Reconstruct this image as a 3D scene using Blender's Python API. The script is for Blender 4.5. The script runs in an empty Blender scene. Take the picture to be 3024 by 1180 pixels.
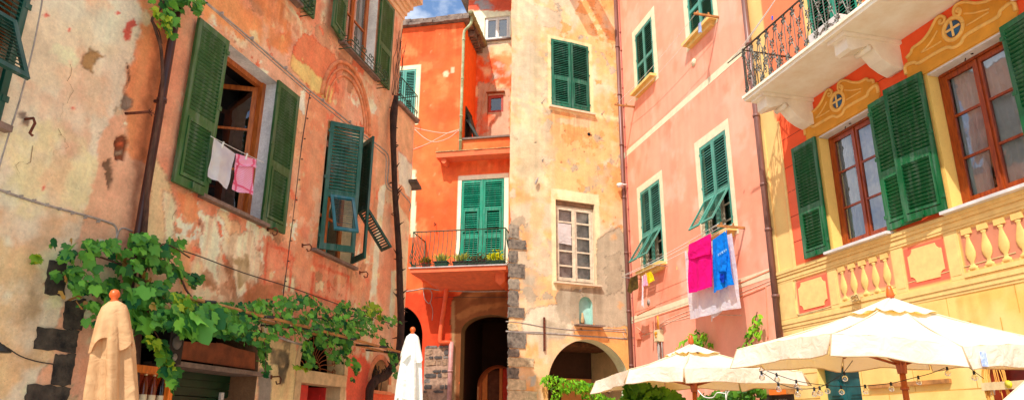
import bpy, math, random
import numpy as np
from mathutils import Vector, Matrix
random.seed(7); RNG = np.random.default_rng(11)
sc = bpy.context.scene
col = sc.collection
PI = math.pi; RAD = math.radians

# ---------------------------------------------------------------- camera (calibrated from vanishing points)
FPX = 2100.0; CX, CY = 1512., 590.; PIT = math.atan((1268-590)/FPX); ROLL = RAD(0.43)
CAM = np.array([0, 0, 1.6])
Fv = np.array([0, math.cos(PIT), math.sin(PIT)]); _R = np.array([1., 0, 0]); _U = np.array([0, -math.sin(PIT), math.cos(PIT)])
Rv = _R*math.cos(ROLL)+_U*math.sin(ROLL); Uv = _U*math.cos(ROLL)-_R*math.sin(ROLL)
cam = bpy.data.objects.new('camera', bpy.data.cameras.new('camera')); col.objects.link(cam); sc.camera = cam
cam.data.sensor_width = 36; cam.data.lens = FPX/3024*36; cam.data.clip_end = 3000; cam.data.clip_start = .05
cam.matrix_world = Matrix(((Rv[0], Uv[0], -Fv[0], 0), (Rv[1], Uv[1], -Fv[1], 0), (Rv[2], Uv[2], -Fv[2], 1.6), (0, 0, 0, 1)))

def ray(px, py): return Fv*FPX+Rv*(px-CX)-Uv*(py-CY)
def at_y(px, py, y):                       # survey helper: world point seen at a photo pixel, at a known forward distance
    d = ray(px, py); return CAM+d*(y/d[1])
class Fac:                                 # a vertical facade plane: u along it, z up, y into the wall
    def __init__(s, p, az):
        a = RAD(az); s.az = az; s.o = np.array([p[0], p[1], 0.])
        s.x = np.array([math.sin(a), math.cos(a), 0]); s.y = np.array([-s.x[1], s.x[0], 0])
    def uz(s, px, py, off=0.):
        d = ray(px, py); t = np.dot(s.o-s.y*off-CAM, s.y)/np.dot(d, s.y); p = CAM+d*t
        return float(np.dot(p-s.o, s.x)), float(p[2])
    def off_at(s, px, py, z):
        d = ray(px, py); t = (z-CAM[2])/d[2]; p = CAM+d*t
        return float(np.dot(p-s.o, s.x)), float(-np.dot(p-s.o, s.y))
    def w(s, u, off, z): return s.o+s.x*u-s.y*off+np.array([0, 0, z])
    def wp(s, px, py, off=0.):
        u, z = s.uz(px, py, off); return s.w(u, off, z)
    def rot(s): return math.atan2(s.x[1], s.x[0])
FL = Fac(at_y(1214, 683, 15.5), 14.8); FT = Fac(at_y(1504, 683, 20.), 67.7); FO = Fac(at_y(1364, 600, 22.), 101.3)
_d = ray(1852, 683); FR = Fac(CAM+_d*(np.dot(FT.o-CAM, FT.y)/np.dot(_d, FT.y)), 165.4)
FB = Fac(FO.o+FO.y*1.9, 101.3)

# ---------------------------------------------------------------- numpy noise
def _hash(ix, iz, seed):
    n = (ix*374761393+iz*668265263+seed*974634541) & 0x7fffffff
    n = ((n ^ (n >> 13))*1274126177) & 0x7fffffff
    return ((n ^ (n >> 16)) & 0xffff)/65535.
def vnoise(x, z, seed=0):
    x = np.asarray(x, float); z = np.asarray(z, float)
    ix = np.floor(x).astype(np.int64); iz = np.floor(z).astype(np.int64); fx = x-ix; fz = z-iz
    fx = fx*fx*(3-2*fx); fz = fz*fz*(3-2*fz)
    a = _hash(ix, iz, seed); b = _hash(ix+1, iz, seed); c = _hash(ix, iz+1, seed); d = _hash(ix+1, iz+1, seed)
    return (a*(1-fx)+b*fx)*(1-fz)+(c*(1-fx)+d*fx)*fz
def fbm(x, z, scale=1., octv=4, seed=0):
    s = 0; amp = .5; t = 0
    for i in range(octv):
        s = s+amp*vnoise(x*scale+17.3*i, z*scale-9.1*i, seed+i); t += amp; amp *= .55; scale *= 2.1
    return s/t
def sstep(a, b, x): t = np.clip((x-a)/(b-a), 0, 1); return t*t*(3-2*t)

# ---------------------------------------------------------------- materials
def lin(c, g=1.0):
    o = []
    for k in c:
        k = k/255.; o.append(min(.92, g*(k/12.92 if k <= .04045 else ((k+.055)/1.055)**2.4)))
    return tuple(o)
_M = {}
def newmat(name):
    m = bpy.data.materials.new(name); m.use_nodes = True; nt = m.node_tree
    return m, nt, nt.nodes['Principled BSDF']
def mat(name, c, g=1.0, rough=.6, metal=0., var=.18, vscale=6., bump=.0, bscale=60., c2=None, spec=.4, obj=True, stretch=(1, 1, 1), rnd=0.):
    if name in _M: return _M[name]
    m, nt, b = newmat(name); N = nt.nodes; K = nt.links
    tc = N.new('ShaderNodeTexCoord'); mp = N.new('ShaderNodeMapping'); mp.inputs['Scale'].default_value = stretch
    K.new(tc.outputs['Object'], mp.inputs['Vector'])
    nz = N.new('ShaderNodeTexNoise'); nz.inputs['Scale'].default_value = vscale; nz.inputs['Detail'].default_value = 6; nz.inputs['Roughness'].default_value = .65
    K.new(mp.outputs['Vector'], nz.inputs['Vector'])
    rp = N.new('ShaderNodeValToRGB'); a = lin(c, g)
    bcol = lin(c2, g) if c2 else tuple(x*(1-var*1.6) for x in a); top = a if c2 else tuple(min(.92, x*(1+var*.5)) for x in a)
    rp.color_ramp.elements[0].position = .32; rp.color_ramp.elements[0].color = (*bcol, 1)
    rp.color_ramp.elements[1].position = .66; rp.color_ramp.elements[1].color = (*top, 1)
    K.new(nz.outputs['Fac'], rp.inputs['Fac']); K.new(rp.outputs['Color'], b.inputs['Base Color'])
    if rnd > 0:         # each piece weathered a little differently, with pale dusty streaks
        oi = N.new('ShaderNodeObjectInfo'); mr = N.new('ShaderNodeMapRange'); mr.inputs['To Min'].default_value = 1-rnd; mr.inputs['To Max'].default_value = 1+rnd*.6; K.new(oi.outputs['Random'], mr.inputs['Value'])
        mp2 = N.new('ShaderNodeMapping'); mp2.inputs['Scale'].default_value = (9, 9, 1.1); K.new(tc.outputs['Object'], mp2.inputs['Vector']); n4 = N.new('ShaderNodeTexNoise'); n4.inputs['Scale'].default_value = 1.6; n4.inputs['Detail'].default_value = 8; K.new(mp2.outputs['Vector'], n4.inputs['Vector'])
        m4 = N.new('ShaderNodeMapRange'); m4.inputs['From Min'].default_value = .48; m4.inputs['From Max'].default_value = .8; m4.inputs['To Max'].default_value = .6; K.new(n4.outputs['Fac'], m4.inputs['Value'])
        sc4 = N.new('ShaderNodeVectorMath'); sc4.operation = 'SCALE'; K.new(rp.outputs['Color'], sc4.inputs[0]); K.new(mr.outputs[0], sc4.inputs['Scale'])
        mx4 = N.new('ShaderNodeMixRGB'); mx4.inputs[2].default_value = (*[min(.9, .55*x+.16) for x in a], 1); K.new(m4.outputs[0], mx4.inputs[0]); K.new(sc4.outputs[0], mx4.inputs[1]); K.new(mx4.outputs[0], b.inputs['Base Color'])
    b.inputs['Roughness'].default_value = rough; b.inputs['Metallic'].default_value = metal; b.inputs['Specular IOR Level'].default_value = spec
    if bump > 0:
        n2 = N.new('ShaderNodeTexNoise'); n2.inputs['Scale'].default_value = bscale; n2.inputs['Detail'].default_value = 5
        K.new(mp.outputs['Vector'], n2.inputs['Vector'])
        bp = N.new('ShaderNodeBump'); bp.inputs['Strength'].default_value = bump; bp.inputs['Distance'].default_value = .02
        K.new(n2.outputs['Fac'], bp.inputs['Height']); K.new(bp.outputs['Normal'], b.inputs['Normal'])
    _M[name] = m; return m
def plaster(name, bump=.35, vscale=3.2, var=.22, rough=.9):
    m, nt, b = newmat(name); N = nt.nodes; K = nt.links
    at = N.new('ShaderNodeAttribute'); at.attribute_name = 'paint'
    tc = N.new('ShaderNodeTexCoord')
    def noise(s, d=6, r=.65):
        n = N.new('ShaderNodeTexNoise'); n.inputs['Scale'].default_value = s; n.inputs['Detail'].default_value = d; n.inputs['Roughness'].default_value = r
        K.new(tc.outputs['Object'], n.inputs['Vector']); return n
    n1 = noise(vscale); n2 = noise(24., 8, .75); n3 = noise(140., 3)
    def rng(n, lo, hi, a=.3, c=.7):
        r = N.new('ShaderNodeMapRange'); r.inputs['From Min'].default_value = a; r.inputs['From Max'].default_value = c
        r.inputs['To Min'].default_value = lo; r.inputs['To Max'].default_value = hi; K.new(n.outputs['Fac'], r.inputs['Value']); return r
    r1 = rng(n1, 1-var, 1+var*.6); r2 = rng(n2, 1-var*.8, 1+var*.45)
    mu = N.new('ShaderNodeMath'); mu.operation = 'MULTIPLY'; K.new(r1.outputs[0], mu.inputs[0]); K.new(r2.outputs[0], mu.inputs[1])
    mx = N.new('ShaderNodeVectorMath'); mx.operation = 'SCALE'; K.new(at.outputs['Color'], mx.inputs[0]); K.new(mu.outputs[0], mx.inputs['Scale'])
    # small dark pits
    r3 = rng(noise(55., 2), .55, 1., .25, .33)
    mx2 = N.new('ShaderNodeVectorMath'); mx2.operation = 'SCALE'; K.new(mx.outputs[0], mx2.inputs[0]); K.new(r3.outputs[0], mx2.inputs['Scale'])
    K.new(mx2.outputs[0], b.inputs['Base Color']); b.inputs['Roughness'].default_value = rough; b.inputs['Specular IOR Level'].default_value = .2
    n6 = noise(8., 7, .7); a6 = N.new('ShaderNodeMath'); a6.operation = 'ADD'; K.new(n2.outputs['Fac'], a6.inputs[0]); K.new(n6.outputs['Fac'], a6.inputs[1])
    ad = N.new('ShaderNodeMath'); ad.operation = 'MULTIPLY_ADD'; K.new(a6.outputs[0], ad.inputs[0]); ad.inputs[1].default_value = 1.0
    sm = N.new('ShaderNodeMath'); sm.operation = 'MULTIPLY'; sm.inputs[1].default_value = .35; K.new(n3.outputs['Fac'], sm.inputs[0]); K.new(sm.outputs[0], ad.inputs[2])
    bp = N.new('ShaderNodeBump'); bp.inputs['Strength'].default_value = bump; bp.inputs['Distance'].default_value = .03
    K.new(ad.outputs[0], bp.inputs['Height']); K.new(bp.outputs['Normal'], b.inputs['Normal'])
    _M[name] = m; return m
def leafmat(name, c1, c2, g=1., trans=.35):
    m, nt, b = newmat(name); N = nt.nodes; K = nt.links
    at = N.new('ShaderNodeAttribute'); at.attribute_name = 'tint'
    rp = N.new('ShaderNodeValToRGB'); rp.color_ramp.elements[0].color = (*lin(c1, g), 1); rp.color_ramp.elements[1].color = (*lin(c2, g), 1)
    K.new(at.outputs['Fac'], rp.inputs['Fac']); K.new(rp.outputs['Color'], b.inputs['Base Color'])
    b.inputs['Roughness'].default_value = .55; b.inputs['Specular IOR Level'].default_value = .25
    tr = N.new('ShaderNodeBsdfTranslucent'); hs = N.new('ShaderNodeHueSaturation'); hs.inputs['Value'].default_value = 1.5; hs.inputs['Hue'].default_value = .48
    K.new(rp.outputs['Color'], hs.inputs['Color']); K.new(hs.outputs['Color'], tr.inputs['Color'])
    ms = N.new('ShaderNodeMixShader'); ms.inputs['Fac'].default_value = trans
    K.new(b.outputs[0], ms.inputs[1]); K.new(tr.outputs[0], ms.inputs[2]); K.new(ms.outputs[0], N['Material Output'].inputs['Surface'])
    return m
def clothmat(name, c, c2=None, g=1., trans=.25, tcol=None, weave=120., rough=.85):
    m, nt, b = newmat(name); N = nt.nodes; K = nt.links
    tc = N.new('ShaderNodeTexCoord'); nz = N.new('ShaderNodeTexNoise'); nz.inputs['Scale'].default_value = 5.; nz.inputs['Detail'].default_value = 7
    K.new(tc.outputs['Object'], nz.inputs['Vector'])
    rp = N.new('ShaderNodeValToRGB'); a = lin(c, g); rp.color_ramp.elements[0].color = (*(lin(c2, g) if c2 else tuple(x*.82 for x in a)), 1); rp.color_ramp.elements[1].color = (*a, 1)
    rp.color_ramp.elements[0].position = .3; rp.color_ramp.elements[1].position = .62
    K.new(nz.outputs['Fac'], rp.inputs['Fac']); K.new(rp.outputs['Color'], b.inputs['Base Color']); b.inputs['Roughness'].default_value = rough; b.inputs['Specular IOR Level'].default_value = .15
    n2 = N.new('ShaderNodeTexNoise'); n2.inputs['Scale'].default_value = weave; K.new(tc.outputs['Object'], n2.inputs['Vector'])
    n5 = N.new('ShaderNodeTexNoise'); n5.inputs['Scale'].default_value = 7.; n5.inputs['Detail'].default_value = 4; n5.inputs['Distortion'].default_value = 1.2; K.new(tc.outputs['Object'], n5.inputs['Vector'])
    ma = N.new('ShaderNodeMath'); ma.operation = 'MULTIPLY_ADD'; ma.inputs[1].default_value = .06; K.new(n2.outputs['Fac'], ma.inputs[0]); K.new(n5.outputs['Fac'], ma.inputs[2])
    bp = N.new('ShaderNodeBump'); bp.inputs['Strength'].default_value = .45; bp.inputs['Distance'].default_value = .06; K.new(ma.outputs[0], bp.inputs['Height']); K.new(bp.outputs['Normal'], b.inputs['Normal'])
    tr = N.new('ShaderNodeBsdfTranslucent')
    if tcol: tr.inputs['Color'].default_value = (*lin(tcol), 1)
    else: K.new(rp.outputs['Color'], tr.inputs['Color'])
    ms = N.new('ShaderNodeMixShader'); ms.inputs['Fac'].default_value = trans
    K.new(b.outputs[0], ms.inputs[1]); K.new(tr.outputs[0], ms.inputs[2]); K.new(ms.outputs[0], N['Material Output'].inputs['Surface'])
    return m
def glassmat(name, tint=(.9, .93, .95), refl=.10, vis=.8):
    m, nt, b = newmat(name); N = nt.nodes; K = nt.links
    tr = N.new('ShaderNodeBsdfTransparent'); tr.inputs['Color'].default_value = (*[t*vis for t in tint], 1)
    gl = N.new('ShaderNodeBsdfGlossy'); gl.inputs['Roughness'].default_value = .03
    tc = N.new('ShaderNodeTexCoord'); nz = N.new('ShaderNodeTexNoise'); nz.inputs['Scale'].default_value = 2.5; K.new(tc.outputs['Object'], nz.inputs['Vector'])
    bp = N.new('ShaderNodeBump'); bp.inputs['Strength'].default_value = .08; bp.inputs['Distance'].default_value = .05; K.new(nz.outputs['Fac'], bp.inputs['Height']); K.new(bp.outputs['Normal'], gl.inputs['Normal'])
    fr = N.new('ShaderNodeFresnel'); fr.inputs['IOR'].default_value = 1.5
    ad = N.new('ShaderNodeMath'); ad.operation = 'ADD'; ad.use_clamp = True; ad.inputs[1].default_value = refl; K.new(fr.outputs[0], ad.inputs[0])
    ms = N.new('ShaderNodeMixShader'); K.new(ad.outputs[0], ms.inputs['Fac']); K.new(tr.outputs[0], ms.inputs[1]); K.new(gl.outputs[0], ms.inputs[2]); K.new(ms.outputs[0], N['Material Output'].inputs['Surface'])
    return m

# ---------------------------------------------------------------- mesh builder
class MB:
    def __init__(s): s.v = []; s.f = []; s.mi = []; s.sm = []; s.cur = 0; s.smooth = False
    def add(s, vs, fs):
        o = len(s.v); s.v += [tuple(map(float, p)) for p in vs]
        for f in fs: s.f.append(tuple(i+o for i in f)); s.mi.append(s.cur); s.sm.append(s.smooth)
    def quad(s, a, b, c, d): s.add([a, b, c, d], [(0, 1, 2, 3)])
    def box(s, x0, x1, y0, y1, z0, z1, M=None):
        vs = [(x0, y0, z0), (x1, y0, z0), (x1, y1, z0), (x0, y1, z0), (x0, y0, z1), (x1, y0, z1), (x1, y1, z1), (x0, y1, z1)]
        if M is not None: vs = [tuple(M @ Vector(p)) for p in vs]
        s.add(vs, [(0, 3, 2, 1), (4, 5, 6, 7), (0, 1, 5, 4), (1, 2, 6, 5), (2, 3, 7, 6), (3, 0, 4, 7)])
    def tube(s, pts, r, n=6, cap=True):
        pts = [np.array(p, float) for p in pts]; rr = r if hasattr(r, '__len__') else [r]*len(pts); sm = s.smooth; s.smooth = True
        rings = []; up = None
        for i, p in enumerate(pts):
            t = pts[min(i+1, len(pts)-1)]-pts[max(i-1, 0)]; t = t/(np.linalg.norm(t)+1e-9)
            if up is None: up = np.array([0, 0, 1.]) if abs(t[2]) < .9 else np.array([1., 0, 0])
            a = np.cross(t, up); a /= (np.linalg.norm(a)+1e-9); b = np.cross(a, t); up = b
            rings.append([p+rr[i]*(a*math.cos(2*PI*k/n)+b*math.sin(2*PI*k/n)) for k in range(n)])
        vs = [q for rg in rings for q in rg]; fs = []
        for i in range(len(pts)-1):
            for k in range(n): k2 = (k+1) % n; fs.append((i*n+k, i*n+k2, (i+1)*n+k2, (i+1)*n+k))
        if cap: fs += [tuple(range(n))[::-1], tuple((len(pts)-1)*n+k for k in range(n))]
        s.add(vs, fs); s.smooth = sm
    def prism(s, poly, y0, y1):            # poly in (x,z), extruded along y
        n = len(poly); s.add([(p[0], y0, p[1]) for p in poly]+[(p[0], y1, p[1]) for p in poly],
            [tuple(range(n)), tuple(range(2*n-1, n-1, -1))]+[(i, n+i, n+(i+1) % n, (i+1) % n) for i in range(n)])
    def lathe(s, prof, c=(0, 0, 0), n=16, fy=1.0, cap=True):
        sm = s.smooth; s.smooth = True; vs = []; fs = []
        for r, z in prof: vs += [(c[0]+r*math.cos(2*PI*k/n), c[1]+fy*r*math.sin(2*PI*k/n), c[2]+z) for k in range(n)]
        for i in range(len(prof)-1):
            for k in range(n): k2 = (k+1) % n; fs.append((i*n+k, i*n+k2, (i+1)*n+k2, (i+1)*n+k))
        if cap: fs += [tuple(range(n))[::-1], tuple((len(prof)-1)*n+k for k in range(n))]
        s.add(vs, fs); s.smooth = sm
    def grid(s, P, smooth=True, wrap=False):   # P[i][j] points
        ni, nj = len(P), len(P[0]); sm = s.smooth; s.smooth = smooth
        fs = []
        for i in range(ni-1):
            for j in range(nj-1 if not wrap else nj): j2 = (j+1) % nj; fs.append((i*nj+j, i*nj+j2, (i+1)*nj+j2, (i+1)*nj+j))
        s.add([p for r in P for p in r], fs); s.smooth = sm
    def build(s, name, mats, parent=None, loc=None, rot=None):
        me = bpy.data.meshes.new(name); me.from_pydata(s.v, [], s.f); me.update()
        for m in (mats if isinstance(mats, (list, tuple)) else [mats]): me.materials.append(m)
        me.polygons.foreach_set('material_index', s.mi); me.polygons.foreach_set('use_smooth', s.sm)
        o = bpy.data.objects.new(name, me); col.objects.link(o)
        if parent: o.parent = parent
        if loc is not None: o.location = loc
        if rot is not None: o.rotation_euler = rot
        return o
def tag(o, label=None, cat=None, group=None, kind=None):
    if label: o['label'] = label
    if cat: o['category'] = cat
    if group: o['group'] = group
    if kind: o['kind'] = kind
    return o
def empty(name, loc=(0, 0, 0), rz=0, label=None, cat=None, group=None):
    o = bpy.data.objects.new(name, None); col.objects.link(o); o.location = loc; o.rotation_euler = (0, 0, rz); o.empty_display_size = .2
    return tag(o, label, cat, group)
def house(name, F, label): return empty(name, F.o, F.rot(), label, 'house')
def poly_tube(F, pxs, r, off=0., n=6):   # helper for pipes and cables that lie on a facade (local coords)
    out = []
    for p in pxs:
        f = p[2] if len(p) > 2 else off
        u, z = F.uz(p[0], p[1], f); out.append((u, -f, z))
    return out
def smoothpath(pts, k=4):
    pts = [np.array(p, float) for p in pts]; out = []
    for i in range(len(pts)-1):
        p0 = pts[max(i-1, 0)]; p1 = pts[i]; p2 = pts[i+1]; p3 = pts[min(i+2, len(pts)-1)]
        for j in range(k):
            t = j/k; out.append(.5*((2*p1)+(-p0+p2)*t+(2*p0-5*p1+4*p2-p3)*t*t+(-p0+3*p1-3*p2+p3)*t**3))
    out.append(pts[-1]); return out

# ---------------------------------------------------------------- painted plaster walls
class Paint:
    """albedo layers of a plaster wall, in facade metres"""
    def __init__(s, F, gain, base, mix=(), seed=1):
        s.F = F; s.g = gain; s.base = base; s.mix = mix; s.seed = seed; s.layers = []; s.peels = []; s.drips = []; s.streak = .12
    def px(s, pts, c, rough=.06, soft=.03, disp=0., nz=.0, alpha=1.):
        s.layers.append((np.array([s.F.uz(*p) for p in pts]), c, rough, soft, disp, nz, alpha)); return s
    def rect(s, u0, u1, z0, z1, c, rough=0., soft=.004, disp=0., nz=0., alpha=1.):
        s.layers.append((np.array([(u0, z0), (u1, z0), (u1, z1), (u0, z1)]), c, rough, soft, disp, nz, alpha)); return s
    def poly(s, pts, c, rough=.05, soft=.03, disp=0., nz=0., alpha=1.):
        s.layers.append((np.array(pts, float), c, rough, soft, disp, nz, alpha)); return s
    def spots(s, n, box, c, r=(.03, .12), soft=.02, disp=0., alpha=1., seed=3):
        rg = np.random.default_rng(seed)
        for i in range(n):
            u = rg.uniform(box[0], box[1]); z = rg.uniform(box[2], box[3]); q = rg.uniform(*r); k = 7
            s.layers.append((np.array([(u+q*rg.uniform(.5, 1.3)*math.cos(2*PI*a/k), z+q*rg.uniform(.5, 1.4)*math.sin(2*PI*a/k)) for a in range(k)]), c, q*.5, soft, disp, 0, alpha))
        return s
    def eval(s, u, z):
        c = np.tile(np.array(lin(s.base)), (len(u), 1)); d = np.zeros(len(u))
        for i, (cc, sca, lo, hi) in enumerate(s.mix):
            a = sstep(lo, hi, fbm(u, z, sca, 5, s.seed*31+i*7))[:, None]; c = c*(1-a)+np.array(lin(cc))*a
        for pi, (cc, sca, thr, box, disp) in enumerate(s.peels):      # ragged flaked areas
            n_ = fbm(u, z, sca, 7, s.seed*13+pi*5+40); m_ = np.ones(len(u))
            if box is not None:
                m_ = sstep(0, .5, u-box[0])*sstep(0, .5, box[1]-u)*sstep(0, .5, z-box[2])*sstep(0, .5, box[3]-z)
            e = n_-(thr+.25*(1-m_)); a = sstep(-.006, .006, e); rim = 1-.3*np.exp(-((e-.004)/.006)**2)*(m_ > 0)  # dark rim painted round the flakes too, dirt and edge shade
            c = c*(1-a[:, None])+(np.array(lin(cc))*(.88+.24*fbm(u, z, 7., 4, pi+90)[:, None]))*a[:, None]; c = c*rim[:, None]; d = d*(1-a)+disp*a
        for li, (P, cc, rough, soft, disp, nz, alpha) in enumerate(s.layers):
            mrg = rough*2+soft+.02
            sel = np.where((u > P[:, 0].min()-mrg) & (u < P[:, 0].max()+mrg) & (z > P[:, 1].min()-mrg) & (z < P[:, 1].max()+mrg))[0]
            if len(sel) == 0: continue
            x = u[sel]; y = z[sel]
            if rough > 0:
                sc_ = min(6., .5/rough)
                x = x+rough*3.6*(fbm(u[sel], z[sel], sc_*1.3, 5, li+s.seed)-.5); y = y+rough*3.6*(fbm(u[sel], z[sel], sc_*1.3, 5, li+77+s.seed)-.5)
            n = len(P); ins = np.zeros(len(sel), bool); dist = np.full(len(sel), 1e9)
            for k in range(n):
                ax, ay = P[k]; bx, by = P[(k+1) % n]
                cond = ((ay > y) != (by > y)); xx = (bx-ax)*(y-ay)/((by-ay) if by != ay else 1e-9)+ax
                ins ^= cond & (x < xx)
                ex, ey = bx-ax, by-ay; tt = np.clip(((x-ax)*ex+(y-ay)*ey)/(ex*ex+ey*ey+1e-12), 0, 1)
                dist = np.minimum(dist, np.hypot(x-ax-tt*ex, y-ay-tt*ey))
            sd = np.where(ins, dist, -dist); a = sstep(-soft, soft, sd)*alpha
            if nz > 0: a = a*sstep(.5-nz, .5+nz, fbm(u[sel], z[sel], 3., 5, li*3+s.seed)+.12)
            rim = 1-(.42*np.exp(-((sd-.004)/.014)**2) if disp > .003 else 0.)  # dark line painted round recessed patches, dirt and edge shade together
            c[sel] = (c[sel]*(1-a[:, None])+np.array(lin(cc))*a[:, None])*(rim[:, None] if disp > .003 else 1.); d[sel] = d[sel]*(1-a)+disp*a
        st = fbm(u*7., z*.55, 1., 5, s.seed+300); st2 = fbm(u, z, 1.7, 6, s.seed+310)
        c = c*(1+s.streak*1.6*(np.clip(st, .25, .75)-.5)+s.streak*1.5*(np.clip(st2, .25, .75)-.5))[:, None]
        for (a0, a1, zt, ln, k) in s.drips:      # dirt washed down below sills and fittings
            m_ = sstep(-.06, .05, u-a0)*sstep(-.06, .05, a1-u)*sstep(0, .05, zt-z)*np.clip(1-(zt-z)/ln, 0, 1)*sstep(.36, .62, fbm(u*9., z*.7, 1., 4, s.seed+77))
            c = c*(1-k*m_)[:, None]*(1-np.array([0, .06, .12])*m_[:, None])
        return np.clip(c*s.g, 0, .92), d

def wall(name, parent, F, paint, u0, u1, z0, z1, step, holes, mats, arches=(), body=None, keep=None, cuts=((), ()), wave=.006, wob=0.):
    """one mesh: painted front with openings, reveals, dark rooms behind and the solid body.  mats=[plaster, dark]
    holes: (u0,u1,z0,z1,depth,reveal colour); arches: (uc,half,zbase,zspring,ztop,depth,colour)"""
    allh = [h[:4] for h in holes]+[(a[0]-a[1], a[0]+a[1], a[2], a[4]) for a in arches]
    def axis(a, b, cuts):
        cs = sorted(set([a, b]+[c for c in cuts if a < c < b])); out = []
        for i in range(len(cs)-1):
            n = max(1, int(math.ceil((cs[i+1]-cs[i])/step))); out += [cs[i]+(cs[i+1]-cs[i])*k/n for k in range(n)]
        return np.array(out+[b])
    U = axis(u0, u1, [h[0] for h in allh]+[h[1] for h in allh]+list(cuts[0])); Z = axis(z0, z1, [h[2] for h in allh]+[h[3] for h in allh]+list(cuts[1]))
    uu, zz = np.meshgrid(U, Z, indexing='ij'); nu, nz_ = uu.shape
    cu = (U[:-1]+U[1:])/2; cz = (Z[:-1]+Z[1:])/2; C = np.ones((nu-1, nz_-1), bool)
    for h in allh: C &= ~(((cu > h[0]) & (cu < h[1]))[:, None] & ((cz > h[2]) & (cz < h[3]))[None, :])
    if keep is not None: C &= keep(cu[:, None]+0*cz[None, :], cz[None, :]+0*cu[:, None])
    u = uu.ravel(); z = zz.ravel(); c, d = paint.eval(u, z)
    y = d+wave*(fbm(u, z, 1.1, 3, 5)-.5)*2
    for h in allh:      # keep the surface flat at the openings
        k = sstep(.0, .12, np.maximum(np.maximum(h[0]-u, u-h[1]), np.maximum(h[2]-z, z-h[3]))); y = y*k
    ux = u+np.where(u <= u0+1e-6, wob*(fbm(u*0+3, z, 1.6, 5, 21)-.35), 0.)
    V = [np.stack([ux, y, z], 1)]; CO = [c]; idx = np.arange(nu*nz_).reshape(nu, nz_); ii, jj = np.where(C)
    faces = np.stack([idx[ii, jj], idx[ii+1, jj], idx[ii+1, jj+1], idx[ii, jj+1]], 1).tolist(); MI = [0]*len(faces); SM = [True]*len(faces); off = nu*nz_
    def addp(vs, fs, colr, mi=0):
        nonlocal off
        V.append(np.array(vs, float)); 
        CO.append(np.tile(np.array(lin(colr, paint.g)), (len(vs), 1)) if isinstance(colr, tuple) else colr)
        for f in fs: faces.append([k+off for k in f]); MI.append(mi); SM.append(False)
        off += len(vs)
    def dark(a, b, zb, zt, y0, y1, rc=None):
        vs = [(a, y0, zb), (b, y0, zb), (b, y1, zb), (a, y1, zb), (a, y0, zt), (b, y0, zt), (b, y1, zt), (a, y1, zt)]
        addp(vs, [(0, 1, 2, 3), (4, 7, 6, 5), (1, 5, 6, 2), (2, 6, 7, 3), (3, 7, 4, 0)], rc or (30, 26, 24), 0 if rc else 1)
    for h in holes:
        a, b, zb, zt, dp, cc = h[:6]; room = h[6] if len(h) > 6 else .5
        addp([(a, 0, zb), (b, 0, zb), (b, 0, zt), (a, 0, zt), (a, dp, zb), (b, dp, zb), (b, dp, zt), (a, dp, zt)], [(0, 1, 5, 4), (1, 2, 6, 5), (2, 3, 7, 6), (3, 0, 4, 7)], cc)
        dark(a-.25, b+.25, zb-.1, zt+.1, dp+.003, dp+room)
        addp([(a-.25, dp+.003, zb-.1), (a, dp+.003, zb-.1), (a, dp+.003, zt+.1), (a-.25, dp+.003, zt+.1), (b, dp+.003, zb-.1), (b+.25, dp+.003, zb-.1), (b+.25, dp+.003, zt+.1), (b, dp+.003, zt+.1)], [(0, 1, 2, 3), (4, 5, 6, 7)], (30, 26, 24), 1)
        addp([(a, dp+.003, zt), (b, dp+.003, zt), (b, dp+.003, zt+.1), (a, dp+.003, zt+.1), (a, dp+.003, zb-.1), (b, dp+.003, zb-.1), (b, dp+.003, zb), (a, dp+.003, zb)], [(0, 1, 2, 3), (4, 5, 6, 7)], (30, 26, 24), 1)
    for A in arches:
        uc, hf, zb, zs, zt, dp, cc = A[:7]; room = A[7] if len(A) > 7 else 2.5; rc = A[8] if len(A) > 8 else None; mg = A[9] if len(A) > 9 else .4; n = 28
        xs = [uc-hf*math.cos(PI*k/n) for k in range(n+1)]; arc = [zs+(zt-zs)*math.sin(PI*k/n) for k in range(n+1)]
        K = 8; vs = []; fs = []
        for i in range(n+1): vs += [(xs[i], 0, arc[i]+(zt-arc[i])*k/K) for k in range(K+1)]
        for i in range(n):
            for k in range(K): fs.append((i*(K+1)+k, (i+1)*(K+1)+k, (i+1)*(K+1)+k+1, i*(K+1)+k+1))
        va = np.array(vs); cA, _ = paint.eval(va[:, 0], va[:, 2]); addp(vs, fs, cA)
        P = [(uc-hf, zb)]+list(zip(xs, arc))+[(uc+hf, zb)]; m = len(P)
        addp([(p[0], 0, p[1]) for p in P]+[(p[0], dp, p[1]) for p in P], [(i, i+1, m+i+1, m+i) for i in range(m-1)], cc)
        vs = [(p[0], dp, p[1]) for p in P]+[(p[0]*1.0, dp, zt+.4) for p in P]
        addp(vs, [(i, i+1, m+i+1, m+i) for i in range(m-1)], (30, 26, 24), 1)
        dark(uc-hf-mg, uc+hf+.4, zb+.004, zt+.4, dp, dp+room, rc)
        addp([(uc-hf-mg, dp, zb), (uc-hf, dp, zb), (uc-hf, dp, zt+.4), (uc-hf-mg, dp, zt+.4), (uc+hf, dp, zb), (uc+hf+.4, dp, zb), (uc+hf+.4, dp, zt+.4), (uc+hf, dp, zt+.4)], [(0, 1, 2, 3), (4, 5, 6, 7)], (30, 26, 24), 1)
    for B in (body or []):            # side and back walls along an open footprint line (u,y), with a flat roof
        fp, zb, zt, cc = B; n = len(fp)
        addp([(p[0], p[1], zb) for p in fp]+[(p[0], p[1], zt) for p in fp], [(i, i+1, n+i+1, n+i) for i in range(n-1)]+[tuple(range(n, 2*n))], cc)
    me = bpy.data.meshes.new(name); VV = np.concatenate(V); me.from_pydata(VV.tolist(), [], faces); me.update()
    for m_ in mats: me.materials.append(m_)
    me.polygons.foreach_set('material_index', MI); me.polygons.foreach_set('use_smooth', SM)
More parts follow.
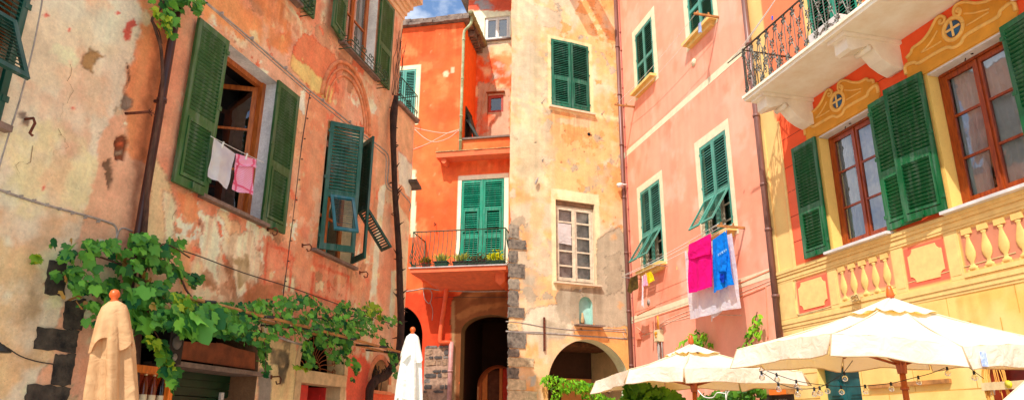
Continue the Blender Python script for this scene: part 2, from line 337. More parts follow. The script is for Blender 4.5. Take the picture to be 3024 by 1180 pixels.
    at = me.attributes.new('paint', 'FLOAT_COLOR', 'POINT'); cc = np.concatenate(CO); at.data.foreach_set('color', np.concatenate([cc, np.ones((len(cc), 1))], 1).ravel())
    o = bpy.data.objects.new(name, me); col.objects.link(o); o.parent = parent
    return o

# ---------------------------------------------------------------- shared materials
M_dark = mat('dark_room', (26, 23, 22), rough=.95, var=.2)
M_gL = mat('green_paint_old', (48, 96, 46), rough=.5, var=.2, vscale=5, stretch=(1, 1, 1), bump=.08, bscale=40, rnd=.24)
M_gL2 = mat('teal_paint_dark', (10, 78, 64), rough=.5, var=.25, vscale=5, bump=.05, rnd=.24)
M_gLs = mat('teal_paint_sky_sheen', (20, 90, 70), rough=.45, var=.25, vscale=5, bump=.05, rnd=.24)  # teal made paler, putting the sky's reflection into the paint colour
M_blu = mat('blue_paint_flap', (26, 108, 118), rough=.5, var=.2, vscale=5, rnd=.24)
M_gT = mat('green_paint_tower', (28, 112, 84), rough=.55, var=.2, vscale=4, rnd=.24)
M_gO = mat('green_paint_bright', (0, 140, 105), rough=.5, var=.15, vscale=4, rnd=.24)
M_gP = mat('green_paint_pale', (78, 160, 138), rough=.55, var=.2, vscale=4, rnd=.24)
M_gY = mat('green_paint_deep', (10, 100, 50), rough=.42, var=.2, vscale=4, rnd=.24)
M_wood = mat('varnished_wood', (172, 76, 26), rough=.3, var=.3, vscale=8, stretch=(4, 4, .6), c2=(112, 38, 12))
M_woodL = mat('orange_window_wood', (190, 105, 45), rough=.4, var=.3, vscale=8, stretch=(4, 4, .6), c2=(130, 62, 24), g=1.2)
M_woodg = mat('weathered_pole_wood', (190, 130, 70), rough=.7, var=.3, vscale=9)
M_cream = mat('cream_paint', (250, 232, 190), g=.9, rough=.8, var=.1, vscale=5, bump=.1)
M_white = mat('white_frame_paint', (240, 230, 220), g=.9, rough=.55, var=.1, vscale=8)
M_slate = mat('slate_sill', (135, 112, 98), rough=.8, var=.3, vscale=9, bump=.3)
M_marble = mat('marble_sill', (238, 232, 226), g=.85, rough=.4, var=.14, vscale=5)
M_iron = mat('wrought_iron', (58, 56, 50), rough=.55, metal=.3, var=.3, vscale=20)
M_irong = mat('green_iron', (50, 84, 60), rough=.55, metal=.1, var=.3, vscale=20)
M_rust = mat('rusty_iron', (112, 56, 34), rough=.85, var=.4, vscale=25)
M_pipeB = mat('brown_pipe', (132, 88, 76), rough=.4, var=.25, vscale=3, stretch=(3, 3, .5))
M_pipeD = mat('dark_brown_pipe', (70, 38, 34), rough=.4, var=.3, vscale=4, stretch=(3, 3, .5))
M_cable = mat('grey_cable', (172, 160, 148), rough=.7, var=.25, vscale=10)
M_cabled = mat('dark_cable', (66, 56, 50), rough=.7, var=.25, vscale=10)
M_rope = mat('clothes_rope', (245, 240, 228), rough=.8, var=.1)
M_glass = glassmat('window_glass', vis=.95, refl=.2)
M_glassd = glassmat('old_window_glass', tint=(.75, .8, .82), vis=.6, refl=.10)
M_bark = mat('vine_bark', (92, 62, 48), rough=.95, var=.45, vscale=14, stretch=(1, 1, .35), bump=.6, bscale=30)
M_stoneblk = mat('black_quoin_stone', (84, 74, 62), rough=.85, var=.5, vscale=7, bump=.7, bscale=24, c2=(24, 21, 20))
M_curt = clothmat('net_curtain', (252, 250, 246), trans=.12)
PL = plaster('old_plaster', bump=.6, var=.24)
PT = plaster('tower_plaster', bump=.4, var=.16)
PO = plaster('orange_plaster', bump=.22, var=.14)
PB = plaster('rear_plaster', bump=.3, var=.2)
PR = plaster('pink_plaster', bump=.12, var=.06)
PY = plaster('yellow_plaster', bump=.1, var=.06)

# ---------------------------------------------------------------- windows and shutters
def slats(b, x0, x1, z0, z1, pitch=.052, dep=None, tilt=46, th=.008, y=0.):
    n = max(1, int((z1-z0)/pitch)); p = (z1-z0)/n; dep = dep or (p*1.05 if tilt > 0 else p*1.12)
    for i in range(n):
        M = Matrix.Translation((0, y, z0+p*(i+.5)+random.uniform(-.002, .002))) @ Matrix.Rotation(RAD(tilt+random.uniform(-5, 5)), 4, 'X')
        b.box(x0, x1, -dep/2, dep/2, -th/2, th/2, M)
def shutter(win, m, u, z0, w, h, side, ang=0., y=-.03, mid=.42, hole=False, th=.042, pitch=.052, inner=True, label=None, lean=0., tilt=46):
    b = MB(); s = side; st = .075
    def X(a, c): return (a*s, c*s) if s > 0 else (c*s, a*s)
    g = .004
    b.box(*X(g, st), -th/2, th/2, 0, h); b.box(*X(w-st, w-g), -th/2, th/2, 0, h)
    zm = h*mid
    b.box(*X(st, w-st), -th/2, th/2, h-.085, h); b.box(*X(st, w-st), -th/2, th/2, 0, .11); b.box(*X(st, w-st), -th/2, th/2, zm-.05, zm+.05)
    slats(b, *X(st-.01, w-st+.01), zm+.055, h-.09, pitch, tilt=tilt)
    if not hole:
        i = .045 if inner else 0
        if inner:
            b.box(*X(st+.006, st+i), -th/2-.012, th/2-.004, .12, zm-.056); b.box(*X(w-st-i, w-st-.006), -th/2-.012, th/2-.004, .12, zm-.056)
            b.box(*X(st+i, w-st-i), -th/2-.012, th/2-.004, .12, .12+i); b.box(*X(st+i, w-st-i), -th/2-.012, th/2-.004, zm-.056-i, zm-.056)
        slats(b, *X(st+i-.005, w-st-i+.005), .12+i, zm-.056-i, pitch, tilt=tilt)
    # small iron bolt and hinges
    b.box(*X(w*.5-.012, w*.5+.012), -th/2-.03, -th/2, .02, .1)
    for zh in (h*.1, h*.55, h*.92): b.box(*X(-.02, .05), -th/2-.008, -th/2+.006, zh-.03, zh+.03)
    o = b.build('shutter', m, win, (u, y, z0), (0, lean, -s*ang))
    if label: o['label'] = label
    return o
def flap(win, m, u, z, w, h, side, ang, tilt, y=-.03, pitch=.05):
    b = MB(); s = side; st = .05; a, c = (.01*s, (w-.01)*s) if s > 0 else ((w-.01)*s, .01*s)
    b.box(a, a+st, -.018, .018, -h, 0); b.box(c-st, c, -.018, .018, -h, 0); b.box(a+st, c-st, -.018, .018, -.06, 0); b.box(a+st, c-st, -.018, .018, -h, -h+.06)
    slats(b, a+st-.005, c-st+.005, -h+.065, -.065, pitch, dep=.038, th=.007)
    return b.build('shutter_flap', m, win, (u, y, z), (-tilt, 0, -s*ang))
def surround(parent, u0, u1, z0, z1, w, m, proud=.012, bottom=False, label=None):
    b = MB(); b.box(u0-w, u0, -proud, .03, z0, z1+w); b.box(u1, u1+w, -proud, .03, z0, z1+w); b.box(u0, u1, -proud, .03, z1, z1+w)
    o = b.build('window', m, parent)
    return o
def sill(win, u0, u1, z, dep, th, m, y1=.05):
    b = MB(); b.box(u0, u1, -dep, y1, z-th, z); return b.build('sill', m, win)
def casement(parent, u0, u1, z0, z1, y, m, cols=2, rows=3, fr=.07, sash=.055, bar=.03, glass=None, curtain=True, name='window', kids=True):
    """fixed frame, two sashes with glazing bars; panes and curtains are children"""
    b = MB(); b.box(u0, u0+fr, y, y+.07, z0, z1); b.box(u1-fr, u1, y, y+.07, z0, z1); b.box(u0+fr, u1-fr, y, y+.07, z1-fr, z1); b.box(u0+fr, u1-fr, y, y+.07, z0, z0+fr)
    a0, a1, c0, c1 = u0+fr, u1-fr, z0+fr, z1-fr; W = (a1-a0)/cols
    b.box(u0+fr*.4, u1-fr*.4, y-.02, y, z1-fr*.75, z1-fr*.3)
    for i in range(cols):
        x0 = a0+W*i+.003; x1 = a0+W*(i+1)-.003
        b.box(x0, x0+sash, y-.015, y+.04, c0, c1); b.box(x1-sash, x1, y-.015, y+.04, c0, c1)
        b.box(x0+sash, x1-sash, y-.015, y+.04, c1-sash, c1); b.box(x0+sash, x1-sash, y-.015, y+.04, c0, c0+sash*1.3)
        for k in range(1, rows):
            zz = c0+(c1-c0)*k/rows; b.box(x0+sash, x1-sash, y-.008, y+.035, zz-bar/2, zz+bar/2)
        if i: b.box(x0-.022, x0+.022, y-.035, y-.015, c0, c1)
    o = b.build(name, m, parent)
    for i in range(cols):
        g = MB(); x0 = a0+W*i+sash; x1 = a0+W*(i+1)-sash; g.quad((x0, y+.012, c0+sash), (x1, y+.012, c0+sash), (x1, y+.012, c1-sash), (x0, y+.012, c1-sash)); g.build('pane', glass or M_glass, o)
    if curtain:
        for i in range(cols):
            x0 = a0+W*i; n = 36; P = []
            for r in range(9):
                t = r/8; row = []
                for k in range(n+1):
                    q = k/n; gather = .9+.1*math.sin(3*t+i); xx = x0+W*((.04+.92*q*gather) if i else (.04+(.60+.08*math.sin(2.6*t+u0))*q))
                    row.append((xx, y+.09+.03*math.sin(q*33+i*2+t*.8)+.012*math.sin(q*71), c0+(c1-c0)*(t*1.02)))
                P.append(row)
            cb = MB(); cb.grid(P); cb.build('curtain', M_curt, o)
    return o

# ================================================================= OLD PLASTER HOUSE ON THE LEFT
gL = 1.6
HL = house('plaster_house', FL, 'old salmon and beige house with peeling plaster, green shutters and a grapevine, left side')
pL = Paint(FL, gL, (220, 156, 124), [((214, 136, 102), .7, .45, .62), ((234, 188, 150), 1.1, .52, .70), ((206, 144, 108), 2.4, .55, .72)], seed=2)
beige = [(-400, -80), (405, -80), (405, 0), (425, 55), (402, 140), (378, 190), (366, 270), (357, 318), (322, 352), (290, 430), (300, 480), (268, 560), (252, 640), (228, 720), (180, 900), (150, 1000), (90, 1250), (-400, 1250)]
pL.px(beige, (204, 186, 158), .08, .02, .004)
for pts, c, r in [([(-10, 60), (120, 20), (300, 40), (330, 150), (200, 260), (60, 240)], (198, 180, 148), .2), ([(130, 180), (210, 150), (330, 230), (310, 330), (180, 300)], (214, 170, 136), .16),
    ([(60, 270), (260, 260), (300, 380), (260, 430), (110, 380)], (212, 166, 134), .2), ([(30, 380), (180, 400), (290, 450), (295, 560), (220, 640), (60, 620), (20, 480)], (214, 186, 142), .12),
    ([(10, 640), (220, 640), (200, 760), (60, 800), (0, 760)], (196, 160, 122), .2), ([(-40, 700), (160, 800), (140, 1000), (60, 1180), (-60, 1180)], (204, 166, 122), .25),
    ([(40, 860), (120, 840), (110, 960), (40, 960)], (168, 140, 106), .2), ([(120, 760), (190, 740), (180, 900), (120, 900)], (222, 196, 152), .15),
    ([(150, 440), (210, 430), (200, 560), (120, 560)], (190, 160, 122), .12), ([(240, -20), (300, -30), (330, 20), (270, 30)], (226, 150, 110), .06)]:
    pL.px(pts, c, r, .09, 0, .22)
pL.px([(232, 185), (268, 145), (310, 168), (288, 188), (272, 218), (256, 198)], (158, 122, 78), .04, .012, .008)
pL.px([(370, 68), (395, 48), (404, 75), (388, 90), (385, 120), (373, 119), (366, 92)], (184, 82, 66), .03, .01)
for x, y, r in [(136, 45, 8), (205, 88, 7), (350, 40, 6), (130, 560, 8), (215, 320, 6)]: pL.px([(x-r, y), (x, y-r), (x+r, y), (x, y+r)], (188, 84, 70), .02, .01)
pL.px([(406, 0), (425, 55), (402, 140), (375, 200), (366, 300), (378, 470), (440, 490), (470, 330), (520, 60), (505, -80), (406, -80)], (208, 128, 82), .06, .05)
pL.px([(290, 430), (325, 350), (366, 330), (378, 470), (440, 480), (405, 640), (380, 720), (250, 700), (255, 640), (270, 560), (300, 480)], (206, 154, 120), .05, .02)
pL.px([(500, 10), (450, 300), (415, 520), (375, 840), (355, 840), (395, 520), (425, 300), (470, 10)], (140, 74, 44), .05, .09, 0, 0, .7)     # soft darker band beside the pipe
pL.px([(374, 180), (378, 190), (384, 240), (370, 262), (366, 300), (371, 262), (380, 238)], (90, 60, 45), .02, .008, .01)
pL.px([(358, 310), (370, 276), (388, 292), (386, 318), (370, 332)], (132, 110, 92), .03, .015, .012)  # grey patch painted as the shadow of a plaster lump
pL.px([(345, 405), (371, 400), (378, 420), (366, 470), (338, 474), (337, 455)], (118, 66, 42), .02, .008, .03)
pL.px([(348, 420), (370, 416), (368, 432), (346, 436)], (176, 84, 50), .01, .006, .02); pL.px([(342, 446), (366, 442), (364, 458), (340, 460)], (150, 122, 96), .01, .006, .02)
pL.px([(300, 480), (330, 476), (336, 540), (322, 572), (305, 525)], (112, 84, 62), .05, .02, .015)
pL.px([(55, 335), (80, 332), (90, 360), (75, 380), (60, 365)], (120, 104, 88), .03, .015)
# right of the pipe: bare render and cream patches under the big window
pL.px([(452, 425), (468, 470), (500, 528), (514, 580), (500, 640), (520, 690), (480, 740), (432, 720), (430, 640), (440, 560)], (224, 180, 134), .05, .015, .007)
pL.px([(480, 560), (512, 572), (524, 640), (516, 720), (490, 740)], (228, 196, 158), .04, .012, .008)
pL.px([(520, 560), (580, 590), (590, 640), (560, 660), (530, 620)], (216, 132, 88), .05, .02)
pL.px([(586, 622), (640, 640), (652, 700), (646, 770), (640, 842), (604, 834), (588, 730)], (228, 202, 168), .05, .012, .009)
pL.px([(652, 660), (700, 676), (752, 690), (768, 756), (780, 806), (740, 850), (704, 884), (690, 800), (660, 740)], (214, 192, 158), .06, .012, .009)
pL.px([(640, 620), (700, 650), (720, 690), (670, 690)], (222, 178, 136), .06, .03, .004)
for pts, c in [([(600, 790), (628, 800), (642, 856), (600, 856)], (150, 104, 66)), ([(650, 748), (690, 752), (694, 880), (652, 866)], (146, 98, 62)), ([(730, 830), (836, 836), (840, 905), (720, 905)], (168, 104, 66)),
               ([(590, 640), (604, 652), (606, 700), (594, 690)], (120, 66, 44)), ([(606, 870), (720, 880), (720, 920), (590, 910)], (158, 128, 92)), ([(690, 760), (730, 750), (740, 820), (706, 850)], (150, 128, 88)),
               ([(766, 780), (800, 790), (790, 900), (740, 930)], (172, 112, 74)), ([(520, 700), (560, 700), (575, 840), (540, 880)], (196, 140, 92))]:
    pL.px(pts, c, .06, .03, .003, .35)
pL.px([(838, 815), (872, 815), (870, 865), (838, 862)], (226, 186, 146), .04, .012, .006); pL.px([(930, 830), (958, 826), (955, 864), (932, 856)], (224, 190, 148), .04, .012, .006)
# faded painted frames
for pts in [[(788, 712), (862, 742), (858, 752), (784, 722)], [(788, 712), (794, 714), (782, 840), (776, 838)], [(862, 742), (868, 744), (856, 860), (850, 858)],
            [(925, 770), (1032, 812), (1030, 822), (923, 780)], [(925, 770), (931, 772), (922, 880), (915, 878)], [(1026, 812), (1033, 815), (1022, 900), (1016, 898)], [(915, 868), (1020, 890), (1019, 898), (914, 876)],
            [(940, 640), (968, 640), (955, 760), (928, 750)]]:
    pL.px(pts, (206, 92, 62), .02, .015, 0, .3)
pL.px([(905, 250), (968, 305), (935, 800), (870, 790)], (228, 130, 92), .04, .03, 0, 0, .75)
pL.px([(1085, 320), (1120, 350), (1090, 770), (1062, 760)], (230, 134, 96), .04, .03, 0, 0, .8)
# yellowish and red peel over the second window
pL.px([(862, 160), (880, 115), (915, 102), (992, 165), (998, 195), (985, 290), (972, 304), (920, 265), (862, 200)], (228, 116, 78), .05, .012, .004)
pL.px([(862, 165), (900, 182), (985, 265), (976, 303), (920, 264), (862, 198)], (228, 172, 106), .05, .012, .006)
pL.px([(822, 110), (840, 100), (846, 140), (830, 138)], (230, 178, 110), .03, .01, .005)
pL.px([(575, -60), (830, -60), (860, 60), (860, 160), (700, 110), (600, 40)], (214, 136, 84), .1, .06, 0, .25)
# bleached runs near the corner
pL.px([(1120, 545), (1140, 545), (1124, 700), (1112, 850), (1100, 1000), (1078, 1100), (1084, 950), (1100, 800), (1112, 680)], (238, 204, 172), .03, .03)
pL.px([(1156, 800), (1170, 800), (1162, 970), (1150, 960)], (236, 198, 162), .03, .02); pL.px([(1128, 250), (1165, 290), (1150, 540), (1110, 560)], (220, 150, 112), .06, .05)
pL.px([(1040, 1045), (1078, 1052), (1105, 1090), (1104, 1250), (1020, 1250), (1026, 1090)], (232, 86, 62), .05, .05); pL.px([(1090, 1144), (1180, 1166), (1175, 1250), (1085, 1250)], (230, 92, 60), .01, .012)
pL.px([(768, 1000), (876, 1006), (872, 1250), (760, 1250)], (206, 174, 126), .05, .03)
for pts in [[(800, 1030), (852, 1040), (850, 1080), (800, 1072)], [(818, 1082), (850, 1080), (842, 1135), (822, 1130)], [(835, 1000), (862, 1005), (856, 1035), (838, 1030)]]: pL.px(pts, (88, 78, 62), .04, .03, .004, .3)
pL.px([(765, 1088), (800, 1095), (798, 1250), (755, 1250)], (128, 118, 106), .02, .02)
# terrace wall beyond the corner
pL.px([(1160, 300), (1240, 400), (1232, 490), (1176, 440)], (236, 156, 116), .03, .03)
pL.px([(1176, 440), (1228, 500), (1222, 600), (1176, 560)], (222, 196, 172), .04, .02, .004); pL.px([(1180, 540), (1222, 600), (1216, 660), (1178, 610)], (226, 140, 100), .05, .03)
pL.px([(1176, 600), (1200, 640), (1190, 900), (1176, 880)], (234, 182, 146), .03, .03, 0, .3)
pL.spots(40, (-6.9, -1.3, 2.6, 8.6), (232, 184, 138), (.03, .13), alpha=.8, seed=5); pL.spots(36, (-13, -7.9, 1.5, 6.5), (222, 196, 156), (.04, .16), alpha=.6, seed=8)
pL.spots(30, (-13, -1.5, 2.0, 8.5), (168, 116, 84), (.012, .03), disp=.0, seed=9); pL.spots(22, (-6.8, -1.5, 2.6, 6.), (196, 92, 60), (.04, .15), alpha=.5, soft=.05, seed=10)
pL.streak = .18
pL.peels = [((232, 204, 172), 1.5, .625, (-7.7, -1.2, 2.6, 8.4), .006), ((206, 150, 112), 2.2, .64, (-7.7, -1.2, 2.6, 10.5), .003), ((226, 206, 172), 1.9, .63, (-14, -7.9, 1.2, 8), .004), ((188, 158, 124), 2.6, .655, (-14, -7.9, 1.2, 8), .004), ((212, 146, 112), 1.3, .64, (-14, -7.9, 2.5, 8), .0), ((176, 146, 114), 1.7, .67, (-14, -7.7, 1.0, 7.5), .003), ((180, 132, 98), 1.8, .665, (-7.7, -1.2, 2.4, 9), .004), ((196, 176, 150), 2.1, .655, (-14, -7.9, .8, 6.5), .0), ((206, 112, 80), 2.9, .69, (-7.7, -1.2, 2.4, 9), .0)]
pL.drips = [(-6.9, -5.5, 4.42, 1.5, .3), (-4.1, -2.6, 4.4, 1.3, .3), (-3.9, -2.2, 8.3, 1.2, .35), (-6.8, -5.2, 8.15, 1., .35), (-8.1, -7.85, 9, 6, .25), (-14, -1.2, 10.5, 1.2, .3), (-5.4, -5.0, 4.4, .8, .2), (-7.5, -6.9, 4.4, .8, .2)]
for c0, n_ in [((205, 190), 8), ((95, 430), 6), ((170, 380), 7), ((372, 185), 9), ((366, 300), 7), ((520, 620), 7), ((1010, 230), 8)]:      # hairline cracks in the render
    crk = MB(); rg = random.Random(c0[0]); u, z = FL.uz(*c0); w_ = rg.uniform(.002, .004); P = [(u, z)]
    for k in range(n_*2): u += rg.uniform(-.05, .06); z -= rg.uniform(-.01, .085); P.append((u, z))
    for k in range(len(P)-1):
        (u0_, z0_), (u1_, z1_) = P[k], P[k+1]; ww = w_*(1-k/len(P)); crk.quad((u0_-ww, -.009, z0_), (u0_+ww, -.009, z0_), (u1_+ww*.9, -.009, z1_), (u1_-ww*.9, -.009, z1_))
    crk.build('plaster_crack', mat('crack_dark', (136, 100, 74), rough=1.), HL)
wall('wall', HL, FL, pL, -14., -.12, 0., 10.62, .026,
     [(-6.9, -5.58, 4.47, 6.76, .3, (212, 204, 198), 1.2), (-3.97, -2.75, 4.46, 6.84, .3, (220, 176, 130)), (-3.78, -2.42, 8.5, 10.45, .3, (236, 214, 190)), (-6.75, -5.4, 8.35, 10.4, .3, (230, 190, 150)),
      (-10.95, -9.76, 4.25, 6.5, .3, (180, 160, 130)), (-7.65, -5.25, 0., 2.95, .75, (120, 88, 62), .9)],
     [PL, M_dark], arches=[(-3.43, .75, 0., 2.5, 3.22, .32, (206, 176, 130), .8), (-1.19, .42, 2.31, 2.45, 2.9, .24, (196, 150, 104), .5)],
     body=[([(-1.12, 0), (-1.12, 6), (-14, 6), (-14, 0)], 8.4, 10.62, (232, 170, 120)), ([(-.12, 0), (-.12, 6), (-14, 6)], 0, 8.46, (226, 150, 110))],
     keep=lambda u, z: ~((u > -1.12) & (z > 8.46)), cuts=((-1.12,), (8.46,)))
# eaves cornice
b = MB(); 
for k, (o_, z0_, z1_) in enumerate([(.03, 10.62, 10.74), (.07, 10.742, 10.86), (.11, 10.862, 10.94), (.17, 10.942, 11.08), (.23, 11.082, 11.16), (.33, 11.162, 11.3)]): b.box(-14, -1.12+o_, -o_, 5.9, z0_, z1_)
b.build('cornice', mat('cornice_stucco', (240, 196, 150), g=1.0, rough=.9, var=.16, bump=.2), HL)
b = MB(); P = []
for i in range(61):
    x = -14.2+13.3*i/60; P.append([(x, -.42+.02*math.sin(x*23), 11.3), (x, 3., 12.4), (x, 6.1, 11.3)])
b.grid(P, smooth=False); b.build('roof', mat('slate_roof', (120, 112, 104), rough=.9, var=.35, vscale=4, bump=.4), HL)

# window 1, wide open
b = MB(); y = .24
b.box(-6.9, -6.83, y, y+.07, 4.49, 6.76); b.box(-5.66, -5.58, y-.03, y+.09, 4.49, 6.76); b.box(-6.83, -5.66, y, y+.08, 6.68, 6.76); b.box(-6.83, -5.66, y, y+.07, 4.49, 4.55)
w1 = b.build('window', M_woodL, HL)
def sash(win, u, z0, z1, w, side, ang, y, m, rows=3):
    b = MB(); s = side
    def X(a, c): return (a*s, c*s) if s > 0 else (c*s, a*s)
    b.box(*X(0, .07), -.02, .025, 0, z1-z0); b.box(*X(w-.07, w), -.02, .025, 0, z1-z0); b.box(*X(.07, w-.07), -.02, .025, z1-z0-.07, z1-z0); b.box(*X(.07, w-.07), -.02, .025, 0, .12)
    for k in range(1, rows): zz = .09+(z1-z0-.16)*k/rows; b.box(*X(.07, w-.07), -.012, .018, zz-.018, zz+.018)
    o = b.build('sash', m, win, (u, y, z0), (0, 0, s*ang)); g = MB(); g.quad((.07*s, 0, .12), ((w-.07)*s, 0, .12), ((w-.07)*s, 0, z1-z0-.07), (.07*s, 0, z1-z0-.07))
    g.build('pane', M_glassd, win, (u, y, z0), (0, 0, s*ang)); return o
sash(w1, -5.67, 4.56, 6.67, .58, -1, RAD(62), y+.05, M_woodL); sash(w1, -6.82, 4.56, 6.67, .58, 1, RAD(100), y+.05, M_woodL)
shutter(w1, M_gL, -6.93, 4.44, .64, 2.28, -1, 0., y=-.075, label='wide open green shutter left of the window', tilt=-42); shutter(w1, M_gL, -5.70, 4.43, .62, 2.32, 1, 0., y=-.075, label='open green shutter right of the window', tilt=-42)
sill(w1, -7.0, -5.5, 4.475, .10, .05, M_slate, .3)
b = MB(); b.box(-6.9, -5.5, .75, .8, 4.3, 6.9); b.build('curtain', mat('dim_room_wall', (70, 62, 58), rough=.9), w1)

# window 2, half open teal shutters with pushed-out flaps
b = MB(); b.box(-3.97, -3.89, .22, .29, 4.5, 6.84); b.box(-2.83, -2.75, .22, .29, 4.5, 6.84); b.box(-3.89, -2.83, .22, .29, 6.76, 6.84); b.box(-3.4, -3.32, .2, .27, 4.5, 6.76); b.box(-3.89, -3.4, .225, .28, 5.2, 5.24); b.box(-3.32, -2.83, .225, .28, 5.2, 5.24)
w2 = b.build('window', M_woodL, HL)
g = MB(); g.quad((-3.89, .25, 4.5), (-2.83, .25, 4.5), (-2.83, .25, 6.76), (-3.89, .25, 6.76)); g.build('pane', M_glassd, w2)
A2 = RAD(47)
shutter(w2, M_gLs, -3.96, 4.48, .62, 2.34, 1, A2, y=-.03, hole=True, pitch=.06, tilt=64, label='teal shutter leaf standing half open'); shutter(w2, M_gL2, -2.76, 4.48, .60, 2.34, -1, RAD(50), y=-.03, hole=True, pitch=.06)
flap(w2, M_blu, -3.96+.09*math.cos(A2), 4.48+.97, .44, .86, 1, A2, RAD(32), y=-.05-.09*math.sin(A2)); flap(w2, M_gL2, -2.76-.09*math.cos(A2), 4.48+.97, .43, .86, -1, RAD(50), RAD(38), y=-.05-.09*math.sin(A2))
sill(w2, -4.15, -2.58, 4.45, .09, .05, M_slate, .25)
b = MB(); u_, z_ = FL.uz(1040, 470)
for rr, th_ in ((.98, .05), (.86, .03), (.74, .025)):      # relief arch over window 2
    P = [(-3.35+rr*1.0*math.cos(a)*.98, -.012, 7.12+rr*1.12*math.sin(a)) for a in np.linspace(.06, PI-.06, 40)]; b.tube(P, th_*.8, 6)
b.build('arch_moulding', mat('moulding_plaster', (212, 134, 90), g=1.2, rough=.95, var=.25, vscale=6, bump=.3), HL)

# window 3 with flower rail, window 4, window 5
def flower_rail(win, u0, u1, z, dep, h, m):
    b = MB()
    for zz in (0, h): b.tube([(u0, 0, z+zz), (u0, -dep, z+zz), (u1, -dep, z+zz), (u1, 0, z+zz)], .011, 5)
    b.tube([(u0, 0, z+h*.5), (u0, -dep, z+h*.5), (u1, -dep, z+h*.5), (u1, 0, z+h*.5)], .006, 5)
    n = max(3, int((u1-u0)/.28)); s = (u1-u0)/n
    def scroll(c, r, sg, ax):
        P = []
        for t in np.linspace(0, 3.6*PI/2, 16):
            q = r*(1-t/(4.6*PI/2)); P.append((c[0]+(sg*q*math.cos(t) if ax == 'u' else 0), c[1]+(sg*q*math.cos(t) if ax == 'y' else 0), c[2]+q*math.sin(t)))
        b.tube(P, .008, 5)
    for i in range(n):
        c = u0+s*(i+.5); scroll((c-.06, -dep, z+h+.07), .065, 1, 'u'); scroll((c+.06, -dep, z+h+.07), .065, -1, 'u')
    for uu in (u0, u1): scroll((uu, -dep*.5, z+h+.06), .065, 1, 'y')
    for i in range(2*n+1): b.tube([(u0+(u1-u0)*i/(2*n), -dep, z), (u0+(u1-u0)*i/(2*n), -dep, z+h)], .006, 4)
    return b.build('flower_rail', m, win)
w3 = casement(HL, -3.78, -2.42, 8.52, 10.45, .2, M_woodL, rows=2)
shutter(w3, M_gL, -3.80, 8.47, .62, 1.98, -1, RAD(8), y=-.06, tilt=-42); shutter(w3, M_gL, -2.40, 8.5, .66, 1.98, 1, 0., y=-.06, tilt=-42)
sill(w3, -3.9, -2.3, 8.5, .12, .06, M_slate, .2); flower_rail(w3, -3.85, -2.2, 8.33, .26, .16, M_irong)
w4 = casement(HL, -6.75, -5.4, 8.37, 10.4, .2, M_woodL, rows=2)
shutter(w4, M_gL, -6.77, 8.33, .62, 2.0, -1, 0., y=-.06, tilt=-42); shutter(w4, M_gL, -5.38, 8.33, .5, 2.0, 1, 0., y=-.06, tilt=-42); sill(w4, -6.85, -5.3, 8.35, .12, .06, M_slate, .2); flower_rail(w4, -6.8, -5.2, 8.2, .26, .16, M_irong)
b = MB(); b.box(-10.95, -10.88, .2, .27, 4.27, 6.5); b.box(-9.83, -9.76, .2, .27, 4.27, 6.5); b.box(-10.4, -10.33, .2, .27, 4.27, 6.5)
w5 = b.build('window', M_woodL, HL)
shutter(w5, M_gL2, -10.93, 4.28, .57, 2.2, 1, RAD(3), y=-.02, hole=True); shutter(w5, M_gL2, -9.77, 4.28, .57, 2.2, -1, RAD(3), y=-.02, hole=True)
flap(w5, M_gL2, -9.86, 5.27, .44, .74, -1, 0., RAD(27), y=-.045); flap(w5, M_gL2, -10.84, 5.27, .44, .74, 1, 0., RAD(27), y=-.045)
sill(w5, -11.0, -9.68, 4.26, .09, .06, M_slate, .2)

# pipes, conduits, hooks on the old house
b = MB(); b.tube([(-7.98, -.1, 11.1), (-7.98, -.1, 6.), (-7.97, -.1, 3.0), (-7.96, -.1, .1)], .05, 12)
for z in (9., 7.2, 5.3, 3.6, 2.2): b.tube([(-7.975, -.1, z), (-7.975, -.1, z+.05)], .06, 12); b.box(-7.99, -7.96, -.06, .03, z+.01, z+.04)
b.build('drainpipe', M_pipeD, HL)
b = MB()
b.tube(smoothpath(poly_tube(FL, [(560, -40), (606, 6), (700, 82), (800, 168), (912, 266), (990, 328), (1072, 396), (1130, 440), (1147, 462), (1147, 500), (1144, 535), (1154, 553), (1176, 560), (1195, 580), (1212, 602), (1209, 622)], .03)), .017, 6)
b.tube(smoothpath(poly_tube(FL, [(560, -30), (700, 90), (912, 276), (1072, 405), (1125, 448), (1140, 470), (1138, 540), (1152, 562), (1178, 572)], .025)), .012, 6)
for px_ in [(650, 41), (740, 114), (840, 201), (950, 296), (1030, 360)]: u, z = FL.uz(*px_); b.box(u-.012, u+.012, -.05, .0, z-.022, z+.022)
b.build('conduit', M_cable, HL)
b = MB(); b.tube(smoothpath(poly_tube(FL, [(916, 270), (904, 340), (888, 450), (868, 617), (850, 760), (835, 880)], .015)), .010, 5)
for t in range(10): u, z = FL.uz(914-t*8, 290+t*60); b.box(u-.011, u+.011, -.026, 0, z-.006, z+.006)
b.build('conduit', M_cabled, HL)
b = MB(); b.tube(smoothpath(poly_tube(FL, [(-60, 536), (0, 561), (90, 592), (180, 617), (260, 638), (320, 656), (340, 668), (345, 690), (340, 722), (338, 800)], .025)), .013, 6)
b.tube(smoothpath(poly_tube(FL, [(345, 700), (352, 680), (365, 673), (392, 683)], .025)), .010, 6)
for t in range(8): u, z = FL.uz(20+t*38, 568+t*12.2); b.box(u-.006, u+.006, -.04, 0, z-.015, z+.015)
b.build('conduit', M_cable, HL)
b = MB(); b.tube(smoothpath(poly_tube(FL, [(130, -40), (125, 0), (100, 130), (60, 290), (25, 400), (-5, 500)], .015)), .009, 5); b.build('conduit', M_cable, HL)
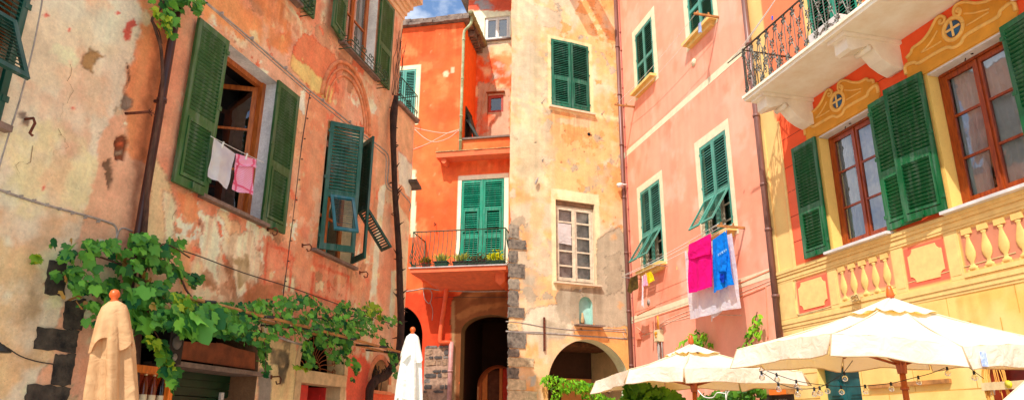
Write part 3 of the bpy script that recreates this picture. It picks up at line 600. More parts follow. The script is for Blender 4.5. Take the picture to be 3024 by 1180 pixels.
def hook(parent, u, z, L=.22, m=None, droop=True):
    b = MB(); P = [(u, .02, z), (u, -L, z+.01), (u+.01, -L-.03, z-.03), (u+.01, -L-.02, z-.09), (u, -L+.03, z-.10), (u, -L+.05, z-.06)] if droop else [(u, .02, z), (u, -L, z+.02)]
    b.tube(P, .011, 5); b.box(u-.02, u+.02, -.012, 0, z-.03, z+.03); return b.build('hook', m or M_rust, parent)
for p in [(790, 676), (892, 724), (1062, 804), (800, 1112)]: u, z = FL.uz(*p); hook(HL, u, z, .14)
u, z = FL.uz(370, 335); b = MB(); b.tube([(u, .02, z), (u+.05, -.28, z+.01)], .016, 6)
for k in range(7): a = k*.9; b.tube([(u+.05, -.26-.012*k, z), (u+.05+.05*math.cos(a), -.27-.012*k, z+.05*math.sin(a))], .006, 4)
b.build('hook', M_rust, HL)
u, z = FL.uz(74, 352); b = MB(); b.tube([(u, .02, z), (u, -.1, z), (u+.01, -.12, z-.05), (u-.01, -.11, z-.16), (u+.02, -.12, z-.18)], .014, 5); b.build('hook', M_rust, HL)

# black stones at the shop corner
for pts in [[(145, 770), (196, 766), (188, 872), (128, 866)], [(192, 888), (252, 880), (240, 975), (182, 968)], [(112, 962), (232, 975), (220, 1038), (100, 1030)], [(160, 1046), (222, 1042), (207, 1138), (148, 1134)], [(84, 1132), (205, 1142), (190, 1215), (68, 1205)]]:
    Q = [FL.uz(*p) for p in pts]; b = MB(); P = []
    for i in range(4):
        a = np.array(Q[i]); c = np.array(Q[(i+1) % 4])
        for k in range(6): t = k/6; q = a+(c-a)*t; P.append((q[0]+random.uniform(-.012, .012), q[1]+random.uniform(-.012, .012)))
    b.prism(P, -.014, .05); b.build('quoin', M_stoneblk, HL)

# shop front
b = MB(); b.box(-7.6, -5.3, .42, .5, 2.0, 2.3)
for k in range(3): b.box(-7.6, -5.3, .40, .42, 2.01+k*.1, 2.1+k*.1)
dr = b.build('door', mat('shop_green_boards', (16, 52, 26), rough=.45, var=.35, vscale=6), HL)
for x0 in (-7.58, -6.48):
    b = MB(); w_ = 1.08
    b.box(x0, x0+w_, .46, .5, 0, 1.99)
    for (a, c, e, f) in [(0, .1, 0, 1.99), (w_-.1, w_, 0, 1.99), (.1, w_-.1, 1.85, 1.99), (.1, w_-.1, 0, .2), (.1, w_-.1, 1.0, 1.1), (w_/2-.05, w_/2+.05, .2, 1.0), (w_/2-.05, w_/2+.05, 1.1, 1.85)]: b.box(x0+a, x0+c, .43, .459, e, f)
    b.build('door_leaf', mat('shop_green', (12, 48, 24), rough=.4, var=.35, vscale=6), dr)
b = MB(); b.box(-7.0, -5.18, -.06, .42, 2.3, 2.36); b.build('lintel', M_slate, HL)
b = MB(); pts = [FL.uz(*p) for p in [(534, 1058), (757, 1090), (757, 1040), (725, 1032), (700, 1026), (660, 1012), (600, 1009), (533, 1006)]]; b.prism([(p[0], p[1]) for p in pts], .02, .07)
b.build('signboard', mat('rust_brown_board', (132, 66, 34), g=1.1, rough=.7, var=.3, vscale=5, bump=.2), HL)
u, z = FL.uz(724, 1168); b = MB(); b.box(u-.03, u+.03, .36, .4, z-.05, z+.05); b.box(u-.018, u+.018, .35, .36, z-.02, z+.02); b.build('switch_box', M_white, HL)

# middle door with iron fanlight
b = MB(); b.box(-4.25, -2.6, -.03, .3, 2.29, 2.49); b.box(-4.25, -4.08, -.02, .3, 0, 2.288); b.box(-2.78, -2.6, -.02, .3, 0, 2.288)
n = 22; P = []
for k in range(n+1): a = PI-PI*k/n; P.append([(-3.43+.75*math.cos(a), .0, 2.5+.72*math.sin(a)), (-3.43+.75*math.cos(a), -.022, 2.5+.72*math.sin(a)), (-3.43+.87*math.cos(a), -.022, 2.5+.84*math.sin(a)), (-3.43+.87*math.cos(a), .0, 2.5+.84*math.sin(a))])
b.grid(P, smooth=False)
d1 = b.build('door_frame', mat('door_stone', (206, 176, 132), g=1.1, rough=.9, var=.2, bump=.3), HL)
b = MB(); b.box(-4.07, -3.45, .22, .27, 0, 2.28)
for (a, c) in [(.25, 1.2), (1.3, 2.16)]: b.box(-3.98, -3.54, .2, .22, a, c); b.box(-3.92, -3.6, .185, .2, a+.06, c-.06)
b.build('door_leaf', mat('red_door', (206, 40, 32), g=1.0, rough=.4, var=.15), d1)
b = MB(); b.box(-.62, 0, -.025, .025, 0, 2.28)
for (a, c) in [(.25, 1.2), (1.3, 2.16)]: b.box(-.54, -.1, -.04, -.025, a, c)
b.build('door_leaf', mat('red_door', (206, 40, 32)), d1, (-2.79, .25, 0), (0, 0, RAD(-75)))
b = MB(); c0 = (-3.43, .12, 2.52); b.tube([(c0[0]+.14*math.cos(a), .12, 2.52+.14*math.sin(a)) for a in np.linspace(0, PI, 14)], .012, 6)
for k in range(13):
    a = PI*(k+.5)/13; r1 = .62; m_ = [(c0[0]+r*math.cos(a+.10*math.sin(r*9)), .12+.03*math.sin(r*8), 2.52+r*math.sin(a+.10*math.sin(r*9))) for r in np.linspace(.14, r1, 9)]; b.tube(m_, .008, 5)
    e = m_[-1]; b.tube([(e[0]+.05*math.cos(t), .12, e[2]-.02+.05*math.sin(t)) for t in np.linspace(a-1.4, a+3.4, 10)], .008, 5)
b.build('fanlight_grille', mat('rust_orange_iron', (150, 84, 44), g=1.2, rough=.8, var=.4, vscale=20), d1)
# small arched window
b = MB(); P = []
for k in range(n+1): a = PI-PI*k/n; P.append([(-1.19+.42*math.cos(a), .0, 2.45+.45*math.sin(a)), (-1.19+.42*math.cos(a), -.03, 2.45+.45*math.sin(a)), (-1.19+.52*math.cos(a), -.03, 2.45+.55*math.sin(a)), (-1.19+.52*math.cos(a), .0, 2.45+.55*math.sin(a))])
b.grid(P, smooth=False); b.box(-1.7, -.7, -.06, .2, 2.25, 2.31)
ws = b.build('window', mat('arch_render', (214, 134, 92), g=1.2, rough=.95, var=.2, bump=.2), HL)
b = MB()
for k in range(5): x = -1.5+.155*k; b.tube([(x, .1, 2.31), (x+.03*math.sin(k*2), .1, 2.55), (x, .1, 2.8)], .009, 5)
b.tube([(-1.19+.18*math.cos(t), .1, 2.55+.18*math.sin(t)) for t in np.linspace(0, 2*PI, 18)], .009, 5); b.build('grille', M_iron, ws)
g = MB(); g.quad((-1.6, .2, 2.31), (-.78, .2, 2.31), (-.78, .2, 2.88), (-1.6, .2, 2.88)); g.build('pane', M_glassd, ws)
# terrace edge, railing and small awning
b = MB(); b.box(-1.15, -.06, -.08, 5.8, 8.462, 8.54); b.build('terrace_coping', M_slate, HL)
b = MB(); b.tube([(-1.05, -.03, 9.15), (-.1, -.03, 9.15), (-.1, 2., 9.15)], .014, 5)
for k in range(9):
    x = -1.05+.95*k/8; b.tube([(x, -.03, 8.54), (x, -.03, 9.15)], .009, 4)
    b.tube([(x+.05*math.cos(t), -.03, 8.72+.05*math.sin(t)) for t in np.linspace(0, 5, 10)], .007, 4)
b.build('railing', M_irong, HL)
u, z = FL.uz(1200, 560); b = MB(); b.prism([(-.3, 6.98), (-.02, 6.88), (.02, 6.85), (.02, 6.82), (-.3, 6.92)], -.2, .1); b.build('awning', mat('awning_slate', (110, 92, 80), rough=.85, var=.3), HL)

# ================================================================= ORANGE HOUSE
gO = 1.04
HO = house('orange_house', FO, 'bright orange house with a small flower balcony over a dark archway')
pO = Paint(FO, gO, (244, 112, 58), [((238, 94, 46), .6, .45, .65), ((244, 126, 72), 1.3, .55, .72), ((234, 100, 54), 3., .58, .72)], seed=4)
pO.rect(-1.79-.9, -1.655, 11.5, 13.79, (250, 226, 180)); pO.rect(-.16, 1.53, 6.1, 9.52, (246, 226, 196))
pO.px([(1217, 500), (1228, 500), (1228, 700), (1212, 700)], (250, 222, 178), .01, .01); pO.px([(1309, 215), (1320, 208), (1326, 216), (1322, 228), (1311, 226)], (252, 190, 150), .03, .02)
pO.px([(1332, 200), (1340, 198), (1342, 214), (1333, 216)], (252, 186, 146), .03, .02); pO.spots(14, (-2.2, -.2, 7.5, 15), (250, 160, 112), (.015, .05), alpha=.6, seed=2)
pO.px([(1180, 860), (1345, 860), (1345, 1200), (1180, 1200)], (204, 62, 28), .06, .08, 0, 0, .9)  # redder lower wall, colour deepened further as shade under the balcony
pO.px([(1257, 1024), (1332, 1022), (1336, 1250), (1248, 1250)], (176, 142, 116), .03, .02, .012)
pO.px([(1262, 1150), (1300, 1145), (1295, 1180), (1265, 1180)], (190, 60, 44), .05, .03)
pO.px([(1333, 885), (1380, 850), (1500, 830), (1504, 1000), (1420, 930), (1370, 960), (1355, 1250), (1335, 1250)], (132, 80, 44), .05, .03, .008)  # brown arch surround, darkened in colour for the balcony's shade
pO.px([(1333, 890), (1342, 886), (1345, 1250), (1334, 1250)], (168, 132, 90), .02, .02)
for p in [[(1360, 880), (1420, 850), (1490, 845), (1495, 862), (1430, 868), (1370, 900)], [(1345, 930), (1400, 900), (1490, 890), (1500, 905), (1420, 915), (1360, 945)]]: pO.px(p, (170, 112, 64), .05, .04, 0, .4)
pO.streak = .16
pO.peels = []
pO.drips = [(-2.5, -.15, 15.2, 1.6, .25), (-.8, 1.6, 9.98, .7, .2), (-1.2, 1.7, 5.9, 1., .3), (-.2, 0., 14, 5, .25)]
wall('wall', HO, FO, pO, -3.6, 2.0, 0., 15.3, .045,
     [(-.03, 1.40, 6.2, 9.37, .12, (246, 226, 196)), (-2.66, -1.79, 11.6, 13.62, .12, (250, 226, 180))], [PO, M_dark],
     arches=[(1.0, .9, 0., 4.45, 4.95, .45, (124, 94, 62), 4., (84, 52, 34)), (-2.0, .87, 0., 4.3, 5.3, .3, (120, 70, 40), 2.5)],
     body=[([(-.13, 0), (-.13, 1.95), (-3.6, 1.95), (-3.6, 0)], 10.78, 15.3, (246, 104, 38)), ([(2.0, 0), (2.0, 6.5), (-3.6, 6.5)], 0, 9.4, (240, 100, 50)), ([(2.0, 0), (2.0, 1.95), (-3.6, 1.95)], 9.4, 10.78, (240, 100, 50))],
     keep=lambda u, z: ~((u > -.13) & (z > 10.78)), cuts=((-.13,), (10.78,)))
# roof with stone slab edge and bracketed eave
M_slab = mat('stone_roof_slabs', (150, 128, 112), rough=.95, var=.5, vscale=5, bump=.6, bscale=18, c2=(84, 66, 58))
b = MB(); rg = random.Random(2); x = -3.7
while x < .0:
    w_ = rg.uniform(.35, .6); b.box(x, min(x+w_-.01, .1), -.16-rg.uniform(0, .05), .6, 15.31+rg.uniform(0, .012), 15.41+rg.uniform(0, .03)); b.box(x+.1, min(x+w_+.08, .12), -.12-rg.uniform(0, .05), .6, 15.44, 15.54+rg.uniform(0, .03)); x += w_
for k in range(7): y0 = .6+k*.2; b.box(-.5, .19+rg.uniform(-.03, .03), y0, y0+.19, 15.31+rg.uniform(0, .015), 15.40+rg.uniform(0, .02)); b.box(-.13, .10+rg.uniform(-.02, .02), y0+.03, y0+.1, 15.1, 15.3)
b.box(-3.6, .15, .55, 1.95, 15.42, 15.6); b.build('roof', M_slab, HO)
b = MB(); M_gut = mat('lichen_gutter', (150, 148, 104), rough=.8, var=.4, vscale=9, c2=(120, 96, 60))
b.tube([(.2, -.34, 15.46), (.2, .6, 15.46), (.2, 1.9, 15.44)], .085, 10)
for y in (-.3, .1, .6, 1.1, 1.6): b.tube([(.2, y, 15.46), (.2, y+.04, 15.46)], .097, 10)
b.build('gutter', M_gut, HO)
b = MB(); b.tube(smoothpath([(.19, -.1, 15.4), (.17, -.12, 15.15), (.06, -.14, 14.98), (-.06, -.12, 14.86), (-.09, -.1, 14.6)])+[np.array(p) for p in [(-.09, -.1, 12.5), (-.09, -.1, 10.25)]], .052, 10)
for z in (14.5, 13., 11.6, 10.7): b.tube([(-.09, -.1, z), (-.09, -.1, z+.05)], .062, 10)
b.build('drainpipe', mat('verdigris_pipe', (176, 190, 150), rough=.7, var=.35, vscale=5, c2=(140, 126, 80)), HO)
rg = random.Random(4); st_ = [MB(), MB(), MB()]; z = .4          # rubble stone pier
while z < 3.98:
    h_ = rg.uniform(.06, .2); x = -1.02
    while x < -.3:
        w_ = rg.uniform(.10, .42); x1 = min(x+w_, -.27)
        if x1-x > .05 and rg.random() < .7:
            c_ = ((x+x1)/2, z+h_/2); P = []
            for k in range(9): t = 2*PI*k/9; P.append((c_[0]+(x1-x)*.5*rg.uniform(.78, 1.)*max(-1, min(1, 1.35*math.cos(t))), c_[1]+h_*.46*rg.uniform(.75, 1.05)*max(-1, min(1, 1.35*math.sin(t)))))
            rg.choice(st_).prism(P, -rg.uniform(.02, .05), .02)
        x = x1+rg.uniform(.012, .03)
    z += h_+rg.uniform(.012, .03)
rub = MB(); rub.box(-1.03, -.265, -.012, .03, .3, 4.0)
for k_, m_ in enumerate(st_): rub.cur = k_+1; rub.add(m_.v, m_.f)
rub.build('rubble_facing', [mat('rubble_mortar', (176, 142, 116), rough=.95, var=.3, vscale=9, bump=.5)]+[mat(q, c_, rough=.95, var=.4, vscale=9, bump=.6, bscale=26) for q, c_ in (('rubble_dark', (92, 84, 78)), ('rubble_tan', (168, 134, 104)), ('rubble_grey', (128, 118, 108)))], HO)
# window with shutters (left) 
b = MB(); b.box(-2.7, -1.76, -.06, .12, 11.52, 11.6); w6 = b.build('window', M_cream, HO)
shutter(w6, M_gP, -2.66, 11.62, .435, 2.0, 1, 0., y=.03, mid=.46, pitch=.06); shutter(w6, M_gP, -1.79, 11.62, .435, 2.0, -1, 0., y=.03, mid=.46, pitch=.06)
# upper parapet ledge and little roof slab over the balcony
M_or = mat('orange_slab', (242, 120, 72), g=.95, rough=.9, var=.25, vscale=5, bump=.3, c2=(214, 104, 68))
b = MB(); b.box(-.1, 2.0, -.08, .25, 10.782, 10.84); b.build('parapet_ledge', M_slate, HO)
b = MB(); b.box(-.78, 1.9, -.5, -.002, 10.02, 10.2); b.prism([(-.62, 10.018), (-.46, 10.018), (-.46, 9.9), (-.5, 9.84), (-.56, 9.84), (-.62, 9.9)], -.42, -.002); hd = b.build('roof_slab', M_or, HO)
b = MB(); rg = random.Random(5); x = -.8
while x < 1.88: w_ = rg.uniform(.1, .3); b.box(x, x+w_, -.52-rg.uniform(0, .015), -.01, 10.2, 10.215+rg.uniform(0, .02)); x += w_+.005
b.build('lichen_crust', mat('lichen_crust', (196, 168, 110), rough=1., var=.5, vscale=12, c2=(120, 96, 70)), hd)
# balcony door
b = MB(); b.box(.66, .70, .0, .09, 6.2, 9.36); wb = b.build('door', M_gO, HO)
for (hx, sd) in ((-.02, 1), (1.39, -1)): 
    s_ = shutter(wb, M_gO, hx, 6.22, .69, 3.12, sd, 0., y=.03, mid=.40, pitch=.07)
b = MB(); 
for (x0, x1) in ((.06, .58), (.79, 1.31)): b.box(x0, x1, -.022, .01, 8.28, 8.38); b.box(x0, x0+.06, -.02, .01, 7.6, 8.28); b.box(x1-.06, x1, -.02, .01, 7.6, 8.28)
b.build('door_battens', M_gO, wb)
# balcony
b = MB(); D_ = 1.25; b.box(-1.2, 1.74, -D_, -.003, 6.06, 6.19); 
b.add([(-1.12, -D_+.08, 6.058), (1.66, -D_+.08, 6.058), (1.66, -.003, 6.058), (-1.12, -.003, 6.058), (-.6, -.35, 5.82), (1.5, -.35, 5.82), (1.5, -.003, 5.72), (-.6, -.003, 5.72)], [(0, 1, 5, 4), (4, 5, 6, 7), (1, 2, 6, 5), (3, 0, 4, 7)])
b.prism([(1.36, 6.058), (1.64, 6.058), (1.64, 5.78), (1.5, 5.66), (1.36, 5.78)], -.95, -.003)
bal = b.build('balcony', M_or, HO)
b = MB(); b.box(-1.24, 1.78, -D_-.04, -.003, 6.192, 6.225); b.build('floor_edge', mat('grey_slab_edge', (196, 184, 176), rough=.7, var=.2), bal)
b = MB(); zt = 7.33; c0 = (-1.17, -.02); c1 = (-1.17, -D_+.03); c2_ = (1.71, -D_+.03); c3 = (1.71, -.02)
b.tube([(c0[0], c0[1], zt), (c1[0], c1[1], zt), (c2_[0], c2_[1], zt), (c3[0], c3[1], zt)], .02, 6); b.tube([(c0[0], c0[1], 6.3), (c1[0], c1[1], 6.3), (c2_[0], c2_[1], 6.3), (c3[0], c3[1], 6.3)], .012, 5)
def belly(x, y, dx, dy):
    return [(x+dx*o, y+dy*o, z) for z, o in ((7.33, 0), (7.05, 0), (6.8, .05), (6.6, .13), (6.45, .14), (6.33, .05), (6.24, 0))]
for k in range(22): x = c1[0]+(c2_[0]-c1[0])*k/21; b.tube(belly(x, c1[1], 0, -1), .011, 5)
for k in range(1, 9): y = c0[1]+(c1[1]-c0[1])*k/9; b.tube(belly(c0[0], y, -1, 0), .011, 5); b.tube(belly(c2_[0], y, 1, 0), .011, 5)
for x in (c1[0], c2_[0]): b.tube([(x, c1[1], 6.22), (x, c1[1], 7.34)], .016, 6); b.tube([(x, -.02, 6.22), (x, -.02, 7.33)], .016, 6)
b.build('railing', M_irong, bal)
# pipes
M_or2 = mat('orange_pipe', (226, 92, 44), rough=.6, var=.15); M_mauve = mat('mauve_pipe', (196, 140, 130), rough=.5, var=.25, vscale=4)
b = MB(); y = -.12; P = [FO.uz(*p) for p in [(1324, 838), (1316, 900), (1307, 960), (1303, 1000)]]
b.tube(smoothpath([(p[0], y, p[1]) for p in P]+[(P[-1][0]+.02, y, P[-1][1]-.12)])+[np.array((P[-1][0]+.36, y, P[-1][1]-.13))], .07, 10); b.build('drainpipe', M_or2, HO)
u, z = P[-1][0]+.36, P[-1][1]-.10; b = MB(); b.tube([(u, y, z), (u, y, z-1.), (u-.02, y, 0)], .072, 10); b.tube([(u, y, z-.9), (u, y, z-.84)], .084, 10); b.build('drainpipe', M_mauve, HO)
b = MB(); b.tube(smoothpath(poly_tube(FO, [(1180, 862), (1225, 856), (1250, 851), (1275, 852), (1300, 856), (1400, 860), (1500, 858)], .05)), .02, 5)
b.tube(smoothpath(poly_tube(FO, [(1250, 851), (1254, 880), (1268, 895), (1276, 870), (1268, 850)], .05)), .012, 5); b.tube(smoothpath(poly_tube(FO, [(1270, 890), (1278, 915), (1276, 945)], .05)), .009, 5); b.build('conduit', M_cable, HO)
b = MB(); b.tube(smoothpath(poly_tube(FO, [(1284, 878), (1330, 876), (1420, 877), (1502, 876)], .06)), .008, 5); b.build('conduit', M_cabled, HO)
b = MB()
for pts in [[(1225, 378), (1290, 391), (1330, 392), (1356, 382), (1362, 382)], [(1225, 382), (1250, 405), (1275, 418), (1300, 417), (1330, 405), (1350, 389), (1362, 384)], [(1215, 443), (1262, 425), (1300, 405), (1330, 390), (1358, 383)]]: b.tube(smoothpath(poly_tube(FO, pts, .07)), .016, 5)
b.build('conduit', mat('pink_cable', (250, 176, 148), rough=.7, var=.1), HO)
u, z = FO.uz(1287, 662); hook(HO, u, z, .18); u, z = FO.uz(1238, 355); hook(HO, u, z, .2)
# inside the passage: a second arch with a door beyond
b = MB(); P = []; n = 20
for k in range(n+1): a = PI-PI*k/n; P.append([(.8+.64*math.cos(a), 2.2, 2.95+.62*math.sin(a)), (.8+.64*math.cos(a), 2.6, 2.95+.62*math.sin(a)), (.8+.70*math.cos(a), 2.6, 2.95+.68*math.sin(a)), (.8+.70*math.cos(a), 2.2, 2.95+.68*math.sin(a))])
b.grid(P, smooth=False); b.box(.10, .16, 2.2, 2.6, 0, 2.95); b.build('inner_arch', mat('passage_plaster', (226, 130, 80), g=1.4, rough=.9, var=.2), HO)
b = MB(); b.box(.17, .34, 2.62, 2.7, 0, 3.4); b.box(.76, .86, 2.58, 2.7, 0, 3.56); b.build('inner_jamb', mat('passage_orange', (244, 120, 60), g=1.5, rough=.9, var=.15), HO)
b = MB(); b.box(.87, 1.36, 2.64, 2.7, 0, 3.55); b.build('inner_door', mat('passage_red', (196, 60, 34), g=1.5, rough=.8, var=.15), HO)
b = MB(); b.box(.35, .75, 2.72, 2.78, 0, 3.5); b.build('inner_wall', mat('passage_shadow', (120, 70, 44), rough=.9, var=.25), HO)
# side window of the terrace, its propped shutter
b = MB(); b.box(-.125, -.10, .55, .62, 10.84, 12.3); b.box(-.125, -.10, 1.35, 1.42, 10.84, 12.3); b.box(-.125, -.10, .62, 1.35, 12.22, 12.3); b.box(-.124, -.115, .62, 1.35, 10.84, 12.22)
w_s = b.build('window', mat('dark_shutter_green', (40, 50, 40), rough=.6), HO)
b = MB(); b.box(-.03, .03, 0, .72, -1.25, 0); b.build('shutter', mat('dark_shutter_green', (40, 50, 40)), w_s, (-.08, .6, 12.1), (0, RAD(-16), 0))
b = MB(); b.box(-.02, .05, -.04, .04, 0, 1.0); b.build('prop', mat('dark_shutter_green', (40, 50, 40)), w_s, (.5, .4, 10.84), (0, RAD(-32), 0))

# ================================================================= REAR HOUSE
HB = house('rear_house', FB, 'tall patchy orange and grey house behind, with a white window under the sky')
pB = Paint(FB, 1.1, (246, 146, 92), [((240, 96, 48), .7, .5, .62), ((240, 196, 150), 1.1, .5, .66), ((190, 170, 150), 1.6, .62, .74)], seed=9)
pB.px([(1380, 0), (1510, 0), (1510, 32), (1385, 33)], (216, 92, 66), .04, .03); pB.px([(1400, 2), (1440, 0), (1460, 30), (1420, 30)], (160, 150, 150), .08, .04, 0, .3)
pB.px([(1385, 33), (1510, 33), (1510, 128), (1430, 128), (1385, 90)], (246, 226, 192), .04, .03); pB.px([(1414, 240), (1450, 245), (1470, 262), (1505, 262), (1505, 420), (1405, 420)], (200, 162, 132), .05, .03, .005); pB.px([(1414, 340), (1445, 335), (1470, 345), (1440, 390), (1414, 395)], (228, 100, 52), .08, .04, 0, .35)
wall('wall', HB, FB, pB, -.5, 1.9, 9.5, 17.6, .05, [(.16, 1.14, 15.62, 16.62, .12, (244, 232, 214)), (.36, .93, 12.62, 13.3, .12, (220, 80, 40))], [PB, M_dark],
     body=[([(1.9, 0), (1.9, 5), (-.5, 5), (-.5, 0)], 9.5, 17.6, (236, 160, 110))])
b = MB(); b.box(-.85, 2.1, -.3, 5.3, 17.62, 17.74); b.build('roof', mat('slate_roof', (120, 112, 104)), HB)
ww = casement(HB, .17, 1.13, 15.63, 16.61, .06, M_white, rows=1, fr=.05, sash=.06, curtain=False); sill(ww, .1, 1.2, 15.61, .1, .05, M_slate)
b = MB(); y = .03; b.box(.37, .45, y, y+.06, 12.63, 13.29); b.box(.84, .92, y, y+.06, 12.63, 13.29); b.box(.45, .84, y, y+.06, 13.21, 13.29); b.box(.45, .84, y, y+.06, 12.63, 12.71)
wr = b.build('window', mat('red_brown_frame', (176, 62, 30), rough=.5, var=.2), HB); g = MB(); g.quad((.45, y+.04, 12.71), (.84, y+.04, 12.71), (.84, y+.04, 13.21), (.45, y+.04, 13.21)); g.build('pane', M_glassd, wr)
b = MB(); b.box(.3, .98, -.12, .02, 13.38, 13.42); b.box(.33, .36, -.015, .02, 12.55, 13.38); b.build('hood', mat('rust_orange_iron', (150, 84, 44)), wr)
b = MB(); b.tube(smoothpath([(.55, -.06, 14.2), (.3, -.06, 13.3), (.1, -.06, 12.6), (.0, -.06, 12.2), (.2, -.06, 12.1)]), .012, 5); b.tube(smoothpath([(.2, -.05, 13.6), (.12, -.05, 13.0), (.15, -.05, 12.2)]), .01, 5); b.build('conduit', mat('tan_cable', (214, 160, 120), rough=.8), HB)

# ================================================================= CREAM TOWER HOUSE
HT = house('tower_house', FT, 'tall cream plaster tower in the centre with dark corner stones and round archway')
pT = Paint(FT, 1.08, (242, 184, 124), [((243, 168, 96), .45, .42, .60), ((226, 200, 164), .8, .5, .66), ((241, 192, 140), 2.2, .55, .7)], seed=6)
pT.streak = .22
pT.peels = [((212, 190, 156), 1.1, .62, (-.3, 2.2, 5.5, 17), .0), ((188, 168, 138), 1.9, .645, (-.3, 4.3, 4.3, 11), .0), ((194, 176, 148), 1.9, .67, (-.3, 4.3, 11, 17), .0), ((240, 166, 102), 1.6, .63, (1.5, 4.3, 3, 17), .0)]
pT.drips = [(1.35, 2.95, 11.25, 1.6, .35), (1.4, 3.0, 5.68, 1.2, .35), (0, 4., 17.9, 2.5, .2), (2.1, 2.95, 4.45, .5, .3)]
pT.poly([(-.2, 8.6), (1.1, 8.2), (1.2, 12), (.5, 16), (-.2, 16)], (228, 208, 164), .25, .25, 0, .25)
for pts in [[(0.3, 8.9), (.9, 8.7), (1.2, 9.6), (.6, 10.4), (.2, 9.8)], [(2.7, 9.0), (3.3, 8.8), (3.4, 9.5), (2.9, 9.7)], [(.8, 9.8), (1.4, 9.5), (1.5, 10.2), (1., 10.6)], [(.5, 12), (1.1, 11.6), (1.1, 14), (.5, 14.4)]]: pT.poly(pts, (196, 178, 140), .2, .16, 0, .25, .8)
pT.rect(-.2, 4.1, 11.28, 11.42, (244, 216, 160), .03, .06, 0, 0, .8)
pT.rect(1.28, 2.92, 11.25, 13.92, (242, 214, 160), .02, .02)
pT.rect(1.36, 3.02, 5.5, 8.62, (246, 220, 170), .015, .02)
pT.px([(1762, 712), (1790, 690), (1828, 668), (1848, 700), (1858, 960), (1790, 965), (1720, 950), (1650, 905), (1640, 870), (1660, 852), (1762, 850)], (190, 172, 142), .05, .02, .010)
pT.px([(1790, 760), (1830, 740), (1840, 860), (1790, 870)], (172, 156, 128), .08, .05, .006, .35); pT.px([(1570, 905), (1640, 895), (1690, 955), (1700, 985), (1640, 995), (1545, 985), (1545, 940)], (222, 206, 174), .06, .03, .004)
pT.px([(1600, 940), (1680, 955), (1670, 1000), (1590, 1010)], (188, 172, 142), .08, .06, 0, .3); pT.px([(1588, 990), (1616, 985), (1612, 1050), (1592, 1055)], (206, 186, 152), .05, .04)
pT.px([(1565, 1110), (1582, 1105), (1580, 1135), (1566, 1140)], (196, 184, 166), .03, .02); pT.px([(1690, 965), (1790, 970), (1800, 1005), (1700, 1000)], (248, 176, 104), .04, .04)
pT.px([(1640, 350), (1750, 350), (1745, 375), (1700, 372), (1650, 362)], (228, 186, 142), .05, .03)
for pts in [[(1640, 860), (1690, 850), (1720, 870), (1700, 960), (1650, 940)], [(1540, 800), (1580, 780), (1610, 840), (1570, 900), (1535, 880)]]: pT.px(pts, (186, 170, 142), .12, .06, 0, .3)
pT.px([(1560, 690), (1600, 660), (1630, 720), (1610, 800), (1570, 780)], (222, 196, 160), .15, .1, 0, .35); pT.px([(1515, 10), (1560, 0), (1580, 160), (1560, 330), (1515, 340)], (206, 188, 156), .15, .15, 0, .3, .8)
pT.spots(40, (.1, 3.9, 3.2, 14.5), (236, 170, 96), (.04, .16), soft=.05, alpha=.5, seed=4); pT.spots(26, (.1, 3.9, 3.2, 14.5), (200, 184, 150), (.03, .12), soft=.03, alpha=.7, seed=6); pT.spots(14, (.1, 3.9, 4, 14.5), (120, 92, 66), (.012, .03), soft=.01, disp=.02, seed=7)
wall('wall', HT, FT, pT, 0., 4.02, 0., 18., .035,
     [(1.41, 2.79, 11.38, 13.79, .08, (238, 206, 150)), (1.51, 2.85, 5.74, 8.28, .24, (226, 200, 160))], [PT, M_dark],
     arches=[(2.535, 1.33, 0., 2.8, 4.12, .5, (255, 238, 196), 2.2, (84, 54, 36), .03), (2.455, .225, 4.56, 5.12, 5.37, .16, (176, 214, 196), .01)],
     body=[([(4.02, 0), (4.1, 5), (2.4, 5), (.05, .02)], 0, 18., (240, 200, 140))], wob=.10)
b = MB(); b.box(2.2, 2.7, .161, .17, 4.5, 5.4); b.build('niche_back', mat('niche_blue_green', (176, 216, 200), rough=.9, var=.15, vscale=5), HT)
b = MB(); b.lathe([(.05, 0), (.06, .05), (.05, .16), (.035, .22), (.03, .3), (.0, .33)], (2.38, .08, 4.58), 8); b.build('niche_figure', mat('niche_ochre', (200, 160, 110), rough=.9), HT)
b = MB(); b.prism([(2.06, 4.53), (2.98, 4.53), (2.98, 4.50), (2.9, 4.48), (2.14, 4.48), (2.06, 4.50)], -.22, .02); b.build('niche_shelf', M_slate, HT)
b = MB(); b.box(1.3, 2.95, -.1, .02, 11.30, 11.36); wt = b.build('window', mat('tower_sill', (236, 206, 170), rough=.8, var=.15), HT)
shutter(wt, M_gT, 1.415, 11.40, .68, 2.38, 1, RAD(2), y=.0, mid=.43, pitch=.062); shutter(wt, M_gT, 2.785, 11.40, .68, 2.38, -1, RAD(3), y=.0, mid=.43, pitch=.062)
b = MB(); b.tube([(1.36, -.03, 11.4), (1.36, -.03, 13.8)], .012, 4)
M_dull = mat('dull_cream_frame', (232, 212, 180), g=.95, rough=.7, var=.2, vscale=7)
w8 = casement(HT, 1.52, 2.84, 5.76, 8.14, .12, M_dull, rows=5, fr=.06, sash=.075, bar=.05, glass=glassmat('dusty_glass', tint=(.92, .94, .95), vis=.95, refl=.02), curtain=False)
b = MB(); b.box(1.51, 2.85, .08, .2, 8.142, 8.279); b.build('header', mat('aged_header_wood', (150, 116, 84), rough=.8, var=.3), w8)
b = MB(); P = []
for r in range(7): P.append([(1.62+.45*k/8, .1+.01*math.sin(k*1.3+r), 6.95+.62*r/6-.03*(k/8)*(6-r)/6) for k in range(9)])
b.grid(P); b.build('window_rag', clothmat('white_rag', (236, 222, 214), trans=.2), w8)
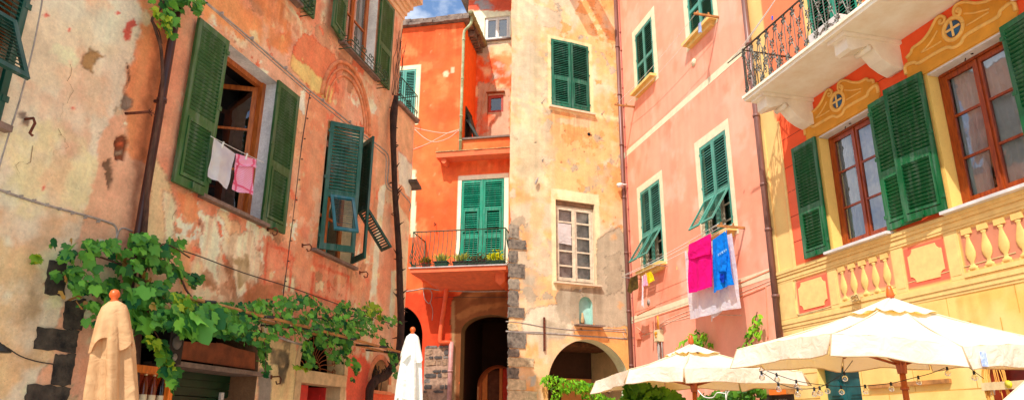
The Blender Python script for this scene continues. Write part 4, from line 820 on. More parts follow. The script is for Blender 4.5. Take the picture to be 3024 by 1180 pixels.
g = MB(); g.quad((1.55, .225, 5.8), (2.8, .225, 5.8), (2.8, .225, 8.1), (1.55, .225, 8.1)); g.build('curtain', mat('pane_backing_grey', (228, 218, 206), rough=.9, var=.4, vscale=3.5), w8)  # backing sheet added behind the panes to give their greyish reflections
sill(w8, 1.4, 2.98, 5.74, .1, .05, mat('tower_sill', (236, 206, 170)), .1)
rg = random.Random(3)
M_q = [mat('quoin_grey', (180, 166, 142), rough=.9, var=.45, vscale=8, bump=.5, c2=(96, 88, 78)), mat('quoin_pale', (214, 192, 150), rough=.9, var=.3, vscale=8, bump=.4), mat('quoin_dark', (148, 136, 118), rough=.9, var=.45, vscale=9, bump=.5, c2=(72, 66, 60))]
YQ = [(165, 235, 632, 0), (235, 290, 668, 2), (290, 350, 628, 2), (350, 425, 664, 2), (425, 480, 636, 0), (480, 560, 632, 2), (560, 615, 662, 2), (640, 675, 630, 1), (680, 760, 668, 2), (760, 800, 634, 2), (800, 850, 706, 1), (850, 905, 634, 2), (905, 960, 668, 1), (960, 1040, 722, 1), (1040, 1110, 640, 0), (1110, 1190, 690, 1)]
for y0, y1, x1, k in YQ:
    a = FT.uz(1140+588/1.621, 560+y0/1.621); c = FT.uz(1140+x1/1.621, 560+y1/1.621); zt_, zb_ = a[1], c[1]+.012; ur = c[0]
    P = []
    for (p, q) in [((.0, zb_), (ur, zb_)), ((ur, zb_), (ur, zt_)), ((ur, zt_), (.0, zt_)), ((.0, zt_), (.0, zb_))]:
        for s_ in range(5): t = s_/5; P.append((p[0]+(q[0]-p[0])*t+rg.uniform(-.022, .022), p[1]+(q[1]-p[1])*t+rg.uniform(-.015, .015)))
    b = MB(); b.prism(P, -.02-rg.uniform(0, .012), .05); b.build('quoin', M_q[k], HT)
    if x1 > 650: b = MB(); b.box(ur-.02, ur+.03, -.03, .02, zt_-.03, zt_+.04)
u, z = FT.uz(1606, 936); u2, z2 = FT.uz(1606, 1035); b = MB(); b.box(u-.025, u+.025, -.05, 0, z2, z); b.build('tie_bar', M_rust, HT)
for p, L_ in [((1600, 304), .2), ((1777, 337), .2), ((1602, 474), .1), ((1712, 858), .1)]: u, z = FT.uz(*p); hook(HT, u, z, L_, M_cable, False)
u, z = FT.uz(1578, 545); b = MB(); b.lathe([(.0, -.02), (.03, 0), (.035, .1), (.02, .22), (0, .24)], (0, 0, 0), 8); b.build('bracket_lamp', M_cable, HT, (u, -.08, z), (0, RAD(22), 0))
u, z = FT.uz(1739, 396); b = MB(); b.tube([(u, -.012, z), (u, .05, z)], .055, 12); b.build('vent_hole', M_dark, HT)
b = MB()
for pts, r, o_ in [([(1494, 948), (1540, 952), (1600, 963), (1606, 963), (1640, 968), (1700, 973), (1800, 976), (1850, 980)], .014, .06), ([(1494, 977), (1560, 982), (1640, 985), (1720, 991), (1800, 996), (1852, 1000)], .018, .08), ([(1494, 976), (1600, 980), (1700, 988), (1852, 998)], .012, .1), ([(1780, 970), (1820, 972), (1850, 972)], .014, .05)]:
    b.tube(smoothpath(poly_tube(FT, pts, o_)), r, 5)
for px_, py_ in [(1690, 972), (1838, 990), (1843, 975)]: u, z = FT.uz(px_, py_); b.tube([(u, -.04, z+.08), (u+.03, -.08, z-.1)], .01, 5)
b.build('conduit', M_cable, HT)
for (uu, zz, w_) in [(1.35, 16.75, .36), (2.1, 16.75, .42)]:     # unseen timber beams added to cast the shadow bands on the tower
    b = MB(); b.box(uu, uu+w_, -1.3, .02, zz, zz+.2); b.build('shadow_beam', M_woodg, HT)
b = MB(); b.box(-.25, 3.9, -.8, 5., 18.02, 18.2); b.build('roof', mat('slate_roof', (120, 112, 104)), HT)
# dim vault inside the archway
b = MB(); 
for k in range(8): b.box(1.25, 4.1, .8+.2*k, .92+.2*k, 4.0, 4.12)
b.build('ceiling_beams', mat('vault_wood', (120, 74, 40), rough=.9, var=.4, vscale=8), HT)
b = MB(); b.box(2.9, 4.0, 2.6, 2.66, 0, 3.2); b.build('inner_wall', mat('vault_far_wall', (238, 130, 70), g=1.5, rough=.9, var=.1), HT)

# ================================================================= PINK HOUSE
gR = 1.12
HP = house('pink_house', FR, 'salmon pink house with cream window borders, green shutters and laundry, right of the tower')
pR = Paint(FR, gR, (246, 158, 128), [((244, 148, 116), .5, .45, .65), ((247, 168, 140), 1.4, .55, .7)], seed=12)
pR.px([(1866, 1000), (1990, 950), (2190, 880), (2280, 850), (2290, 1000), (1900, 1200), (1860, 1200)], (244, 158, 130), .15, .2, 0, .3)
pR.spots(18, (.2, 7.2, 3.2, 13), (240, 130, 96), (.05, .25), soft=.1, alpha=.5, seed=3); pR.spots(10, (.2, 7.2, 3.2, 13), (150, 90, 70), (.01, .025), soft=.01, seed=4)
pR.streak = .12
pR.drips = [(1.0, 2.7, 11.45, 1.4, .16), (4.5, 6.1, 11.3, 1.4, .16), (.9, 2.6, 5.85, 1., .2), (4.5, 6.1, 5.8, 1., .2), (0, 7.3, 9.95, .5, .1), (0, 7.3, 4.6, .6, .14)]
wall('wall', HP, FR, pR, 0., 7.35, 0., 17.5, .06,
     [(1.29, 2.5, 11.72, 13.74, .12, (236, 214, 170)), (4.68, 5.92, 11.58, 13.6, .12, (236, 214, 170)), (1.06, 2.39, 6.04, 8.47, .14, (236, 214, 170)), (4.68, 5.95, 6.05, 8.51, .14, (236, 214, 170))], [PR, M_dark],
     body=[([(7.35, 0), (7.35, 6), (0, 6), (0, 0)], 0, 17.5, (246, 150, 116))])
b = MB(); b.box(.05, 7.4, -.3, 6, 17.52, 17.7); b.build('roof', mat('slate_roof', (120, 112, 104)), HP)
for (za, zb) in ((9.97, 10.16), (4.66, 4.86)): b = MB(); b.box(.0, 7.2, -.006, .02, za, zb); b.build('painted_band', M_cream, HP)
M_ysill = mat('yellow_sill', (246, 206, 120), g=.9, rough=.8, var=.12)
def pink_window(u0, u1, z0, z1, ou0, ou1, oz0, oz1, flaps, sh_top=True):
    b = MB(); b.box(ou0, u0, -.008, .04, oz0, oz1); b.box(u1, ou1, -.008, .04, oz0, oz1); b.box(u0, u1, -.008, .04, z1, oz1)
    w = b.build('window', M_cream, HP); wd = (u1-u0)/2-.004; h = z1-z0-.03
    for (uu, s) in ((u0+.005, 1), (u1-.005, -1)):
        shutter(w, M_gP, uu, z0+.02, wd, h, s, 0., y=.015, mid=.43, hole=flaps, pitch=.066, inner=False)
        if flaps: flap(w, M_gP, uu+.06*s, z0+.02+h*.43-.05, wd-.11, h*.43-.10, s, 0., RAD(32), y=-.005, pitch=.062)
    if flaps:
        b = MB(); zt_ = z0+h*.42
        for (a, c) in ((u0+.05, (u0+u1)/2-.02), ((u0+u1)/2+.02, u1-.05)):
            b.box(a, a+.06, .12, .15, z0, zt_); b.box(c-.06, c, .12, .15, z0, zt_); b.box(a, c, .125, .145, z0+.3, z0+.34); b.box(a, c, .125, .145, z0+.7, z0+.74)
        b.build('inner_frame', mat('aged_inner_frame', (190, 176, 150), rough=.7, var=.2), w)
        g = MB(); g.quad((u0, .14, z0), (u1, .14, z0), (u1, .14, zt_), (u0, .14, zt_)); g.build('pane', M_glassd, w)
    b = MB(); b.box(u0-.12, u1+.12, -.22, .02, z0-.09, z0-.005); b.prism([(u0-.02, z0-.09), (u1+.02, z0-.09), (u1-.02, z0-.2), (u0+.02, z0-.2)], -.12, 0); b.build('sill', M_ysill, w)
    return w
wA = pink_window(1.29, 2.5, 11.72, 13.74, 1.08, 2.72, 11.5, 13.97, False)
wB = pink_window(4.68, 5.92, 11.58, 13.6, 4.46, 6.1, 11.4, 13.8, False)
wC = pink_window(1.06, 2.39, 6.04, 8.47, .86, 2.57, 5.95, 8.68, True)
wD = pink_window(4.68, 5.95, 6.05, 8.51, 4.47, 6.11, 5.88, 8.73, True)
BARS = [(wA, .99, 11.36), (wB, 6.12, 11.49), (wD, 6.36, 5.94)]
for (u_, z_) in ((.86, 5.86), (2.56, 5.88)): b = MB(); b.tube([(u_, .02, z_), (u_, -.62, z_+.02)], .012, 5); b.build('drying_rod', M_cable, wC)
for w, u, z in BARS: b = MB(); b.box(u-.024, u+.024, -.68, .02, z-.024, z+.024); b.box(u-.012, u+.012, -.6, -.56, z+.03, z+.09); b.box(u-.012, u+.012, -.3, -.26, z+.03, z+.09); b.build('drying_bar', M_woodg, w)
b = MB(); b.tube([(.04, -.08, 17.4), (.04, -.08, 8), (.05, -.08, .1)], .062, 12)
for z in (14., 12.2, 10.4, 8.6, 6.8, 5., 3.4): b.tube([(.045, -.08, z), (.045, -.08, z+.06)], .074, 12)
b.build('drainpipe', M_pipeB, HP)
b = MB(); b.tube([(.2, -.02, 17.4), (.2, -.02, 10), (.22, -.02, 4.2), (.2, -.02, 3.2)], .016, 6)
for k in range(16): z = 4+k*.7; b.box(.17, .24, -.045, 0, z, z+.02)
b.build('conduit', mat('rose_conduit', (186, 96, 84), rough=.7, var=.2), HP)
b = MB(); b.tube([(4.78, -.03, 10.93), (4.78, .03, 10.93)], .1, 16); b.build('vent_cover', M_cream, HP); b = MB(); b.tube([(1.28, -.02, 5.1), (1.28, .03, 5.1)], .085, 14); b.build('vent_cover', M_cable, HP)
b = MB(); b.tube([(.18, 0, 9.02), (.18, -.2, 9.02)], .03, 8); b.tube([(.18, -.2, 9.0), (.2, -.34, 8.96)], .075, 12); b.build('wall_lamp', M_white, HP)
# lower pipes, meter box, cables
M_opipe = mat('pink_pipe', (246, 146, 110), rough=.7, var=.12); M_oran = mat('amber_pipe', (236, 150, 30), rough=.5, var=.15)
b = MB(); b.tube(poly_tube(FR, [(1882, 930), (1936, 902)], .05), .02, 6); b.tube(poly_tube(FR, [(1938, 980), (1936, 932), (2040, 898), (2160, 846), (2288, 792)], .06), .022, 6); b.tube(poly_tube(FR, [(1936, 975), (1900, 985), (1850, 1000)], .05), .02, 6)
b.tube(smoothpath(poly_tube(FR, [(2180, 880), (2255, 850), (2262, 850), (2266, 930), (2268, 1000)], .03)), .018, 6); b.tube(poly_tube(FR, [(1937, 978), (1938, 985), (1952, 980)], .05), .02, 6); b.build('conduit', M_opipe, HP)
b = MB(); b.tube(poly_tube(FR, [(1943, 932), (1945, 975)], .07), .035, 8); b.build('conduit', M_oran, HP)
b = MB(); u, z = FR.uz(1952, 990); b.box(u-.15, u+.15, -.14, 0, z-.17, z+.15); b.box(u-.13, u+.13, -.15, -.14, z-.15, z+.13); mb = b.build('meter_box', mat('meter_box_cream', (226, 206, 160), rough=.5, var=.12), HP)
b = MB(); b.tube([(u-.03, -.152, z+.05), (u-.03, -.156, z+.05)], .055, 10); b.tube([(u+.04, -.152, z+.06), (u+.04, -.156, z+.06)], .045, 10); b.tube([(u, -.152, z-.03), (u, -.156, z-.03)], .045, 10); b.build('warning_mark', M_oran, mb)
b = MB(); b.tube([(u-.08, -.06, z-.17), (u-.08, -.06, z-2.2)], .03, 7); b.tube([(u+.12, -.05, z+.2), (u+.13, -.05, z-.9)], .02, 6); b.tube(smoothpath([(u, -.08, z-.17), (u+.05, -.1, z-.4), (u, -.08, z-.6), (u+.06, -.1, z-.75), (u+.03, -.08, z-1.1)]), .03, 6); b.build('conduit', M_cable, HP)
b = MB()
for pts, r, o in [([(1850, 1000), (1900, 990), (1930, 975), (1990, 945), (2040, 925), (2100, 905), (2200, 868), (2295, 830)], .014, .05), ([(1942, 965), (1962, 950), (2000, 945), (2060, 930), (2100, 928), (2190, 930)], .012, .05), ([(1880, 965), (1910, 985), (1930, 978)], .012, .05), ([(1940, 966), (1960, 948), (2000, 930), (2040, 915), (2150, 878), (2290, 822)], .012, .08)]:
    b.tube(smoothpath(poly_tube(FR, pts, o)), r, 5)
b.build('conduit', mat('salmon_cable', (236, 190, 160), rough=.8, var=.2), HP)
b = MB(); u, z = FR.uz(1890, 992); b.box(u-.12, u+.12, -.1, 0, z-.09, z+.09); b.build('junction_box', M_opipe, HP)

# ================================================================= YELLOW HOUSE
gY = 1.1
HY = house('yellow_house', FR, 'yellow and red painted house with scrolled pediments, long stone balcony and mock balusters, far right')
pY = Paint(FR, gY, (244, 196, 116), [((246, 206, 134), .5, .45, .65), ((240, 184, 98), 1.2, .55, .72)], seed=15)
pY.rect(7.93, 17.2, 4.7, 11.5, (238, 92, 50), 0, .01); pY.rect(7.93, 9.0, 4.7, 6.6, (240, 108, 74), 0, .3); pY.rect(7.35, 7.93, 4.7, 12, (242, 190, 118), 0, .01); pY.rect(7.85, 17.2, 7.95, 12, (246, 126, 84), 0, .03)  # red kept deeper above the paler corner, shade below the balcony painted in
pY.rect(9.02, 10.63, 4.7, 7.1, (246, 192, 100), 0, .01); pY.rect(11.66, 13.3, 4.7, 7.1, (246, 192, 100), 0, .01); pY.rect(14.3, 16.0, 4.7, 7.1, (246, 192, 100), 0, .01)
pY.rect(9.12, 10.42, 3.86, 4.44, (206, 132, 100), 0, .01); pY.rect(11.78, 13.1, 3.84, 4.44, (206, 132, 100), 0, .01)
pY.rect(7.9, 8.86, 3.76, 4.45, (234, 104, 78), 0, .01); pY.rect(10.70, 11.52, 3.76, 4.45, (234, 104, 78), 0, .01); pY.rect(13.4, 14.3, 3.76, 4.45, (234, 104, 78), 0, .01)
pY.streak = .12
pY.drips = [(7.4, 17, 3.5, .8, .14), (9., 10.6, 4.44, .6, .12), (11.7, 13.2, 4.44, .6, .12)]
wall('wall', HY, FR, pY, 7.352, 17., 0., 14., .06,
     [(9.12, 10.53, 4.75, 7.03, .25, (246, 198, 112)), (11.76, 13.17, 4.75, 7.03, .25, (246, 198, 112)), (14.4, 15.8, 4.75, 7.03, .25, (246, 198, 112)), (8.24, 9.32, 0, 2.72, .25, (246, 200, 110)), (11.72, 13.2, 0, 2.62, .3, (250, 200, 110)), (9.3, 10.6, 7.95, 10.2, .15, (250, 214, 140))], [PY, M_dark],
     body=[([(17., 0), (17., 6), (7.352, 6)], 0, 14., (250, 204, 112))])
b = MB(); b.box(7.2, 17.2, -.4, 6, 14.02, 14.2); b.build('roof', mat('slate_roof', (120, 112, 104)), HY)
M_jy = mat('joint_line_yellow', (214, 158, 70), rough=.9); M_jr = mat('joint_line_red', (150, 44, 26), rough=.9)
b = MB(); rows = [3.12, 2.66, 2.2, 1.74, 1.28]
for i, z in enumerate(rows):
    for (a, c) in ((7.36, 8.23), (9.33, 11.71), (13.21, 17.)): 
        if z < 2.72 or True: b.box(a, c, -.003, .01, z-.007, z+.007)
for i, z in enumerate(rows[:-1]):
    for k in range(9):
        x = 7.7+k*1.12+(i % 2)*.56
        if (8.2 < x < 9.36 and z < 2.8) or (11.68 < x < 13.24 and z < 2.7): continue
        b.box(x-.006, x+.006, -.0025, .01, rows[i+1]+.008, z-.008)
for k in range(8): x = 8.0+k*1.12; b.box(x-.006, x+.006, -.0025, .01, 3.13, 3.56)
b.build('painted_joints', M_jy, HY)
b = MB()
for z in (5.2, 5.72, 6.24, 6.76, 7.28):
    for (a, c) in ((7.94, 9.01), (10.64, 11.65), (13.31, 14.29)):
        if z > 7.1: continue
        b.box(a, c, -.003, .01, z-.006, z+.006)
b.box(7.94, 17., -.003, .01, 7.372, 7.384); b.build('painted_joints', M_jr, HY)
M_trim = mat('cream_yellow_trim', (246, 202, 126), g=1.0, rough=.85, var=.1); M_och = mat('ochre_relief', (228, 158, 52), g=.95, rough=.85, var=.12, vscale=3); M_ochl = mat('light_ochre_moulding', (246, 196, 108), g=.95, rough=.85, var=.12)
b = MB()
for (za, zb, d) in ((4.46, 4.5, .02), (4.502, 4.56, .03), (4.562, 4.585, .022), (4.587, 4.64, .045), (4.642, 4.70, .06)): b.box(7.36, 17., -d, .02, za, zb)
for (za, zb, d) in ((3.52, 3.56, .01), (3.562, 3.63, .022), (3.632, 3.70, .035), (3.702, 3.73, .02)): b.box(7.36, 17., -d, .02, za, zb)
b.box(7.93, 8.0, -.02, .02, 4.71, 7.84); b.box(7.36, 7.46, -.025, .02, 4.71, 7.84); b.box(7.36, 7.86, -.02, .02, 3.735, 4.455)
for u in (8.99, 10.57, 11.64, 13.25, 14.4): b.box(u-.12, u+.12, -.012, .02, 3.735, 4.455); b.box(u-.085, u+.085, -.017, .02, 3.80, 4.40)
for (a, c) in ((9.12, 10.42), (11.78, 13.1)): b.box(a, c, -.04, .02, 3.735, 3.80)
b.build('cornice', M_trim, HY)
for (a, c) in ((7.98, 8.78), (10.78, 11.44), (13.5, 14.2)):
    z0_, z1_ = 3.84, 4.37; r = .1; P = []
    for (cx_, cz_, a0) in ((a, z0_, 90), (c, z0_, 180), (c, z1_, 270), (a, z1_, 0)):
        for t in range(7): th = RAD(a0-t*15); P.append((cx_+r*math.cos(th), cz_+r*math.sin(th)))
    b = MB(); b.prism(P, -.012, .01); b.build('painted_panel', M_trim, HY)
M_bal = mat('painted_baluster', (244, 196, 114), g=1.0, rough=.85, var=.12)
prof = [(.075, 0), (.075, .05), (.05, .06), (.03, .09), (.035, .12), (.075, .18), (.088, .25), (.07, .33), (.035, .44), (.03, .48), (.045, .50), (.05, .52)]
for u in [9.25+.262*k for k in range(5)]+[11.92+.27*k for k in range(5)]:
    b = MB(); b.lathe(prof, (u, -.005, 3.82), 14, .3); b.box(u-.085, u+.085, -.022, .01, 4.35, 4.44); b.box(u-.08, u+.08, -.022, .01, 3.80, 3.84); b.build('baluster', M_bal, HY)
# windows of the piano nobile
def yellow_window(u0, u1):
    w = casement(HY, u0+.01, u1-.01, 4.76, 7.02, .2, M_wood, rows=3, fr=.09, sash=.07, bar=.035)
    b = MB(); b.box(u0-.1, u1+.06, -.16, .2, 4.702, 4.748); b.build('sill', M_marble, w)
    b = MB(); b.box(u0+.004, u1-.004, .004, .2, 6.995, 7.026); b.build('marble_lintel', M_marble, w)
    b = MB(); um = (u0+u1)/2; b.tube([(um+.04, .1, 6.99), (um+.04, .1, 7.03)], .022, 8); b.tube([(um-.08, .1, 6.985), (um-.08, .08, 6.94)], .008, 5); b.build('lamp_hook', M_dark, w)
    return w
w13 = yellow_window(9.12, 10.53); w14 = yellow_window(11.76, 13.17); w15 = yellow_window(14.4, 15.8)
shutter(w13, M_gY, 9.11, 4.76, .715, 2.27, -1, RAD(1), y=-.075, mid=.42, pitch=.062, tilt=-42); shutter(w13, M_gY, 10.54, 4.755, .72, 2.27, 1, RAD(2), y=-.07, mid=.42, pitch=.062, tilt=-42)
shutter(w14, M_gY, 11.755, 4.76, .735, 2.3, -1, RAD(7), y=-.09, mid=.44, pitch=.062, tilt=-42); shutter(w14, M_gY, 13.14, 4.76, .72, 2.27, 1, RAD(4), y=-.075, mid=.42, pitch=.062, tilt=-42); shutter(w15, M_gY, 14.39, 4.76, .70, 2.27, -1, RAD(1), y=-.06, mid=.42, pitch=.062, tilt=-42)
# scrolled pediments (outline surveyed once, reused)
def zc(x, y): return FR.uz(2340+x/3.867, 200+y/3.867)
def pediment(du):
    def Q(L_): return [(zc(*p)[0]+du, zc(*p)[1]-.0) for p in L_]
    b = MB(); out = Q([(172, 800), (152, 668), (178, 648), (166, 612), (205, 562), (216, 520), (290, 468), (350, 380), (402, 272), (436, 247), (470, 265), (482, 296), (520, 268), (545, 262), (536, 195), (572, 150), (620, 140), (700, 156), (790, 152), (865, 115), (890, 136), (938, 128), (948, 178), (985, 170), (1012, 290), (975, 350)])
    zb = 7.035; out = [(out[0][0], zb)]+out[1:-1]+[(out[-1][0]+.03, zb)]
    b.prism(out, -.03, .01); o = b.build('pediment', M_och, HY)
    m = MB()
    def tb(L_, r): m.tube(smoothpath([(p[0], -.034, p[1]) for p in Q(L_)], 3), r, 6)
    tb([(168, 612), (206, 566), (218, 526), (292, 470), (352, 386), (402, 278), (436, 252), (468, 272), (464, 312), (440, 328), (428, 306), (446, 292)], .026)
    tb([(585, 235), (560, 225), (570, 200), (592, 222), (578, 268), (548, 262), (538, 225), (548, 182), (582, 152), (640, 150), (700, 170), (785, 168), (865, 128), (890, 150), (940, 145), (944, 182)], .026)
    tb([(166, 770), (160, 692), (232, 662), (262, 676), (370, 612), (480, 556), (530, 566), (590, 530), (622, 468), (740, 396), (868, 326), (892, 270), (978, 206), (1000, 290)], .03)
    tb([(285, 576), (350, 500), (412, 386)], .014); tb([(440, 492), (360, 540), (285, 576)], .014); tb([(615, 256), (690, 262), (805, 242)], .014); tb([(800, 272), (720, 320), (632, 372)], .014)
    c = zc(531, 386); m.tube([(c[0]+du+.175*math.cos(t), -.03, c[1]+.175*math.sin(t)) for t in np.linspace(0, 2*PI, 30)], .034, 6)
    m.build('scroll_moulding', M_ochl, o)
    d = MB(); d.lathe([(.0, .016), (.07, .013), (.12, .003), (.135, -.008)], (0, 0, 0), 24); md = d.build('medallion', mat('blue_medallion', (40, 104, 150), rough=.5, var=.35, vscale=7, c2=(36, 62, 92)), o, (c[0]+du, -.036, c[1]), (RAD(90), 0, 0))
    d = MB(); d.box(-.018, .018, -.13, .13, .012, .024); d.box(-.13, .13, -.018, .018, .010, .022); d.build('medallion_cross', M_trim, md)
for du in (0, 2.614, 5.27): pediment(du)
# balcony: slab, corbels, wrought railing
M_bslab = mat('balcony_stone', (250, 240, 220), g=1.0, rough=.85, var=.2, vscale=2.2, bump=.25, bscale=12, c2=(232, 216, 186)); M_corb = mat('corbel_marble', (246, 230, 206), g=1.0, rough=.7, var=.12, vscale=2.5, bump=.1)
U0 = 8.62; DB = 1.22
b = MB(); b.box(U0, 16.8, -DB, -.003, 7.84, 7.90); b.box(U0-.02, 16.8, -DB-.03, -.003, 7.902, 7.955); bY = b.build('balcony', M_bslab, HY)
for uc in (8.93, 11.20, 13.55, 15.8):
    P = [(-.002, 7.838), (-1.1, 7.838), (-1.1, 7.80), (-1.05, 7.76), (-1.05, 7.56), (-.98, 7.53), (-.80, 7.60), (-.66, 7.66), (-.58, 7.655), (-.52, 7.60), (-.40, 7.46), (-.24, 7.36), (-.08, 7.30), (-.002, 7.32)]
    b = MB(); n_ = len(P); w_ = .15
    b.add([(uc-w_, p[0], p[1]) for p in P]+[(uc+w_, p[0], p[1]) for p in P], [tuple(range(n_))[::-1], tuple(range(n_, 2*n_))]+[(i, (i+1) % n_, n_+(i+1) % n_, n_+i) for i in range(n_)])
    b.box(uc-.2, uc+.2, -1.14, -.002, 7.77, 7.836); b.tube([(uc-.16, -.62, 7.63), (uc+.16, -.62, 7.63)], .055, 10); b.build('corbel', M_corb, bY)
M_rail = mat('bronze_iron', (96, 90, 78), rough=.5, metal=.4, var=.35, vscale=20)
zl, zh = 7.99, 8.98; yf = -DB+.06
b = MB(); bars = MB(); scr = MB()
def spiral(mb, c, r, a0, sg, ax):
    P = []
    for t in np.linspace(0, 4.4, 11): q = r*(1-t/6.2); P.append((c[0]+(q*math.cos(a0+sg*t) if ax == 'u' else 0), c[1]+(q*math.cos(a0+sg*t) if ax == 'y' else 0), c[2]+q*math.sin(a0+sg*t)))
    mb.tube(P, .012, 4, cap=False)
def railrun(p0, p1, n, ax):
    p0 = np.array(p0); p1 = np.array(p1)
    for k in range(n):
        a = p0+(p1-p0)*k/n; c = p0+(p1-p0)*(k+1)/n; m_ = (a+c)/2; z1_ = (zl+zh)/2
        bars.tube([(a[0], a[1], zl), (c[0], c[1], zh)], .010, 4); bars.tube([(c[0], c[1], zl), (a[0], a[1], zh)], .010, 4); bars.tube([(a[0], a[1], zl), (a[0], a[1], zh)], .011, 4)
        L_ = np.linalg.norm(c-a)
        for (q, zz) in ((a, zh-.1), (a, zl+.1), (m_, z1_+.13), (m_, z1_-.13)):
            for sg in (-1, 1):
                o = (p1-p0)/np.linalg.norm(p1-p0)*.05*sg
                spiral(scr, (q[0]+o[0], q[1]+o[1], zz+.03), .045, PI/2 if sg > 0 else PI/2, sg, ax); spiral(scr, (q[0]+o[0], q[1]+o[1], zz-.03), .045, -PI/2, -sg, ax)
railrun((U0+.05, -.05), (U0+.05, yf), 4, 'y'); railrun((U0+.05, yf), (13.2, yf), 17, 'u')
b.tube([(U0+.05, -.02, zh), (U0+.05, yf, zh), (16.5, yf, zh)], .02, 6); b.tube([(U0+.05, -.02, zl), (U0+.05, yf, zl), (16.5, yf, zl)], .014, 6); b.box(U0+.03, U0+.07, yf-.02, yf+.02, 7.955, zh+.02)
b.tube([(U0+.05, yf, zh-.02), (U0-.5, yf-.02, zh-.01)], .013, 5)
b.add(bars.v, bars.f); b.add(scr.v, scr.f); b.build('railing', M_rail, bY)
# balcony door above, green doors below
b = MB(); b.box(9.18, 9.3, -.01, .04, 7.96, 10.35); b.box(10.6, 10.72, -.01, .04, 7.96, 10.35); b.box(9.3, 10.6, -.01, .04, 10.2, 10.35); wU = b.build('door', M_trim, HY)
shutter(wU, M_gO, 9.3, 7.98, .645, 2.2, 1, 0., y=.03, pitch=.066); shutter(wU, M_gO, 10.6, 7.98, .645, 2.2, -1, 0., y=.03, pitch=.066)
M_teald = mat('teal_door', (26, 92, 92), rough=.4, var=.3, vscale=4)
b = MB(); b.box(8.25, 9.31, .2, .245, 0, 2.71); dt = b.build('door', M_teald, HY)
for (a, c) in ((8.26, 8.775), (8.785, 9.30)):
    b = MB(); b.box(a, c, .15, .199, 0, 2.7)
    for (za, zb) in ((.2, 1.2), (1.32, 2.1), (2.18, 2.56)): b.box(a+.09, c-.09, .135, .15, za, zb); b.box(a+.14, c-.14, .12, .135, za+.05, zb-.05)
    b.build('door_leaf', M_teald, dt)
b = MB(); b.lathe([(.02, 0), (.03, .02), (.02, .05)], (0, 0, 0), 8); b.build('door_knob', mat('brass', (200, 150, 70), metal=.8, rough=.3), dt, (9.24, .15, 2.2), (RAD(90), 0, 0))
b = MB(); b.box(11.74, 13.18, .22, .28, 0, 2.6); b.box(11.74, 11.86, .12, .22, 0, 2.6); b.box(12.0, 13.1, .2, .22, 1.2, 1.9); b.build('door', mat('dark_red_door', (126, 30, 16), rough=.45, var=.25), HY)
u, z = FR.uz(2700, 1165); b = MB(); b.box(9.55, 11.2, -.05, 0, 2.30, 2.36); b.build('wall_rail', M_woodg, HY)
# downpipe between pink and yellow
b = MB(); b.tube([(7.36, -.09, 13.9), (7.36, -.09, 8.), (7.34, -.09, 3.0)], .066, 12)
for z in (12., 10., 8.2, 6.6, 5.6, 4.2): b.tube([(7.355, -.09, z), (7.355, -.09, z+.06)], .08, 12)
b.build('drainpipe', M_pipeB, HY)
b = MB()
for pts, r in [([(2290, 826), (2330, 806), (2345, 800), (2350, 860), (2352, 925), (2400, 920), (2480, 895), (2540, 880)], .014), ([(2350, 930), (2450, 905), (2560, 872), (2700, 830), (3000, 745)], .009), ([(2352, 935), (2430, 915), (2520, 895), (2580, 870)], .012)]: b.tube(smoothpath(poly_tube(FR, pts, .06)), r, 5)
u, z = FR.uz(2540, 880); 
for k in range(5): b.tube([(u+.1*math.cos(t+k), -.08-.01*k, z+.05*math.sin(t)) for t in np.linspace(0, 2*PI, 12)], .01, 4)
b.build('conduit', mat('beige_cable', (206, 176, 120), rough=.8, var=.2), HY)

# ================================================================= LAUNDRY, ROPES, PEGS
def cloth(name, F, TL, TR, BR, BL, off, m, label, cat, group=None, n=18, folds=3., amp=.025, sag=.0, thick=0., ox=0.):
    """a hanging sheet given by its four corners on a plane parallel to the facade; wavy folds running down"""
    c = [F.wp(*TL, off), F.wp(*TR, off), F.wp(*BR, off+ox), F.wp(*BL, off+ox)]; nrm = -F.y; P = []
    ph = random.uniform(0, 6)
    for i in range(n+1):
        v = i/n; row = []
        for j in range(n+1):
            u = j/n; p = (c[0]*(1-u)+c[1]*u)*(1-v)+(c[3]*(1-u)+c[2]*u)*v
            w_ = amp*(v**.6)*(math.sin(u*folds*2*PI+ph+v*1.2)+.4*math.sin(u*folds*4.4*PI+ph*2))+.012*math.sin(v*9+u*4+ph)*v
            p = p+nrm*w_+np.array([0, 0, -sag*4*u*(1-u)*(1-v)+.012*v*math.sin(u*7+ph)]); row.append(p)
        P.append(row)
    b = MB(); b.grid(P); org = c[0]; b.v = [tuple(np.array(q)-org) for q in b.v]
    o = b.build(name, m, None, org); tag(o, label, cat, group)
    if thick: md = o.modifiers.new('thick', 'SOLIDIFY'); md.thickness = thick
    return o
M_wc = clothmat('white_cotton', (248, 247, 250), g=1., trans=.42, c2=(226, 224, 234)); M_hot = clothmat('hot_pink_terry', (252, 16, 136), c2=(232, 8, 118), trans=.25); M_shirt = clothmat('azure_jersey', (10, 140, 240), c2=(8, 110, 216), trans=.2)
